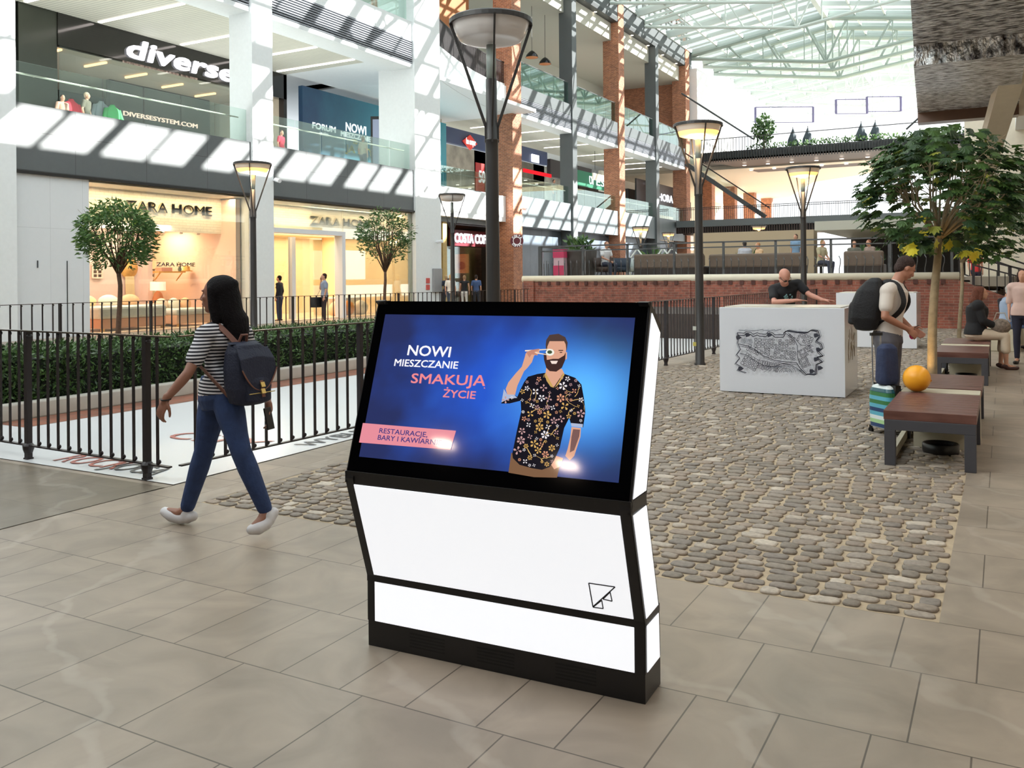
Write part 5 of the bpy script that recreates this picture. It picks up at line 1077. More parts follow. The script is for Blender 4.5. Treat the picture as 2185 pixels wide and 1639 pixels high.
for k in range(4): MB().box(-23.42, -23.40, 23.95+8.85*k/4+.02, 23.95+8.85*(k+1)/4-.02, 13.05, 14.5).build('glass_panel', M_gl, r)
# pendants on the second floor
for px, py, d in ((1135, 118, 58), (1163, 132, 60)):
    p = W(px, py, d); r = empty('pendant_lamp', p, 'black and copper pendant lamp hanging behind the first brick column' if px < 1150 else 'black and copper pendant lamp hanging beside the tall grey column', 'pendant lamp', 'pendants on the second floor'); b = MB(); b.smooth = True; b.lathe(p, [(.42, -.15), (.36, .02), (.2, .2), (.06, .3), (0, .32)], 20); b.build('shade', mat('pendant_black', (30, 30, 32), .2), r); b = MB(); b.smooth = True; b.lathe(p, [(.40, -.15), (.3, -.02), (0, .1)], 20); b.build('inner_shade', mat('pendant_copper', (206, 138, 92), .4, emit=.2), r); b = MB(); b.tube([p+Vector((0, 0, .3)), (p.x, p.y, 19.2)], .015, 5); b.build('cable', M_black, r)
# ------------------------------------------------------------------ coffee shop and ground floor walls of the arcade
struct(MB().box(-26.2, -25.9, 46.6, 78.2, 0, 4.6), 'wall_arcade_ground', brickmat('blue_grey_panels', (92, 102, 112), (84, 94, 104), (60, 66, 72), 1.6, 5, .02, axis='y', off=(.3, 0), offset=0, rough=.25, var=.15, vs=.8, bump=.1))
struct(MB().box(-33, -32.8, 34.85, 47, 0, 4.6), 'wall_coffee_back', M_dark)
M_gold = mat('gold_panel', (190, 160, 96), .4, var=.1)
b = MB(); b.box(-26.5, -26.1, 39.7, 40.1, 0, 4.55); b.box(-26.3, -26.0, 44.7, 45.3, 0, 4.55); b.box(-26.3, -26.0, 35.3, 35.7, 0, 4.55); struct(b, 'column_gold', M_gold)
struct(MB().box(-33, -26.2, 34.8, 46, 4.5, 4.58), 'ceiling_coffee', M_dark); struct(MB().box(-26.9, -26.85, 34.9, 45, 0, 3.3), 'window_6', M_shopgl)
p = onx(971, 516, -26.8); q = onx(1040, 516, -26.8)
r = empty('shop_sign', p, 'burgundy coffee shop sign board with glowing white letters', 'sign'); MB().box(-27.0, -26.84, p.y-.35, 45.4, 3.35, 4.25).build('board', mat('burgundy', (96, 22, 36), .4), r); L_ = (q.y-p.y); text('COSTA COFFEE', 'lettering', M_wsign, r, .72, (-26.82, p.y, 3.55), (0, 1, 0), (0, 0, 1), .03, .03, L_*12/10)
area('coffee_light', (-29.5, 39.5, 4.3), 3, 60, (1, .7, .4), (0, 0, 0), 7)
struct(MB().box(-33, -26.2, 46.3, 46.6, 0, 4.6), 'wall_coffee_end', M_dark)
p = ony(971, 583, 46.2); q = ony(999, 542, 46.2); MB_ = MB().box(p.x, q.x, 46.2, 46.29, p.z, q.z).build('poster_panel', mat('coffee_poster', (150, 60, 30), .4, emit=.6, ec=(210, 110, 60))); tag(MB_, 'glowing orange food poster inside the coffee shop', 'poster'); b = MB(); b.smooth = True; b.ell(((p.x+q.x)/2, 46.19, p.z+.45), ((.3, 0, 0), (0, .02, 0), (0, 0, .25)), 14, 8); b.build('dish', mat('dish_red', (170, 40, 30), .4, emit=.4), MB_)
plainbox('coffee_counter', 'dark brown counter inside the coffee shop', 'counter', (-29.6, -28.8, 38, 45.6, 0, 1.1), mat('counter_brown', (70, 44, 34), .4))
for k in range(5): yy = 37.5+k*1.5; r = empty('pendant_lamp', (-29, yy, 3.3), 'small warm pendant over the coffee shop counter', 'pendant lamp', 'pendants in the coffee shop'); b = MB(); b.smooth = True; b.lathe((-29, yy, 3.2), [(.12, 0), (.1, .1), (0, .16)], 12); b.build('shade', glow('pend_warm', (255, 190, 120), 4), r); b = MB(); b.tube([(-29, yy, 3.35), (-29, yy, 4.5)], .01, 4); b.build('cable', M_black, r)
c_ = W(1103, 514, 51.5); r = empty('round_sign', c_, 'round burgundy coffee sign hung on the first brick column', 'sign'); b = MB(); fwd_ = Vector((SN*-1, CS, 0)); rt_ = Vector((CS, SN, 0)); b.lathe(c_, [(0, -.06), (.38, -.06), (.38, .06), (0, .06)], 28, (rt_, Vector((0, 0, 1)), fwd_)); b.build('disc', mat('burgundy', (96, 22, 36), .4), r)
b = MB(); b.lathe(c_, [(.20, -.075), (.23, -.075), (.23, -.06), (.20, -.06)], 24, (rt_, Vector((0, 0, 1)), fwd_)); b.build('ring', M_pwh, r); b = MB(); b.bar(c_, (-25.0, c_.y, c_.z), .04, .04); b.build('arm', M_black, r)
for s, a0_ in (('COSTA', 140), ('COFFEE', 220)):
    for i, ch in enumerate(s):
        a_ = math.radians(a0_ - i*25 if s == 'COSTA' else a0_ + i*20); rad_ = .30; o_ = c_ + rt_*math.cos(a_)*rad_ + Vector((0, 0, math.sin(a_)*rad_)) - fwd_*.085
        ud = (rt_*math.cos(a_) + Vector((0, 0, math.sin(a_))))*(1 if s == 'COSTA' else -1); xd_ = ud.cross(fwd_)*-1
        if xd_.cross(ud).dot(fwd_) > 0: xd_ = -xd_
        text(ch, 'lettering', M_pwh, r, .15, o_ - ud*.05 - xd_*.04, xd_, ud, .004, .004)
# ------------------------------------------------------------------ raised terrace with brick wall
TZ = 1.42
b = MB(); b.box(-15.1, -1.2, 28.3, 28.7, 0, TZ); b.box(-15.1, -14.8, 28.7, 34, 0, TZ); b.box(-15.12, -14.7, 28.22, 28.34, 0, TZ); b.box(-3.0, -2.75, 28.24, 28.34, 0, TZ); b.box(-9.2, -8.95, 28.24, 28.34, 0, TZ); struct(b, 'wall_terrace_brick', M_brickd)
b = MB()
k = 0; x_ = -14.9
while x_ < -1.3: b.box(x_, x_+.12, 28.26, 28.33, TZ-.14, TZ-.01); x_ += .36
struct(b, 'trim_2', mat('dentil_dark', (84, 50, 44), .8))
b = MB(); b.smooth = True; b.tube([(-15.2, 28.35, TZ+.08), (-1.1, 28.35, TZ+.08)], .115, 12); b.smooth = False; b.box(-15.2, -1.1, 28.35, 28.8, TZ, TZ+.16); struct(b, 'trim_3', mat('cream_coping', (224, 216, 196), .6))
struct(MB().box(-15.1, 1.9, 28.7, 100, 1.2, TZ+.06), 'floor_terrace', mat('terrace_floor', (176, 166, 150), .35))
TF = TZ+.06
# dark timber planter box in the railed court
b = MB(); b.box(-14.2, -5.5, 21.6, 26.2, 0, .62); o = plank = b.build('planter_box', mat('planter_brown', (54, 42, 36), .7)); tag(o, 'wide dark brown planter box in front of the brick terrace wall', 'planter')
# stairs down to the right
st = MB(); nst = 9
for k in range(nst): z1 = TF*(1-(k+1)/(nst+1)); x0 = -1.2+.33*k; st.box(x0, x0+.33, 28.75, 31.4, 0, z1)
struct(st, 'floor_stairs', M_brickd); st = MB()
for k in range(nst): z1 = TF*(1-(k+1)/(nst+1)); x0 = -1.2+.33*k; st.box(x0-.02, x0+.36, 28.7, 31.4, z1, z1+.045)
struct(st, 'floor_stair_treads', mat('tread_cream', (226, 220, 206), .5))
b = MB(); b.prism([(-1.2, 28.3, 0), (2.1, 28.3, 0), (2.1, 28.3, .1), (-1.2, 28.3, TZ)], (0, 0, 0), (0, .4, 0)); struct(fixn(b.build('q', M_brickd)) and b, 'wall_stair_stringer', M_brickd) if False else None
o = fixn(b.build('wall_stair_stringer', M_brickd)); tag(o, kind='structure')
def barrail(label, a, c, h, n, posts=3, zt2=.8, nm='stair_railing', curl=False, mm=None):
    mm = mm or M_iron; a, c = Vector(a), Vector(c); r = empty(nm, a, label, 'railing'); H = Vector((0, 0, h)); b = MB(); b.bar(a+H, c+H, .07, .05); b.build('top_rail', mm, r); b = MB(); b.bar(a+H*zt2, c+H*zt2, .05, .04); b.build('middle_rail', mm, r); b = MB(); b.bar(a+H*.1, c+H*.1, .05, .04); b.build('bottom_rail', mm, r)
    for k in range(posts+1): p = a.lerp(c, k/posts); b = MB(); b.bar(p, p+H, .07, .07, up=(1, 0, 0)); b.build('post', mm, r)
    for k in range(1, n):
        p = a.lerp(c, k/n); b = MB()
        if curl: b.tube([p+H*.1, p+H*.22, p+Vector((.05, -.12, h*.38)), p+Vector((.05, -.12, h*.48)), p+Vector((0, -.02, h*.54)), p+H*.56], .014, 5)
        else: b.bar(p+H*.1, p+H*zt2, .025, .025, up=(1, 0, 0))
        b.build('baluster', mm, r)
    return r
barrail('dark stair railing sloping down beside the brick stairs behind the maple', (-.75, 28.5, TF-.55), (2.0, 28.5, .12), 1.1, 14, 3)
barrail('dark far stair railing behind the brick stairs', (-1.2, 31.4, TF), (2.0, 31.4, .15), 1.1, 12, 3)
M_tgl = glass('terrace_glass', (250, 250, 250), 0.0)
M_trail = mat('terrace_rail_grey', (70, 72, 74), .4)
tr = barrail('long dark terrace railing with curled bars above the brick wall', (-14.6, 28.62, TF), (-1.3, 28.62, TF), 1.18, 56, 8, .86, 'terrace_railing', True, M_trail)
for k in range(8):
    x0 = -14.6+13.3*k/8+.06; MB().box(x0, x0+1.55, 28.66, 28.67, TF+.1, TF+1.0).build('glass_panel', M_tgl, tr)
barrail('short dark terrace railing at the corner by the coffee sign', (-14.7, 28.7, TF), (-14.9, 33.5, TF), 1.18, 12, 3, .86, 'terrace_railing', True, M_trail)
# furniture on the terrace
M_sofa = mat('sofa_taupe', (112, 96, 84), .7, var=.08); M_sofad = mat('sofa_dark', (52, 42, 38), .6)
def sofa(label, px0, px1, d, top, depth=.9):
    a = W(px0, 590, d); c = ony(px1, 590, a.y); r = empty('sofa', (a.x, a.y, TF), label, 'sofa'); b = MB(); b.box(a.x, c.x, a.y, a.y+.22, TF+.35, top); b.build('backrest', M_sofa, r, .06); b = MB(); b.box(a.x, c.x, a.y+.02, a.y+depth, TF+.08, TF+.42); b.build('seat', M_sofad, r, .04); n = max(2, int((c.x-a.x)/1.2))
    for k in range(n+1):
        x_ = a.x+.1+(c.x-a.x-.2)*k/n; MB().box(x_-.04, x_+.04, a.y+.05, a.y+.13, TF, TF+.1).build('leg', M_black, r)
    for k in range(n): x_ = a.x+(c.x-a.x)*k/n; MB().box(x_+.03, x_+(c.x-a.x)/n-.03, a.y+.2, a.y+.4, TF+.42, top-.05).build('cushion', M_sofa, r, .05)
sofa('long taupe sofa back seen through the terrace railing above the map block', 1352, 1500, 31.5, 2.34); sofa('taupe sofa behind the bald man on the terrace', 1512, 1712, 30.6, 2.30); sofa('dark taupe sofa end near the rucksack man on the terrace', 1800, 1885, 29.0, 2.33)
pl_ = W(1236, 590, 32.6); r = empty('square_planter', (pl_.x, pl_.y, TF), 'tall dark square planter with a leafy plant on the terrace', 'planter'); b = MB(); b.hexa([(pl_.x+s*.42, pl_.y+t*.42, TF) for s, t in ((-1, -1), (1, -1), (1, 1), (-1, 1))] + [(pl_.x+s*.5, pl_.y+t*.5, TF+1.05) for s, t in ((-1, -1), (1, -1), (1, 1), (-1, 1))]); b.build('pot', mat('planter_dark', (64, 54, 48), .5), r); b = MB(); random.seed(12)
for _ in range(120): leafquad(b, Vector((pl_.x, pl_.y, TF+1.0)) + Vector((random.uniform(-.35, .35), random.uniform(-.35, .35), random.uniform(0, .45))), Vector((0, 0, .7)) + rdir(), .12, .3, rdir())
b.build('foliage', M_ficus, r)
for px, d, lb in ((1395, 38, 'low dark planter with green plant beside the clear chairs'), (1600, 40, 'low planter with spiky green plants behind the long sofa'), (1845, 36.5, 'broad potted palm near the end of the terrace')):
    q = W(px, 590, d); r = empty('potted_plant', (q.x, q.y, TF), lb, 'plant'); b = MB(); b.cyl((q.x, q.y, TF), .3, .5, 16, .38); b.build('pot', mat('planter_dark', (64, 54, 48), .5), r); b = MB()
    for _ in range(110): a_ = rdir(); leafquad(b, Vector((q.x, q.y, TF+.5)) + Vector((a_.x*.5, a_.y*.4, abs(a_.z)*.5)), Vector((a_.x, a_.y, .6)), .08, .4, rdir())
    b.build('foliage', M_ficus, r)
q = W(1196, 590, 32.3); r = empty('pink_display_rack', (q.x, q.y, TF), 'pink and white display rack beside the square planter', 'display rack'); MB().box(q.x-.2, q.x+.2, q.y-.15, q.y+.15, TF, TF+1.05).build('body', mat('rack_white', (226, 190, 200), .5), r); MB().box(q.x-.22, q.x+.22, q.y-.17, q.y+.17, TF+.78, TF+1.08).build('header', mat('rack_pink', (226, 60, 110), .5), r); MB().box(q.x-.21, q.x+.21, q.y-.165, q.y-.15, TF+.15, TF+.5).build('shelf', mat('rack_pink', (226, 60, 110), .5), r)
def chair(label, px, d, c, yaw=0):
    q = W(px, 590, d); r = empty('armchair', (q.x, q.y, TF), label, 'chair'); m = mat('armchair_%d' % c[0], c, .6); b = MB(); b.smooth = True; n = 12
    o_ = [Vector((math.cos(t)*.36, math.sin(t)*.34, 0)) for t in [yaw+PI*.0+PI*1.3*i/n-.15*PI for i in range(n+1)]]
    b.loft([[Vector((q.x, q.y, TF+.25)) + p*.9 for p in o_] + [Vector((q.x, q.y, TF+.25)) + p*.75 for p in reversed(o_)], [Vector((q.x, q.y, TF+.78)) + p*1.1 for p in o_] + [Vector((q.x, q.y, TF+.78)) + p*.95 for p in reversed(o_)]]); b.build('backrest', m, r); b = MB(); b.smooth = True; b.cyl((q.x, q.y, TF+.28), .28, .16, 18, .3); b.build('seat', m, r)
    for k in range(4): t = PI/4+k*PI/2; b = MB(); b.tube([(q.x+math.cos(t)*.2, q.y+math.sin(t)*.2, TF+.3), (q.x+math.cos(t)*.3, q.y+math.sin(t)*.3, TF)], .018, 6); b.build('leg', M_black, r)
chair('dark rounded armchair holding the man in the white shirt', 1288, 32.5, (70, 52, 44)); chair('dark blue armchair beside the seated man on the terrace', 1325, 33.5, (44, 56, 72)); chair('pale clear armchair under the pointed frame on the terrace', 1362, 34, (190, 198, 196)); chair('pale clear armchair by the green terrace planter', 1425, 33, (180, 192, 190))
# pale pointed light frames (clear pods)
for k, (px, d) in enumerate(((1360, 34.5), (1415, 34), (1434, 33.6))):
    q = W(px, 590, d); b = MB()
    for s in (-1, 1): b.tube([(q.x, q.y, TF+1.15), (q.x+s*.35, q.y, TF+.7), (q.x+s*.30, q.y+.1, TF)], .03, 6)
    tag(b.build('pod_frame', mat('pod_white', (222, 228, 224), .3)), ['pale pointed frame left of the terrace plants', 'pale arched frame above the clear armchair', 'pale arched frame touching the terrace railing post'][k], 'frame')
# ------------------------------------------------------------------ middle distance blocks and bridges
b = MB(); b.box(-15, -8.6, 48, 49, TF, 3.9); struct(b, 'wall_tan_block', mat('tan_block', (170, 152, 126), .6)); struct(MB().box(-8.2, -1.5, 46, 60, 3.75, 4.2), 'floor_slab_far_side', mat('slab_pale', (178, 176, 164), .5)); struct(MB().box(-8.2, -1.2, 58, 60, TF, 3.75), 'wall_dark_recess', M_dark)
# lower bridge
M_brd = mat('bridge_grey', (98, 104, 106), .45); M_brown = mat('bridge_soffit', (58, 42, 38), .5)
r = empty('lower_footbridge', (-14, 75, 5.2), 'lower grey footbridge crossing the hall behind the terrace', 'footbridge'); MB().box(-25, -1.5, 75, 79, 5.72, 6.3).build('deck', M_brd, r); MB().box(-24.5, -1.5, 75.4, 79, 5.1, 5.2).build('soffit', M_brown, r)
b = MB(); x_ = -25
while x_ < -1.5: b.box(x_, x_+.08, 75.0, 75.1, 5.2, 5.75); x_ += .2
o = b.build('slat_screen', M_brown, r); MB().box(-25, -1.5, 75.15, 75.3, 5.2, 5.72).build('inner_board', mat('deep_brown', (30, 24, 22), .7), r)
for k in range(8): MB().cyl((-22+k*2.6, 76.4, 5.07), .14, .03, 12).build('downlight', M_down, r)
b = MB()
for z in (6.3+1.1, 6.3+.95): b.bar((-25, 75.1, z), (-1.5, 75.1, z), .05, .05)
b.build('top_rail', M_iron, r)
for k in range(95): x_ = -25+k*.17; MB().box(x_, x_+.025, 75.08, 75.12, 6.3, 7.4).build('baluster', M_iron, r)
# upper bridge
r = empty('upper_footbridge', (-12, 75, 11), 'upper dark footbridge with plants and parasols on top', 'footbridge'); b = MB(); b.box(-23.0, -1.5, 75.3, 79, 11.35, 12.1); b.build('deck', M_dgray, r); b = MB(); b.hexa([(-22, 75.3, 11.35), (-1.5, 75.3, 11.35), (-1.5, 82, 10.9), (-19.5, 82, 10.9), (-22, 75.3, 11.5), (-1.5, 75.3, 11.5), (-1.5, 82, 11.5), (-19.5, 82, 11.5)]); b.build('soffit', M_brown, r)
b = MB(); x_ = -22.6
while x_ < -1.5: b.box(x_, x_+.06, 75.1, 75.2, 11.2, 12.1); x_ += .22
b.build('slat_screen', M_black, r)
for k in range(9):
    for j in range(2): MB().cyl((-19.6+k*2.0, 77.4+j*2.4, 11.2-.16-j*.17), .16, .03, 12).build('downlight', M_down, r)
b = MB(); b.bar((-23, 75.2, 13.2), (-1.5, 75.2, 13.2), .06, .06); b.build('top_rail', M_iron, r)
b = MB(); x_ = -23
while x_ < -17: b.box(x_, x_+.04, 75.18, 75.22, 12.1, 13.2); x_ += .25
o = b.build('railing_bars', M_iron, r)
struct(fixn(MB().prism([(-33, 79, 11), (-1.5, 79, 11), (-1.5, 87, 11), (-9, 88, 11), (-17, 95, 11), (-23, 112, 11), (-33, 118, 11)], (0, 0, 0), (0, 0, .7)).build('ceiling_far_terrace', M_cream)) and MB().box(-33, -32.9, 79, 80, 11, 11.1), 'ceiling_far_edge', M_cream)
bpy.data.objects['ceiling_far_terrace']['kind'] = 'structure'
for y0 in (86, 94.5, 103, 111.5): bcol(y0, 0, 11.0)
struct(MB().box(-33, -32.8, 79, 120, 0, 11), 'wall_far_left', M_cream)
struct(MB().box(-30, -25.6, 79, 120, 5.6, 6.2), 'floor_slab_far_left', M_cream)
for k, (x0, z0, x1, z1) in enumerate(((-24.4, 17.4, -18.2, 12.9), (-1.7, 17.0, -6.5, 12.7))):
    b = MB(); b.tube([(x0, 75, z0), (x1, 75, z1)], .07, 8); tag(b.build('tie_rod', M_dgray), ['slanting tie rod from the brick column to the upper footbridge', 'slanting tie rod from the rippled canopy side to the upper footbridge'][k], 'rod')
# escalator down to the lower bridge
r = empty('escalator', (-20, 75, 6.3), 'dark sloping escalator reaching down to the lower footbridge', 'escalator'); b = MB(); b.bar((-24.2, 75.5, 11.3), (-17.4, 75.5, 6.4), .25, .35); b.build('truss', M_dgray, r); b = MB(); b.bar((-24.2, 75.4, 12.2), (-17.0, 75.4, 7.1), .08, .10); b.build('handrail', M_black, r); b = MB(); b.hexa([(-24.2, 75.45, 11.4), (-17.4, 75.45, 6.4), (-17.4, 75.48, 6.4), (-24.2, 75.48, 11.4), (-24.2, 75.45, 12.2), (-17.4, 75.45, 7.2), (-17.4, 75.48, 7.2), (-24.2, 75.48, 12.2)]); b.build('glass_side', M_gl, r)
# things on top of the upper bridge
q = ony(1630, 300, 77); r = empty('terrace_tree', (q.x, 77, 12.1), 'bushy tree standing on the upper footbridge', 'tree'); b = MB(); b.tube([(q.x, 77, 12.1), (q.x, 77, 13.4)], .08, 8); b.build('trunk', M_bark, r); b = MB(); random.seed(13)
for _ in range(500): a_ = rdir()*random.random()**.4; leafquad(b, Vector((q.x+a_.x*1.0, 77+a_.y, 14.0+a_.z*1.2)), rdir(), .2, .35, rdir())
b.build('foliage', M_ficus, r)
for k, px in enumerate((1692, 1724, 1838, 1868)):
    q = ony(px, 310, 77); r = empty('closed_parasol', (q.x, 77, 12.1), ['dark folded parasol on the upper bridge, beside the bushy tree', 'dark folded parasol on the upper bridge, second from the tree', 'dark folded parasol on the upper bridge next to the maple crown', 'dark folded parasol on the upper bridge just behind the maple crown'][k], 'parasol'); b = MB(); b.lathe((q.x, 77, 12.4), [(.5, 0), (.42, .5), (.12, 1.2), (0, 1.5)], 10); b.build('canopy', mat('parasol_dark', (58, 70, 78), .7), r); b = MB(); b.tube([(q.x, 77, 12.1), (q.x, 77, 13.95)], .03, 6); b.build('pole', M_dgray, r)
b = MB(); random.seed(14)
for _ in range(900): p = Vector((random.uniform(-19, -2), random.uniform(75.6, 76.2), 12.1+random.random()*.45)); leafquad(b, p, Vector((0, 0, 1))+rdir(), .12, .25, rdir())
tag(b.build('bridge_greenery', M_ficus), 'low strip of greenery along the top of the upper footbridge', 'plants', kind='stuff')
M_truss = mat('stage_truss_dark', (96, 92, 128), .5)
for k, (x0, x1, y0_, y1_, dd) in enumerate(((1784, 1850, 212, 243, 85), (1850, 1922, 206, 238, 85), (1612, 1735, 228, 262, 90))):
    a = W(x0, y1_, dd); c = W(x1, y0_, dd); r = empty('light_gantry', a, ['square gantry frame hanging above the upper bridge, middle one', 'square gantry frame hanging above the upper bridge, nearest the canopy', 'thin gantry frame hanging over the bushy tree'][k], 'gantry'); b = MB()
    for p, q in (((a.x, a.y, a.z), (a.x, a.y, c.z)), ((c.x, c.y, a.z), (c.x, c.y, c.z))): b.tube([p, q], .12, 6)
    b.build('upright', M_truss, r); b = MB(); b.tube([(a.x, a.y, c.z), (c.x, c.y, c.z)], .05, 6); b.build('crossbar', M_truss, r); b = MB(); b.tube([(a.x, a.y, a.z), (c.x, c.y, a.z)], .04, 6); b.build('crossbar', M_truss, r)
    b = MB()
    for s in (a, c): b.tube([(s.x, s.y, c.z), (s.x, s.y, 21.5)], .012, 4)
    b.build('cable', M_steelw, r)
# unseen dark ceiling behind the camera, added to dim screen reflections and near floor
struct(MB().box(-23, 5.5, -25, -1.6, 5.6, 6.6), 'ceiling_added_behind', mat('soffit_dark', (58, 56, 54), .5))
# shop lights on the right side, orange sign
plainbox('shop_sign', 'orange and black lit shop sign beyond the stairs, at the picture edge', 'sign', (2.3, 3.6, 35.8, 35.95, 2.0, 3.4), glow('sign_orange', (255, 130, 60), 1.2), 0)
plainbox('sign_band', 'black band crossing the orange lit shop sign', 'sign', (2.28, 3.62, 35.74, 35.8, 2.55, 2.85), M_black, 0)

# two warm spotlights in the ceiling behind the camera (they show as bright spots in the tilted screen)
for px, py in ((950, 938), (1214, 984)):
    p0 = SC(px, py); d_ = ray(px, py).normalized(); d_ = d_ - FN*(2*d_.dot(FN)); t_ = (5.58 - p0.z)/d_.z; q = p0 + d_*t_
    r = empty('ceiling_spotlight', q, 'bright ceiling spotlight mirrored in the lower part of the slanted screen', 'spotlight', 'spotlights mirrored in the screen')
    b = MB(); b.box(q.x-.2, q.x+.2, q.y-.16, q.y+.16, 5.50, 5.60); b.build('housing', M_black, r); b = MB(); b.box(q.x-.17, q.x+.17, q.y-.13, q.y+.13, 5.49, 5.505); b.build('lens', glow('spot_warm', (255, 226, 200), 60), r)
# ------------------------------------------------------------------ people
def volume(mb, name, m, parent, vox=.006, smooth=4, disp=None):
    """one continuous surface from overlapping closed shapes"""
    me = bpy.data.meshes.new(name); me.from_pydata(mb.v, [], mb.f); o = bpy.data.objects.new(name + '_v', me); COL.objects.link(o)
    bm = bmesh.new(); bm.from_mesh(me); bmesh.ops.recalc_face_normals(bm, faces=bm.faces); bm.to_mesh(me); bm.free()
    r = o.modifiers.new('r', 'REMESH'); r.mode = 'VOXEL'; r.voxel_size = vox; r.use_smooth_shade = True
    if smooth: s = o.modifiers.new('s', 'SMOOTH'); s.iterations = smooth; s.factor = .5
    bpy.context.view_layer.update()
    n = bpy.data.meshes.new_from_object(o.evaluated_get(bpy.context.evaluated_depsgraph_get())); bpy.data.objects.remove(o); bpy.data.meshes.remove(me)
    n.name = name; n.materials.clear(); n.materials.append(m); n.polygons.foreach_set('use_smooth', [True]*len(n.polygons)); n.update()
    return link(name, n, parent)
def V(*a): return Vector(a)
def hand(b, w, d, palm, k=1.0, curl=.5, thumb=1, spread=.12):
    """palm and five fingers; w wrist, d pointing direction, palm = direction the palm faces"""
    d = Vector(d).normalized(); p = Vector(palm); p = (p - d*p.dot(d)).normalized(); s = d.cross(p)*thumb     # s: towards the thumb
    c = w + d*.048*k; b.ell(c, (s*.040*k, p*.015*k, d*.052*k), 12, 8)
    b.cap([w - d*.02*k, w + d*.02*k], [.025*k, .026*k], 10)
    for i, (o, L) in enumerate(((.030, .070), (.010, .078), (-.010, .072), (-.029, .056))):
        r = .0088*k; a0 = curl*.55; base = w + d*.088*k + s*o*k; dirn = (d + s*(o*spread*8)).normalized(); pts = [base - d*.03*k, base]; an = a0; q = base
        for f in (.42, .32, .26): dd = dirn*math.cos(an) + p*math.sin(an); q = q + dd*(L*f*k); pts.append(q); an += curl*.75
        b.cap(pts, [r*1.1, r*1.1, r, r*.92, r*.8], 8)
    t0 = w + d*.022*k + s*.026*k; t1 = t0 + (s*.75 + d*.7 + p*.25).normalized()*.036*k; t2 = t1 + (s*.25 + d*.9 + p*.45).normalized()*.032*k; t3 = t2 + (d*.9 + p*.5 - s*.1).normalized()*.022*k
    b.cap([t0, t1, t2, t3], [.013*k, .0115*k, .010*k, .0085*k], 8)
def headv(b, c, f, u, k=1.0, fem=False, ears=True):
    f = Vector(f).normalized(); u = Vector(u); u = (u - f*u.dot(f)).normalized(); s = f.cross(u)
    b.ell(c + (u*.022 - f*.014)*k, (s*.074*k, f*.092*k, u*.088*k), 20, 12)
    b.ell(c + (-u*.036 + f*.020)*k, (s*.058*k, f*.070*k, u*.082*k), 18, 12)
    b.ell(c + (-u*.094 + f*.052)*k, (s*.032*k, f*.028*k, u*.024*k), 12, 8)
    for q in (-1, 1): b.ell(c + (-u*.066 + f*.018 + s*.036*q)*k, (s*.020*k, f*.045*k, u*.030*k), 10, 7); b.ell(c + (-u*.022 + f*.062 + s*.034*q)*k, (s*.022*k, f*.018*k, u*.020*k), 10, 7)
    b.ell(c + (f*.078 + u*.026)*k, (s*.046*k, f*.012*k, u*.010*k), 12, 6)
    b.cap([c + (f*.084 + u*.012)*k, c + (f*.096 - u*.012)*k, c + (f*.102 - u*.026)*k], [.008*k, .010*k, .0125*k], 8)
    for q in (-1, 1): b.ell(c + (f*.094 - u*.032 + s*.012*q)*k, (s*.008*k, f*.009*k, u*.007*k), 8, 5)
    b.ell(c + (f*.090 - u*.056)*k, (s*.022*k, f*.009*k, u*.0055*k), 10, 5); b.ell(c + (f*.088 - u*.066)*k, (s*.019*k, f*.009*k, u*.006*k), 10, 5)
    if ears:
        for q in (-1, 1): b.ell(c + (s*.074*q - f*.006 - u*.012)*k, (s*.008*k + f*.004*k, f*.019*k, u*.031*k), 10, 7)
    return f, u, s
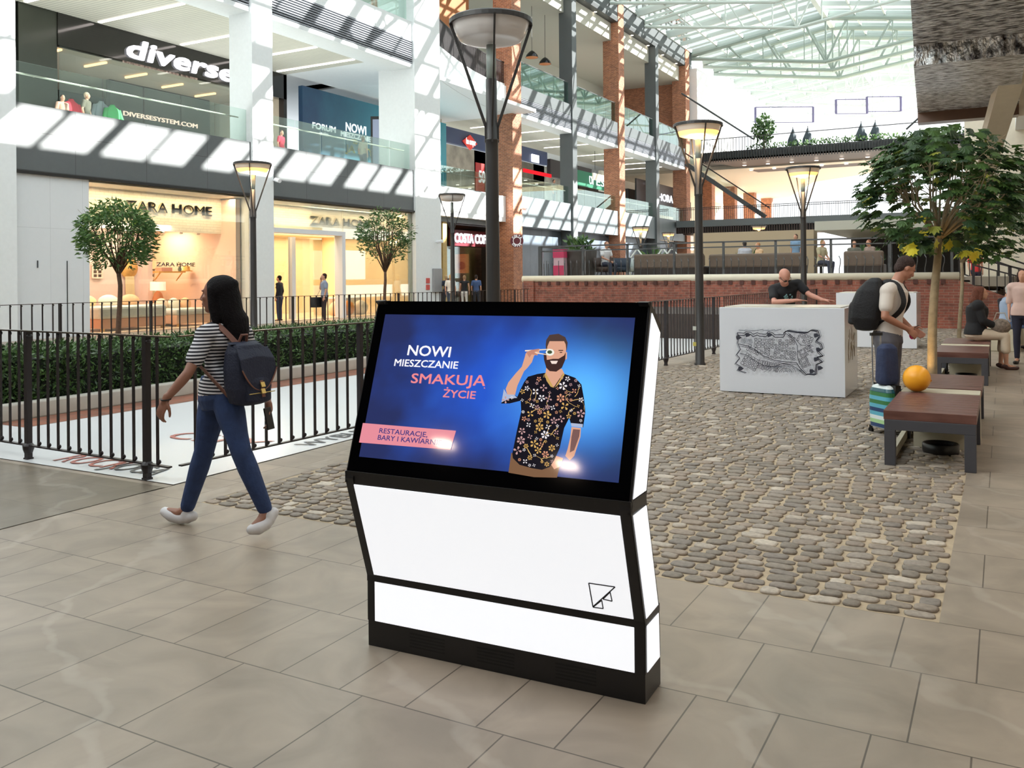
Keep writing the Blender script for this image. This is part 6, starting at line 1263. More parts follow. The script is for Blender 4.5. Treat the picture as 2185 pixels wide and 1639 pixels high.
def person(name, label, J, look, vox=.008, k=1.0, group=None):
    vox = min(vox, .0135); r = empty(name, (J['pel'].x, J['pel'].y, J.get('z0', 0)), label, 'person', group)
    F_ = Vector(J['f']).normalized(); Fh = Vector(J.get('hf', J['f'])).normalized(); U = Vector(J.get('hu', (0, 0, 1)))
    skin = look.get('skin', (196, 148, 122)); ms = mat('skin_%d_%d_%d' % skin, skin, .5, var=.04)
    S = (J['shR'] - J['shL']).normalized(); SP = (J['hipR'] - J['hipL']).normalized(); up = (J['neck'] - J['pel']).normalized(); FB = up.cross(S)*-1
    if FB.dot(F_) < 0: FB = -FB
    FP = Vector((0, 0, 1)).cross(SP); FP = FP if FP.dot(F_) > 0 else -FP
    chest, waist = J['neck'].lerp(J['pel'], .30), J['neck'].lerp(J['pel'], .66)
    if 'chest' in J: chest = J['chest']
    fem = look.get('fem', False); tw = look.get('build', 1.0)
    def torso(b, g, low=True, hem=0.0):
        ch = (.150 if not fem else .132)*tw*k+g; wa = (.132 if not fem else .108)*tw*k+g; hp = (.150 if not fem else .158)*tw*k+g; dc = (.112 if not fem else .105)*tw*k+g
        rings = []; n = 22
        neckb = J['neck'] - up*.01*k
        spec = [(neckb + up*.012*k, S, FB, .058*k+g, .056*k+g), (J['neck'] - up*.035*k, S, FB, .120*k+g, .075*k+g), (J['neck'].lerp(chest, .45), S, FB, ch*1.10, dc*.95), (chest, S, FB, ch, dc), (waist, (S+SP).normalized(), FP, wa, dc*.84), (J['pel'] + up*.06*k, SP, FP, hp*.96, dc*.98)]
        if low: spec += [(J['pel'] - Vector((0, 0, .03))*k, SP, FP, hp, dc*1.02)]
        if hem: spec += [(J['pel'] - Vector((0, 0, hem))*k, SP, FP, hp*1.02, dc*1.05)]
        for c, a, f, ra, rf in spec: rings.append([c + a*(math.cos(2*PI*i/n)*ra) + f*(math.sin(2*PI*i/n)*rf) for i in range(n)])
        b.loft(rings)
        for sh in ('shL', 'shR'): b.cap([J['neck'] - up*.03*k, J[sh]], [.052*k+g, .056*k+g], 12)
        if fem: 
            for q in (-1, 1): b.ell(chest + FB*.085*k + S*.06*k*q - up*.02*k, (S*.055*k, FB*.05*k, up*.055*k), 12, 8)
    sb = MB(); bare = look.get('sleeve', 'short')
    headv(sb, J['head'], Fh, U, k)
    sb.cap([J['head'] - Vector(U).normalized()*.06*k - Fh*.02*k, J['neck'] - up*.03*k], [.052*k, .060*k], 14)
    torso(sb, -.012)
    for s_ in 'LR':
        sh, el, wr = J['sh'+s_], J['el'+s_], J['wr'+s_]; a = .85 if fem else 1.0
        sb.cap([sh, sh.lerp(el, .35), el], [.050*k*a, .045*k*a, .037*k*a], 12); sb.cap([el, el.lerp(wr, .3), wr], [.038*k*a, .038*k*a, .025*k*a], 12)
        hd = J.get('hd'+s_, wr - el); hp = J.get('hp'+s_, (J['pel'] - wr)); hand(sb, wr, hd, hp, k*(.92 if fem else 1), look.get('curl', .5), J.get('th'+s_, 1 if s_ == 'L' else -1))
    legs = look.get('bottom', 'trousers')
    for s_ in 'LR':
        h_, kn, an = J['hip'+s_], J['kn'+s_], J['an'+s_]
        if legs in ('capri', 'shorts'): sb.cap([kn, kn.lerp(an, .35), an], [.050*k, .052*k, .034*k], 12)
        else: sb.cap([kn.lerp(an, .75), an], [.036*k, .033*k], 10)
        tv = Vector(J['toe'+s_]) - an; tvh = tv.normalized(); sb.cap([an, an + tv*.35 - Vector((0, 0, .02*k)), an + tv*.85], [.035*k, .034*k, .026*k], 10)
    body = volume(sb, 'body', ms, r, vox, 3)
    # shirt
    tb = MB(); g = look.get('slack', .012); torso(tb, g, True, look.get('hem', .06)); 
    for s_ in 'LR':
        sh, el, wr = J['sh'+s_], J['el'+s_], J['wr'+s_]; a = .88 if fem else 1.0
        if bare == 'short': tb.cap([sh, sh.lerp(el, .45), sh.lerp(el, .62)], [.058*k*a+g*.5, .056*k*a+g*.5, .055*k*a+g*.5], 14)
        elif bare == 'long': tb.cap([sh, sh.lerp(el, .5), el], [.058*k*a+g*.5, .052*k*a+g*.5, .046*k*a+g*.5], 14); tb.cap([el, el.lerp(wr, .92)], [.046*k*a+g*.5, .034*k*a+g*.5], 12)
        elif bare == 'elbow': tb.cap([sh, sh.lerp(el, .5), el], [.058*k*a+g*.5, .054*k*a+g*.5, .050*k*a+g*.5], 14)
    shirt = volume(tb, look.get('top_name', 'shirt'), look['top'], r, vox, 5)
    # legs
    lb = MB(); g2 = look.get('leg_slack', .006); hs = (.150 if not fem else .160)*tw*k; n = 20
    c0 = J['pel']; dc = .112*tw*k
    lb.loft([[c + SP*(math.cos(2*PI*i/n)*a) + FP*(math.sin(2*PI*i/n)*f) for i in range(n)] for c, a, f in ((c0 + V(0, 0, .10)*k, hs*.90, dc*.90), (c0 + V(0, 0, .02)*k, hs+g2, dc+g2), (c0 - V(0, 0, .06)*k, hs*1.02+g2, dc*1.05+g2), (c0 - V(0, 0, .12)*k, hs*.8, dc*.9))])
    wid = look.get('leg_w', 1.0)
    for s_ in 'LR':
        h_, kn, an = J['hip'+s_], J['kn'+s_], J['an'+s_]; lb.cap([h_, h_.lerp(kn, .35), h_.lerp(kn, .75), kn], [.088*k*tw+g2, .082*k*wid+g2, .062*k*wid+g2, .056*k*wid+g2], 16)
        e = {'trousers': .93, 'capri': .50, 'shorts': .06}[legs]; lb.cap([kn, kn.lerp(an, .3*e), kn.lerp(an, e)], [.056*k*wid+g2, .056*k*wid+g2, (.040 if legs == 'trousers' else .056)*k*wid+g2], 14)
        if not look.get('noglute'): lb.ell(h_ - FP*.045*k + V(0, 0, -.01), (SP*.072*k, FP*.075*k, V(0, 0, .085)*k), 14, 9)
    volume(lb, 'trousers' if legs != 'shorts' else 'shorts', look['legs'], r, vox, 4)
    # shoes
    for s_ in 'LR':
        an, toe = J['an'+s_], Vector(J['toe'+s_]); tv = toe-an; dn = Vector(J.get('dn'+s_, (0, 0, -1))).normalized(); hl = an - tv.normalized()*.045*k + dn*.045*k
        b = MB(); b.cap([hl, an + tv*.25 + dn*.05*k, an + tv*.7 + dn*.045*k*.6, toe], [.034*k, .042*k, .043*k, .032*k], 14); b.cap([an + dn*.02*k, an + dn*.05*k], [.040*k, .040*k], 12)
        volume(b, 'shoe', look.get('shoe', mat('shoe_black', (30, 28, 28), .5)), r, max(vox, .006), 3)
    # hair
    hc = look.get('hair'); s_ = Fh.cross(Vector(U)).normalized(); u_ = s_.cross(Fh)
    if hc:
        mh = mat('hair_%d_%d_%d' % hc, hc, .75, var=.3, vs=60, bump=.6, bs=90, spec=.2); b = MB(); c = J['head']
        b.ell(c + (u_*.034 - Fh*.026)*k, (s_*.081*k, Fh*.092*k, u_*.086*k), 18, 12); b.ell(c + (-u_*.02 - Fh*.055)*k, (s_*.070*k, Fh*.055*k, u_*.075*k), 14, 9)
        if look.get('long'):
            L = look['long']; b.ell(c + (u_*.03 - Fh*.045)*k, (s_*.088*k, Fh*.10*k, u_*.092*k), 18, 12); b.cap([c + (u_*.0 - Fh*.07)*k, c + (-u_*.12 - Fh*.085)*k] + [c + (-u_*(.12 + L*t) - Fh*(.10+.05*t))*k + s_*.012*math.sin(t*6) for t in (.25, .5, .8, 1.0)], [.082*k, .084*k, .088*k, .080*k, .058*k, .022*k], 14)
            for q in (-1, 1): b.cap([c + (s_*.066*q + u_*.03)*k, c + (s_*.072*q - u_*.08 - Fh*.01)*k, c + (s_*.075*q - u_*.19 - Fh*.03)*k], [.028*k, .03*k, .022*k], 10)
        volume(b, 'hair', mh, r, max(vox, .007), 3)
    return r, dict(S=S, FB=FB, FP=FP, SP=SP, chest=chest, waist=waist, up=up, body=body, shirt=shirt)
# --- striped top and denim
def striped(name, c1, c2, per):
    m = bpy.data.materials.new(name); m.use_nodes = True; nt = m.node_tree; b = nt.nodes['Principled BSDF']; g = N(nt, 'ShaderNodeNewGeometry'); sp = N(nt, 'ShaderNodeSeparateXYZ'); nt.links.new(g.outputs['Position'], sp.inputs[0])
    a = N(nt, 'ShaderNodeMath', operation='MULTIPLY'); a.inputs[1].default_value = 1/per; nt.links.new(sp.outputs[2], a.inputs[0]); f = N(nt, 'ShaderNodeMath', operation='FRACT'); nt.links.new(a.outputs[0], f.inputs[0]); c = N(nt, 'ShaderNodeMath', operation='GREATER_THAN'); c.inputs[1].default_value = .5; nt.links.new(f.outputs[0], c.inputs[0])
    mx = N(nt, 'ShaderNodeMixRGB'); mx.inputs[1].default_value = lin(c1); mx.inputs[2].default_value = lin(c2); nt.links.new(c.outputs[0], mx.inputs[0]); nt.links.new(mx.outputs[0], b.inputs['Base Color']); b.inputs['Roughness'].default_value = .85; return m
M_denim = mat('denim_blue', (44, 64, 106), .8, var=.2, vs=14, bump=.3, bs=40)
M_shoew = mat('canvas_white', (222, 220, 222), .7)
# walking woman
J = dict(f=(-.99, -.12, 0), hf=V(-.90, -.42, -.02)*1.0)
view = lambda a, b_, c=0: V(CS*a - SN*b_, SN*a + CS*b_, c)      # a: to the picture right, b_: away from the camera
J['f'] = view(-.88, .30); J['hf'] = view(-.96, .14, -.03)
J.update(head=W(462, 628, 5.62), neck=W(478, 692, 5.62), pel=W(468, 832, 5.62), shL=W(440, 716, 5.50), shR=W(516, 712, 5.70), elL=W(401, 797, 5.36), wrL=W(354, 852, 5.30), elR=W(556, 790, 5.85), wrR=W(574, 868, 5.72),
    hipL=W(482, 846, 5.56), hipR=W(458, 848, 5.68), knL=W(514, 962, 5.48), anL=W(568, 1092, 5.52), knR=W(436, 962, 5.72), anR=W(398, 1088, 5.80), toeL=W(537, 1130, 5.44), toeR=W(352, 1092, 5.86),
    hdL=view(-.35, -.1, -.9), hpL=view(.5, .9, -.2), hdR=view(.1, -.1, -1), hpR=view(-.9, -.3, 0), dnL=view(.30, 0, -.85), dnR=view(.10, 0, -1))
wm, I = person('person', 'woman in a striped top and jeans walking past the railing with a backpack', J, dict(fem=True, skin=(150, 104, 84), top=striped('striped_cotton', (22, 22, 34), (226, 224, 228), .021), legs=M_denim, shoe=M_shoew, hair=(14, 10, 12), long=.24, hem=.0, slack=.016, leg_w=1.02, curl=.6), .0055, 1.0)
Fh = J['hf'].normalized(); b = MB(); b.smooth = True; b.ell(J['head'] - Fh*.10 + V(0, 0, .055), (V(0, 0, .042), Fh*.045, Fh.cross(V(0, 0, 1))*.045), 14, 9); b.build('hair_knot', mat('hair_14_10_12', (14, 10, 12)), wm)
b = MB(); b.tube([W(354, 852, 5.30) + V(math.cos(t)*.0, 0, 0) + view(math.cos(t)*.028, math.sin(t)*.028, .004*math.sin(t)) for t in [2*PI*i/16 for i in range(17)]], .0045, 6); b.build('bracelet', M_black, wm)
# backpack (a thing of its own): sits against her back
M_navy = mat('pack_navy', (26, 32, 54), .7, bump=.3, bs=80); M_leather = mat('pack_tan_leather', (122, 80, 66), .6); M_brass = mat('brass_buckle', (190, 164, 100), .3, metal=.8)
back = -I['FB']; S = I['S']; S = (S + view(.25, .35)).normalized(); back = (back + view(.35, -.10)).normalized(); back.z = 0; back.normalize(); S = back.cross(V(0, 0, 1)); 
if S.dot(view(1, 0)) < 0: S = -S
C0 = W(527, 792, 5.50)
bpk = empty('backpack', C0 - V(0, 0, .19), 'navy canvas backpack with tan straps worn by the walking woman', 'backpack')
Uz = (V(0, 0, 1) + back*-.10).normalized()
def BQ(a, d_, h): return C0 + S*a + back*d_ + Uz*h
b = MB(); n = 20
sq = lambda t, e=.6: (math.copysign(abs(math.cos(t))**e, math.cos(t)), math.copysign(abs(math.sin(t))**e, math.sin(t)))
b.loft([[BQ(sq(2*PI*i/n)[0]*w_, sq(2*PI*i/n)[1]*d_ + .0, h) for i in range(n)] for h, w_, d_ in ((-.205, .07, .05), (-.19, .118, .082), (-.10, .140, .100), (.02, .138, .098), (.12, .122, .086), (.165, .10, .07), (.18, .05, .04))])
volume(b, 'bag', M_navy, bpk, .006, 4)
b = MB(); b.loft([[BQ(sq(2*PI*i/n)[0]*w_, .065 + sq(2*PI*i/n)[1]*d_, h) for i in range(n)] for h, w_, d_ in ((-.19, .07, .035), (-.175, .095, .055), (-.06, .10, .060), (-.03, .09, .05))]); volume(b, 'pocket', M_navy, bpk, .006, 3)
b = MB(); P = []
flp = [(-.128, .02), (-.10, .045), (.0, .055), (.10, .045), (.128, .02)]
for (a, d_, h) in ((.135, .0, .13),): pass
rings = []
for i in range(13):
    t = -1 + 2*i/12; w_ = .135*t; drop = .02 - .13*(1-abs(t)**2.2)
    rings.append([BQ(w_*.85, -.03, .185), BQ(w_*.95, .06, .172 - .02*abs(t)), BQ(w_, .108, .10 - .02*abs(t)), BQ(w_, .118, drop - .0), BQ(w_, .108, drop), BQ(w_, .098, .09 - .02*abs(t)), BQ(w_*.93, .055, .160), BQ(w_*.85, -.03, .175)])
b.loft(rings); volume(b, 'flap', M_navy, bpk, .005, 2)
b = MB(); b.tube([BQ(.135*(-1+2*i/24), .119, .02 - .13*(1-abs(-1+2*i/24)**2.2)) for i in range(25)], .0045, 6); b.build('flap_piping', M_leather, bpk)
b = MB(); b.bar(BQ(0, .122, -.05), BQ(0, .135, -.15), .024, .004, up=back); b.build('closing_strap', M_leather, bpk)
for h in (-.075, -.115): b = MB(); b.bar(BQ(0, .128, h+.014), BQ(0, .138, h-.014), .030, .008, up=back); b.build('buckle', M_brass, bpk)
b = MB(); b.tube([BQ(.10*(-1+2*i/12), .124, -.125 + .0*i) for i in range(13)], .003, 5); b.build('pocket_zip', M_brass, bpk)
b = MB(); b.tube([BQ(-.03, -.02, .18), BQ(-.02, -.0, .225), BQ(.02, -.0, .225), BQ(.03, -.02, .18)], .009, 8); b.build('carry_loop', M_leather, bpk)
shl, shr = J['shL'], J['shR']; fbw = I['FB']; upv = V(0, 0, 1)
for nm_, sh, sg in (('L', shl, -1), ('R', shr, 1)):
    nk = J['neck']; top = nk.lerp(sh, .62) + upv*.052; fr_ = nk.lerp(sh, .70) + fbw*.125 - upv*.07
    pts = [BQ(.03*sg, -.04, .17), nk.lerp(sh, .45) - fbw*.085 + upv*.0, top, nk.lerp(sh, .72) + fbw*.085 + upv*.0, fr_ + V(0, 0, -.03), J['neck'].lerp(J['pel'], .52) + I['S']*sg*.155 + fbw*.06, J['neck'].lerp(J['pel'], .66) + I['S']*sg*.15 - fbw*.05, BQ(.11*sg, -.05, -.15)]
    b = MB(); q = []
    for i in range(len(pts)-1):
        for j in range(4):
            t = j/4; p0, p1, p2, p3 = pts[max(i-1, 0)], pts[i], pts[i+1], pts[min(i+2, len(pts)-1)]; q.append(.5*((2*p1) + (p2-p0)*t + (2*p0-5*p1+4*p2-p3)*t*t + (3*p1-p0-3*p2+p3)*t**3))
    q.append(pts[-1]); mid_ = J['neck'].lerp(J['pel'], .3)
    for a_, c_ in zip(q[:-1], q[1:]): o_ = ((a_+c_)/2 - mid_); b.bar(a_, c_ + (c_-a_)*.1, .034, .008, up=o_)
    b.build('shoulder_strap', M_leather, bpk)
pc = W(574, 893, 5.66); ph = empty('phone', pc, 'black phone held low in the walking woman\'s hand', 'phone'); b = MB(); a_ = view(.2, -.05, -1).normalized(); x_ = view(.35, .94).normalized(); y_ = a_.cross(x_)
b.hexa([pc + x_*i*.035 + y_*j*.005 + a_*l*.07 for l in (-1, 1) for i, j in ((-1, -1), (1, -1), (1, 1), (-1, 1))]); fixn(b.build('case', M_black, ph, .003)); b = MB(); b.hexa([pc + x_*i*.032 + y_*(j*.001 - .0055) + a_*l*.066 for l in (-1, 1) for i, j in ((-1, -1), (1, -1), (1, 1), (-1, 1))]); fixn(b.build('screen', M_kglass, ph))
def crom(pts, n):
    q = []
    for i in range(len(pts)-1):
        p0, p1, p2, p3 = pts[max(i-1, 0)], pts[i], pts[i+1], pts[min(i+2, len(pts)-1)]
        for j in range(n): t = j/n; q.append(.5*((2*p1) + (p2-p0)*t + (2*p0-5*p1+4*p2-p3)*t*t + (3*p1-p0-3*p2+p3)*t**3))
    return q + [pts[-1]]
# man with the rucksack
D = 9.35
J = dict(f=view(.93, .1), hf=view(.86, -.05, -.62), hu=view(.45, 0, .85))
J.update(head=W(1933, 572, D), neck=W(1910, 604, D), pel=W(1893, 718, D), shR=W(1893, 622, D-.20), shL=W(1908, 620, D+.20), elR=W(1888, 676, D-.27), wrR=W(1936, 702, D-.20), elL=W(1915, 676, D+.22), wrL=W(1943, 700, D+.02),
    hipR=W(1891, 728, D-.09), hipL=W(1899, 728, D+.09), knR=W(1890, 806, D-.10), knL=W(1903, 808, D+.10), anR=W(1880, 888, D-.10), anL=W(1893, 886, D+.12), toeR=W(1903, 902, D-.10), toeL=W(1918, 897, D+.12),
    hdR=view(.8, .1, -.6), hdL=view(.8, -.3, -.6), hpR=view(0, 1, -.3), hpL=view(0, -1, -.3), thR=1, thL=-1)
rm, I = person('person', 'man in a cream short-sleeved shirt with black rucksack looking down beside the bench', J, dict(skin=(178, 124, 100), top=mat('shirt_cream', (214, 204, 194), .8, var=.04, vs=6), legs=mat('trousers_grey', (92, 90, 96), .8, var=.08, vs=8), hair=(64, 50, 46), shoe=mat('shoe_brown', (74, 56, 50), .6), hem=.05, slack=.022, leg_slack=.025, build=1.08), .008, 1.03)
b = MB(); b.box(-.001, .001, -.001, .001, 0, .001)
rk = empty('rucksack', W(1850, 700, D), 'large black rucksack on the back of the man beside the bench', 'backpack'); n = 20; bk = -I['FB']; bk.z = 0; bk.normalize(); Sx = bk.cross(V(0, 0, 1)); C0 = W(1856, 648, D-.03); Uz = (V(0, 0, 1) - bk*.06).normalized()
def RQ(a, d_, h): return C0 + Sx*a + bk*d_ + Uz*h
b = MB(); b.loft([[RQ(sq(2*PI*i/n)[0]*w_, o_ + sq(2*PI*i/n)[1]*d_, h) for i in range(n)] for h, w_, d_, o_ in ((-.285, .05, .04, .02), (-.27, .12, .10, .02), (-.15, .165, .155, .03), (.0, .165, .160, .02), (.14, .15, .13, .0), (.235, .11, .08, -.03), (.27, .05, .04, -.04))]); volume(b, 'bag', mat('rucksack_black', (20, 20, 24), .7, bump=.3, bs=60), rk, .009, 4)
b = MB(); b.loft([[RQ(sq(2*PI*i/n)[0]*w_, .13 + sq(2*PI*i/n)[1]*d_, h) for i in range(n)] for h, w_, d_ in ((-.22, .09, .05), (-.2, .12, .07), (-.02, .12, .07), (.02, .10, .05))]); volume(b, 'front_pocket', mat('rucksack_black2', (26, 26, 30), .7), rk, .009, 3)
for sh, sg in ((J['shR'], 1), (J['shL'], -1)):
    nk = J['neck']; pts = [nk.lerp(sh, .6) - I['FB']*.11 - V(0, 0, .03), nk.lerp(sh, .6) - I['FB']*.05 + V(0, 0, .062), nk.lerp(sh, .6) + I['FB']*.07 + V(0, 0, .04), nk.lerp(sh, .75) + I['FB']*.14 - V(0, 0, .12), nk.lerp(J['pel'], .5) + (sh-nk).normalized()*.17 + I['FB']*.08, nk.lerp(J['pel'], .7) + (sh-nk).normalized()*.17 - I['FB']*.08]
    b = MB(); mid_ = nk.lerp(J['pel'], .3); q = crom(pts, 6)
    for a_, c_ in zip(q[:-1], q[1:]): b.bar(a_, c_ + (c_-a_)*.2, .050, .012, up=((a_+c_)/2 - mid_))
    b.build('shoulder_strap', mat('rucksack_black', (20, 20, 24)), rk)
q = W(1946, 716, D-.12); o = empty('pink_toy', q, 'small pink object held in the hands of the man beside the bench', 'toy'); b = MB(); b.smooth = True; b.ell(q, ((.028, 0, 0), (0, .028, 0), (0, 0, .04)), 12, 8); b.build('body', mat('hot_pink', (226, 60, 116), .4), o)
b = MB(); b.tube([W(1943, 703, D-.15), W(1955, 697, D-.15), W(1961, 694, D-.15)], .004, 5); tag(b.build('stylus', M_black), 'thin dark stick held by the man above the pink object', 'pen')
# suitcase in front of him
sc0 = G(1893, 905); D2 = 8.85; sb_ = W(1893, 906, D2); yawS = math.atan2(view(1, .25).y, view(1, .25).x); X_ = V(math.cos(yawS), math.sin(yawS), 0); Y_ = V(-math.sin(yawS), math.cos(yawS), 0)
sb_ = V(sb_.x, sb_.y, 0); case = empty('suitcase', sb_, 'small striped blue and green wheeled suitcase beside the bench', 'suitcase')
def CQ(a, d_, h): return sb_ + X_*a + Y_*d_ + V(0, 0, h)
m = bpy.data.materials.new('suitcase_stripes'); m.use_nodes = True; nt = m.node_tree; bb = nt.nodes['Principled BSDF']; bb.inputs['Roughness'].default_value = .3; g = N(nt, 'ShaderNodeNewGeometry'); sp = N(nt, 'ShaderNodeSeparateXYZ'); nt.links.new(g.outputs['Position'], sp.inputs[0]); a = N(nt, 'ShaderNodeMath', operation='MULTIPLY'); a.inputs[1].default_value = 26; nt.links.new(sp.outputs[2], a.inputs[0])
fl_2 = N(nt, 'ShaderNodeMath', operation='FLOOR'); nt.links.new(a.outputs[0], fl_2.inputs[0]); wn = N(nt, 'ShaderNodeTexWhiteNoise', noise_dimensions='1D'); nt.links.new(fl_2.outputs[0], wn.inputs['W']); cr = N(nt, 'ShaderNodeValToRGB'); cr.color_ramp.interpolation = 'CONSTANT'; e = cr.color_ramp.elements; e[0].color = lin((226, 236, 236)); e[1].color = lin((30, 84, 96)); e[1].position = .3
for p_, c_ in ((.45, (96, 176, 200)), (.6, (60, 120, 70)), (.72, (170, 208, 150)), (.85, (40, 66, 110))): q_ = e.new(p_); q_.color = lin(c_)
nt.links.new(wn.outputs['Value'], cr.inputs[0]); nt.links.new(cr.outputs[0], bb.inputs['Base Color']); M_case = m
b = MB(); n = 24; b.loft([[CQ(sq(2*PI*i/n, .4)[0]*a_, sq(2*PI*i/n, .4)[1]*c_, h) for i in range(n)] for h, a_, c_ in ((.06, .08, .10), (.075, .105, .155), (.30, .112, .165), (.43, .108, .16), (.48, .09, .13), (.495, .06, .09))]); b.smooth = True; fixn(b.build('shell', M_case, case))
for a_ in (-.06, .06):
    b = MB(); b.tube([CQ(a_*.8, .15, .45), CQ(a_*.8, .16, .98)], .008, 8); b.build('handle_rod', mat('chrome_rod', (210, 208, 206), .25, metal=.9), case)
b = MB(); b.bar(CQ(-.065, .16, .985), CQ(.065, .16, .985), .03, .03); b.build('grip', M_black, case); b = MB(); b.hexa([CQ(a_, c_, h) for h in (.07, .50) for a_, c_ in ((-.03, -.172), (.03, -.172), (.03, .172), (-.03, .172))]); b.build('strap', M_black, case)
b = MB(); b.smooth = True; b.ell(CQ(.115, 0, .38), (Y_*.04, X_*.012, V(0, 0, .055)), 14, 8); b.build('side_handle', M_black, case)
for a_ in (-.09, .09):
    for c_ in (-.13, .13): b = MB(); b.tube([CQ(a_-.012, c_, .028), CQ(a_+.012, c_, .028)], .028, 14); b.build('wheel', M_black, case); b = MB(); b.bar(CQ(a_, c_, .03), CQ(a_, c_, .08), .03, .03, up=(1, 0, 0)); b.build('wheel_fork', M_black, case)
b = MB(); n = 18; b.loft([[CQ(sq(2*PI*i/n)[0]*a_-.01, -.02 + sq(2*PI*i/n)[1]*c_, h) for i in range(n)] for h, a_, c_ in ((.50, .09, .07), (.54, .105, .085), (.72, .10, .08), (.86, .092, .07), (.90, .05, .04))]); jk = volume(b, 'folded_jacket', mat('jacket_navy', (44, 54, 84), .8, var=.15, vs=12, bump=.4, bs=30), None, .009, 3); tag(jk, 'navy folded jacket strapped on top of the striped suitcase', 'jacket')
# bald man leaning on the block
D = 13.55
J = dict(f=view(.3, -.95), hf=view(.28, -.62, -.74), hu=view(.1, -.62, .7))
J.update(head=W(1674, 590, D-.25), neck=W(1676, 606, D-.08), pel=W(1672, 678, D+.22), shR=W(1650, 618, D), shL=W(1703, 606, D-.02), elR=W(1652, 645, D-.22), wrR=W(1699, 648, D-.42), elL=W(1727, 629, D-.2), wrL=W(1756, 648, D-.35),
    hipR=W(1660, 690, D+.24), hipL=W(1684, 690, D+.24), knR=W(1660, 735, D+.2), knL=W(1686, 735, D+.25), anR=W(1658, 782, D+.3), anL=W(1688, 782, D+.35), toeR=W(1656, 795, D+.1), toeL=W(1690, 795, D+.13), hdR=view(1, -.1, 0), hdL=view(1, -.2, -.05), hpR=V(0, 0, -1), hpL=V(0, 0, -1), thR=1, thL=-1)
zt_ = 1.21
for k_ in ('wrR', 'wrL'): J[k_].z = zt_
bm_, I = person('person', 'bald man in a black T-shirt leaning over the printed map block', J, dict(skin=(200, 142, 122), top=mat('tshirt_black', (24, 24, 28), .85), legs=mat('trousers_dark', (40, 40, 46), .8), hem=.08, slack=.02, curl=.15), .010, 1.05)
Fh = J['hf'].normalized(); Uh = (J['hu'] - Fh*J['hu'].dot(Fh)).normalized(); Sh = Fh.cross(Uh); b = MB(); c = J['head'] + Fh*.098 + Uh*.004
for q_ in (-1, 1): b.ell(c + Sh*.034*q_, (Sh*.028, Fh*.006, Uh*.019), 12, 6); b.tube([c + Sh*.06*q_, c + Sh*.082*q_ - Fh*.05, c + Sh*.080*q_ - Fh*.10], .004, 5)
b.build('glasses', M_black, bm_)
b = MB(); random.seed(31); cc_ = W(1677, 622, D-.3); Tn = view(.1, -1, -.3).normalized(); Tx = view(1, .1); Tx.normalize(); Ty = Tx.cross(Tn)*-1
if Ty.z < 0: Ty = -Ty
gb = MB()
for k_ in range(26):
    a_ = random.random()*2*PI; rr_ = random.random()**.5; p = I['chest'] + I['FB']*.128*1.05 + I['S']*math.cos(a_)*.075*rr_ + I['up']*math.sin(a_)*.085*rr_; gb.ell(p - I['FB']*.0, (I['S']*random.uniform(.006, .018), I['FB']*.012, I['up']*random.uniform(.006, .016)), 8, 5)
gb.build('shirt_print', mat('print_teal', (126, 164, 164), .8), bm_)
# ------------------------------------------------------------------ simple poses for the smaller people
def pose(base, f, H, kind='stand', z0=0.0, seat=.45, sw=0.0, arms='down'):
    B = Vector(base); B.z = z0; f = Vector(f).normalized(); s = f.cross(V(0, 0, 1)); u = V(0, 0, 1); k = H/1.75; P = lambda a, d_, h: B + s*a*k + f*d_*k + u*h*k
    J = dict(f=f, z0=z0)
    if kind == 'stand':
        J.update(head=P(0, .02, 1.63), neck=P(0, 0, 1.46), pel=P(0, 0, .95), shR=P(.175, 0, 1.41), shL=P(-.175, 0, 1.41), hipR=P(.09, 0, .90), hipL=P(-.09, 0, .90), knR=P(.10, .02+sw*.5, .50), knL=P(-.10, .02-sw*.3, .50), anR=P(.10, sw, .09), anL=P(-.10, -sw, .09), toeR=P(.11, sw+.17, .035), toeL=P(-.11, -sw+.17, .035))
        J.update(elR=P(.23, -.03-sw*.3, 1.14), wrR=P(.22, .04-sw*.6, .90), elL=P(-.23, -.03+sw*.3, 1.14), wrL=P(-.22, .04+sw*.6, .90))
    else:
        h = seat/k
        J.update(head=P(0, .10, h+.80), neck=P(0, .04, h+.62), pel=P(0, 0, h+.10), shR=P(.17, .03, h+.57), shL=P(-.17, .03, h+.57), hipR=P(.10, .03, h+.08), hipL=P(-.10, .03, h+.08), knR=P(.12, .45, h+.06), knL=P(-.12, .45, h+.06), anR=P(.12, .46, .09), anL=P(-.12, .40, .09), toeR=P(.12, .63, .035), toeL=P(-.13, .57, .035), elR=P(.22, .10, h+.32), wrR=P(.10, .32, h+.22), elL=P(-.22, .10, h+.32), wrL=P(-.08, .32, h+.20))
    if arms == 'phone': J.update(elR=P(.22, .12, 1.20), wrR=P(.10, .10, 1.50)); J['hdR'] = -s*.2+u
    if arms == 'hold': J.update(elR=P(.22, .05, 1.16), wrR=P(.08, .28, 1.15), elL=P(-.22, .05, 1.16), wrL=P(-.08, .28, 1.15))
    return J, k
def cm(c, n='cloth'): return mat('%s_%d_%d_%d' % (n, c[0], c[1], c[2]), c, .85, var=.06, vs=6)
def folk(label, base, f, H, top, legs, hair, kind='stand', vox=.018, z0=0.0, seat=.45, sw=0.0, arms='down', **kw):
    J, k = pose(base, f, H, kind, z0, seat, sw, arms); look = dict(top=cm(top), legs=cm(legs), hair=hair); look.update(kw); look.setdefault('skin', (196, 146, 120)); return person('person', label, J, look, vox, k)[0], J
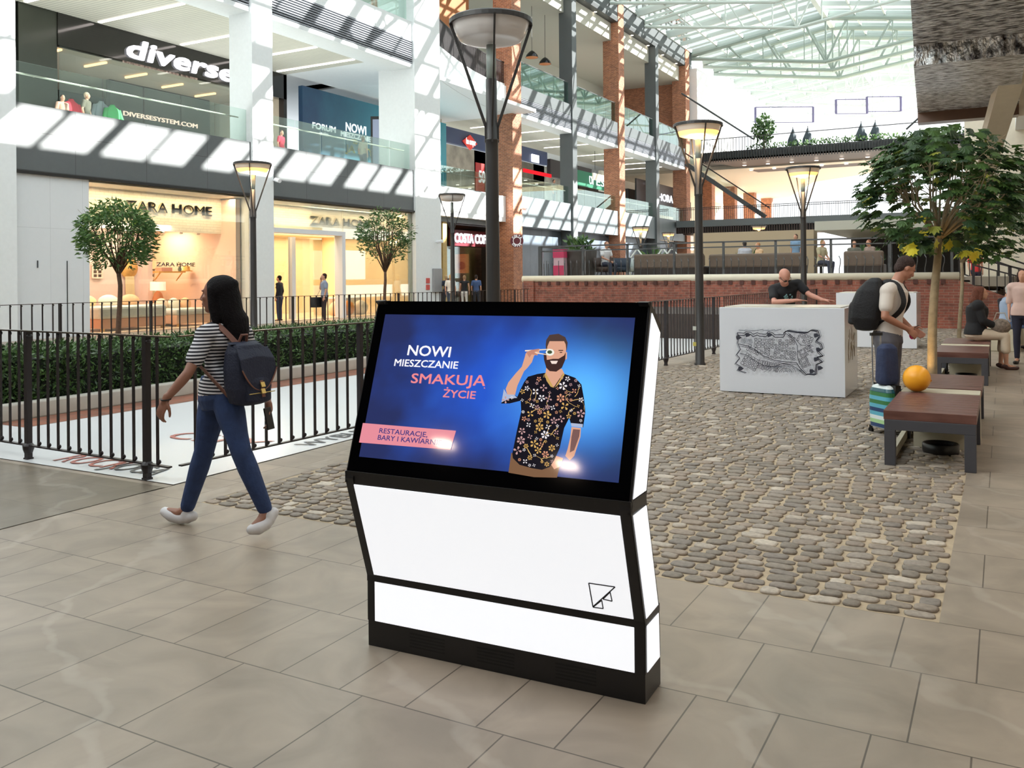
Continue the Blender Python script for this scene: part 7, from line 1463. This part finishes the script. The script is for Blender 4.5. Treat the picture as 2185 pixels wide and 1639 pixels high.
wb, Jw = folk('woman in a black jacket and beige cropped trousers sitting bent forward on the farther bench', (-.42, 16.75, 0), (1, .12, 0), 1.66, (22, 22, 26), (206, 188, 166), (104, 62, 48), 'sit', .011, 0, .50, bottom='capri', sleeve='long', slack=.05, hem=.02, fem=True, long=.08, build=1.25, leg_slack=.02, shoe=mat('sandal_brown', (70, 40, 34), .5))
q = Jw['wrR']; b = MB(); b.smooth = True; b.ell(q + V(.06, .0, .0), ((.15, 0, 0), (0, .1, 0), (0, 0, .13)), 16, 10); hb = tag(b.build('handbag', mat('bag_patterned', (122, 108, 96), .7, var=.5, vs=30)), 'grey patterned handbag on the lap of the woman in black', 'bag'); b = MB(); b.tube([q + V(-.04, 0, .1), q + V(.0, 0, .22), q + V(.12, 0, .22), q + V(.16, 0, .1)], .01, 6); b.build('strap', mat('bag_strap', (180, 170, 156), .6), hb)
p = W(2146, 590, 18.2); folk('grey-haired person in a pale blue shirt seated behind the woman in black', (p.x, p.y, 0), (1, .2, 0), 1.68, (150, 166, 190), (84, 104, 140), (190, 186, 182), 'sit', .014, 0, .46, sleeve='long', slack=.03, build=1.1)
plainbox('stone_seat', 'low stone seat under the grey-haired person', 'seat', (p.x-.35, p.x+.25, p.y-.35, p.y+.6, 0, .44), M_benchc)
p = W(2182, 590, 15.5); folk('person in a speckled pink top and dark trousers at the picture edge', (p.x, p.y, 0), (-.2, -1, 0), 1.66, (206, 176, 166), (40, 42, 60), (60, 44, 40), 'stand', .013, 0, sleeve='elbow', slack=.03, fem=True, long=.06, build=1.1)
p = W(2122, 590, 19.4); folk('dark-haired person leaning behind the grey-haired one by the stairs', (p.x+.2, p.y, 0), (.6, -.6, 0), 1.6, (44, 44, 50), (50, 50, 58), (54, 38, 34), 'sit', .016, 0, .46, sleeve='long'); plainbox('stone_seat', 'low stone seat by the foot of the brick stairs', 'seat', (p.x-.05, p.x+.55, p.y-.3, p.y+.2, 0, .44), M_benchc)
p = W(692, 590, 32.0); folk('man in a pale blue shirt phoning in front of the shop entrance', (p.x, p.y, 0), view(-.9, -.3), 1.78, (140, 152, 172), (58, 46, 46), (58, 44, 38), 'stand', .018, arms='phone', slack=.025)
q = p + view(-.30, 0, 0); b = MB(); b.box(q.x-.12, q.x+.12, q.y-.22, q.y+.2, .55, .92); hb = tag(b.build('shoulder_bag', mat('bag_black', (28, 28, 32), .6), bev=.03), 'black shoulder bag at the side of the phoning man', 'bag'); b = MB(); b.bar((q.x, q.y, .92), (p.x, p.y+.05, 1.48), .04, .01); b.build('strap', M_black, hb)
p = W(596, 590, 33.2); folk('woman in dark clothes standing at the edge of the white column by the shop door', (p.x, p.y, 0), view(-1, .2), 1.72, (30, 30, 36), (50, 58, 84), (26, 20, 20), 'stand', .018, fem=True, sleeve='long')
for px, d, H, tp_, lg, hr, lb in ((961, 40, 1.72, (222, 218, 212), (80, 90, 110), (206, 176, 130), 'blonde person in white at the coffee shop beside the slim lamp post'), (952, 41.5, 1.7, (40, 46, 62), (50, 54, 66), (190, 160, 120), 'person in navy behind the blonde one at the coffee shop'), (991, 41.5, 1.68, (26, 26, 30), (210, 206, 200), (150, 116, 84), 'woman in a black sleeveless top seen from behind at the coffee shop'), (1016, 42.5, 1.7, (64, 84, 122), (40, 42, 50), (50, 40, 36), 'person in a blue shirt at the coffee shop next to the black top')):
    p = W(px, 590, d); folk(lb, (p.x, p.y, 0), view(.1, 1), H, tp_, lg, hr, 'stand', .022, fem=d == 41.5, sleeve='none' if px == 991 else 'short')
# upper walkway
for px, py, x, H, tp_, lg, hr, f, lb in ((600, 290, -27.4, 1.75, (206, 44, 72), (60, 60, 70), (70, 50, 44), (1, .2, 0), 'person in a bright red shirt on the upper walkway past the first white column'), (775, 300, -25.6, 1.78, (168, 162, 146), (64, 70, 90), (120, 100, 84), (0, 1, 0), 'person in a sandy jacket walking before the blue wall poster'), (185, 215, -27.6, 1.78, (96, 92, 80), (60, 60, 64), (190, 170, 150), (1, .5, 0), 'person in an olive jacket and cap in the upper dark shop'), (133, 225, -28.3, 1.7, (196, 150, 130), (60, 60, 64), (60, 50, 46), (1, 0, 0), 'person partly hidden by the dark panel next to the red jacket')):
    p = onx(px, py, x); folk(lb, (x, p.y, 0), f, H, tp_, lg, hr, 'stand', .022, z0=6.3)
p = onx(1182, 405, -26.2); folk('person in a pale top leaning at the glass between brick and grey columns', (p.x, p.y, 0), (1, 0, 0), 1.75, (196, 196, 190), (70, 70, 80), (60, 50, 46), 'stand', .025, z0=6.3)
# terrace guests
for px, d, tp_, hr, f, lb, kd in ((1292, 32.6, (226, 226, 228), (150, 110, 90), view(.5, -.8), 'man in a white shirt resting his head, seated in the rounded armchair', 'sit'), (1590, 33.5, (186, 188, 198), (60, 54, 54), view(.1, 1), 'broad person in a pale grey shirt seen from behind beyond the sofa', 'sit'), (1622, 35, (214, 178, 140), (180, 130, 90), view(-1, -.2), 'fair person facing the broad grey shirt beyond the sofa', 'sit'), (1699, 36, (120, 150, 180), (80, 60, 50), view(-.8, -.6), 'person in light blue standing beyond the sofa beside the lamp post', 'stand'), (1752, 33, (190, 180, 150), (150, 120, 80), view(.5, -.8), 'person in pale yellow seated right of the glowing lamp post', 'sit'), (1823, 34, (110, 110, 100), (110, 78, 56), view(-.3, -1), 'person with brown hair seated under the maple branches on the terrace', 'sit'), (1858, 33, (150, 130, 120), (140, 90, 70), view(-1, -.4), 'person with reddish hair seated at the terrace end by the maple', 'sit')):
    p = W(px, 590, d); st_ = .46; J_, _ = None, None
    folk(lb, (p.x, p.y, 0), f, 1.74, tp_, (60, 64, 80), hr, kd, .022, z0=TF, seat=st_, slack=.03, build=1.15 if px == 1590 else 1.0)
    if kd == 'sit' and px != 1292: b = MB(); b.box(p.x-.22, p.x+.22, p.y-.22, p.y+.22, TF+.38, TF+.45); s_ = empty('stool', (p.x, p.y, TF), 'low dark stool under the ' + lb.split(' seated')[0].split(' seen')[0].split(' facing')[0], 'seat'); b.build('seat', M_sofad, s_); b = MB(); b.tube([(p.x, p.y, TF), (p.x, p.y, TF+.38)], .05, 8); b.build('leg', M_black, s_)
p = onx(2076, 590, .0) if False else W(2076, 590, 27.0); folk('person in a red top on the stairs behind the young maple', (p.x, p.y+3, 0), view(0, -1), 1.7, (216, 60, 62), (60, 60, 80), (50, 40, 36), 'stand', .02, z0=.75)
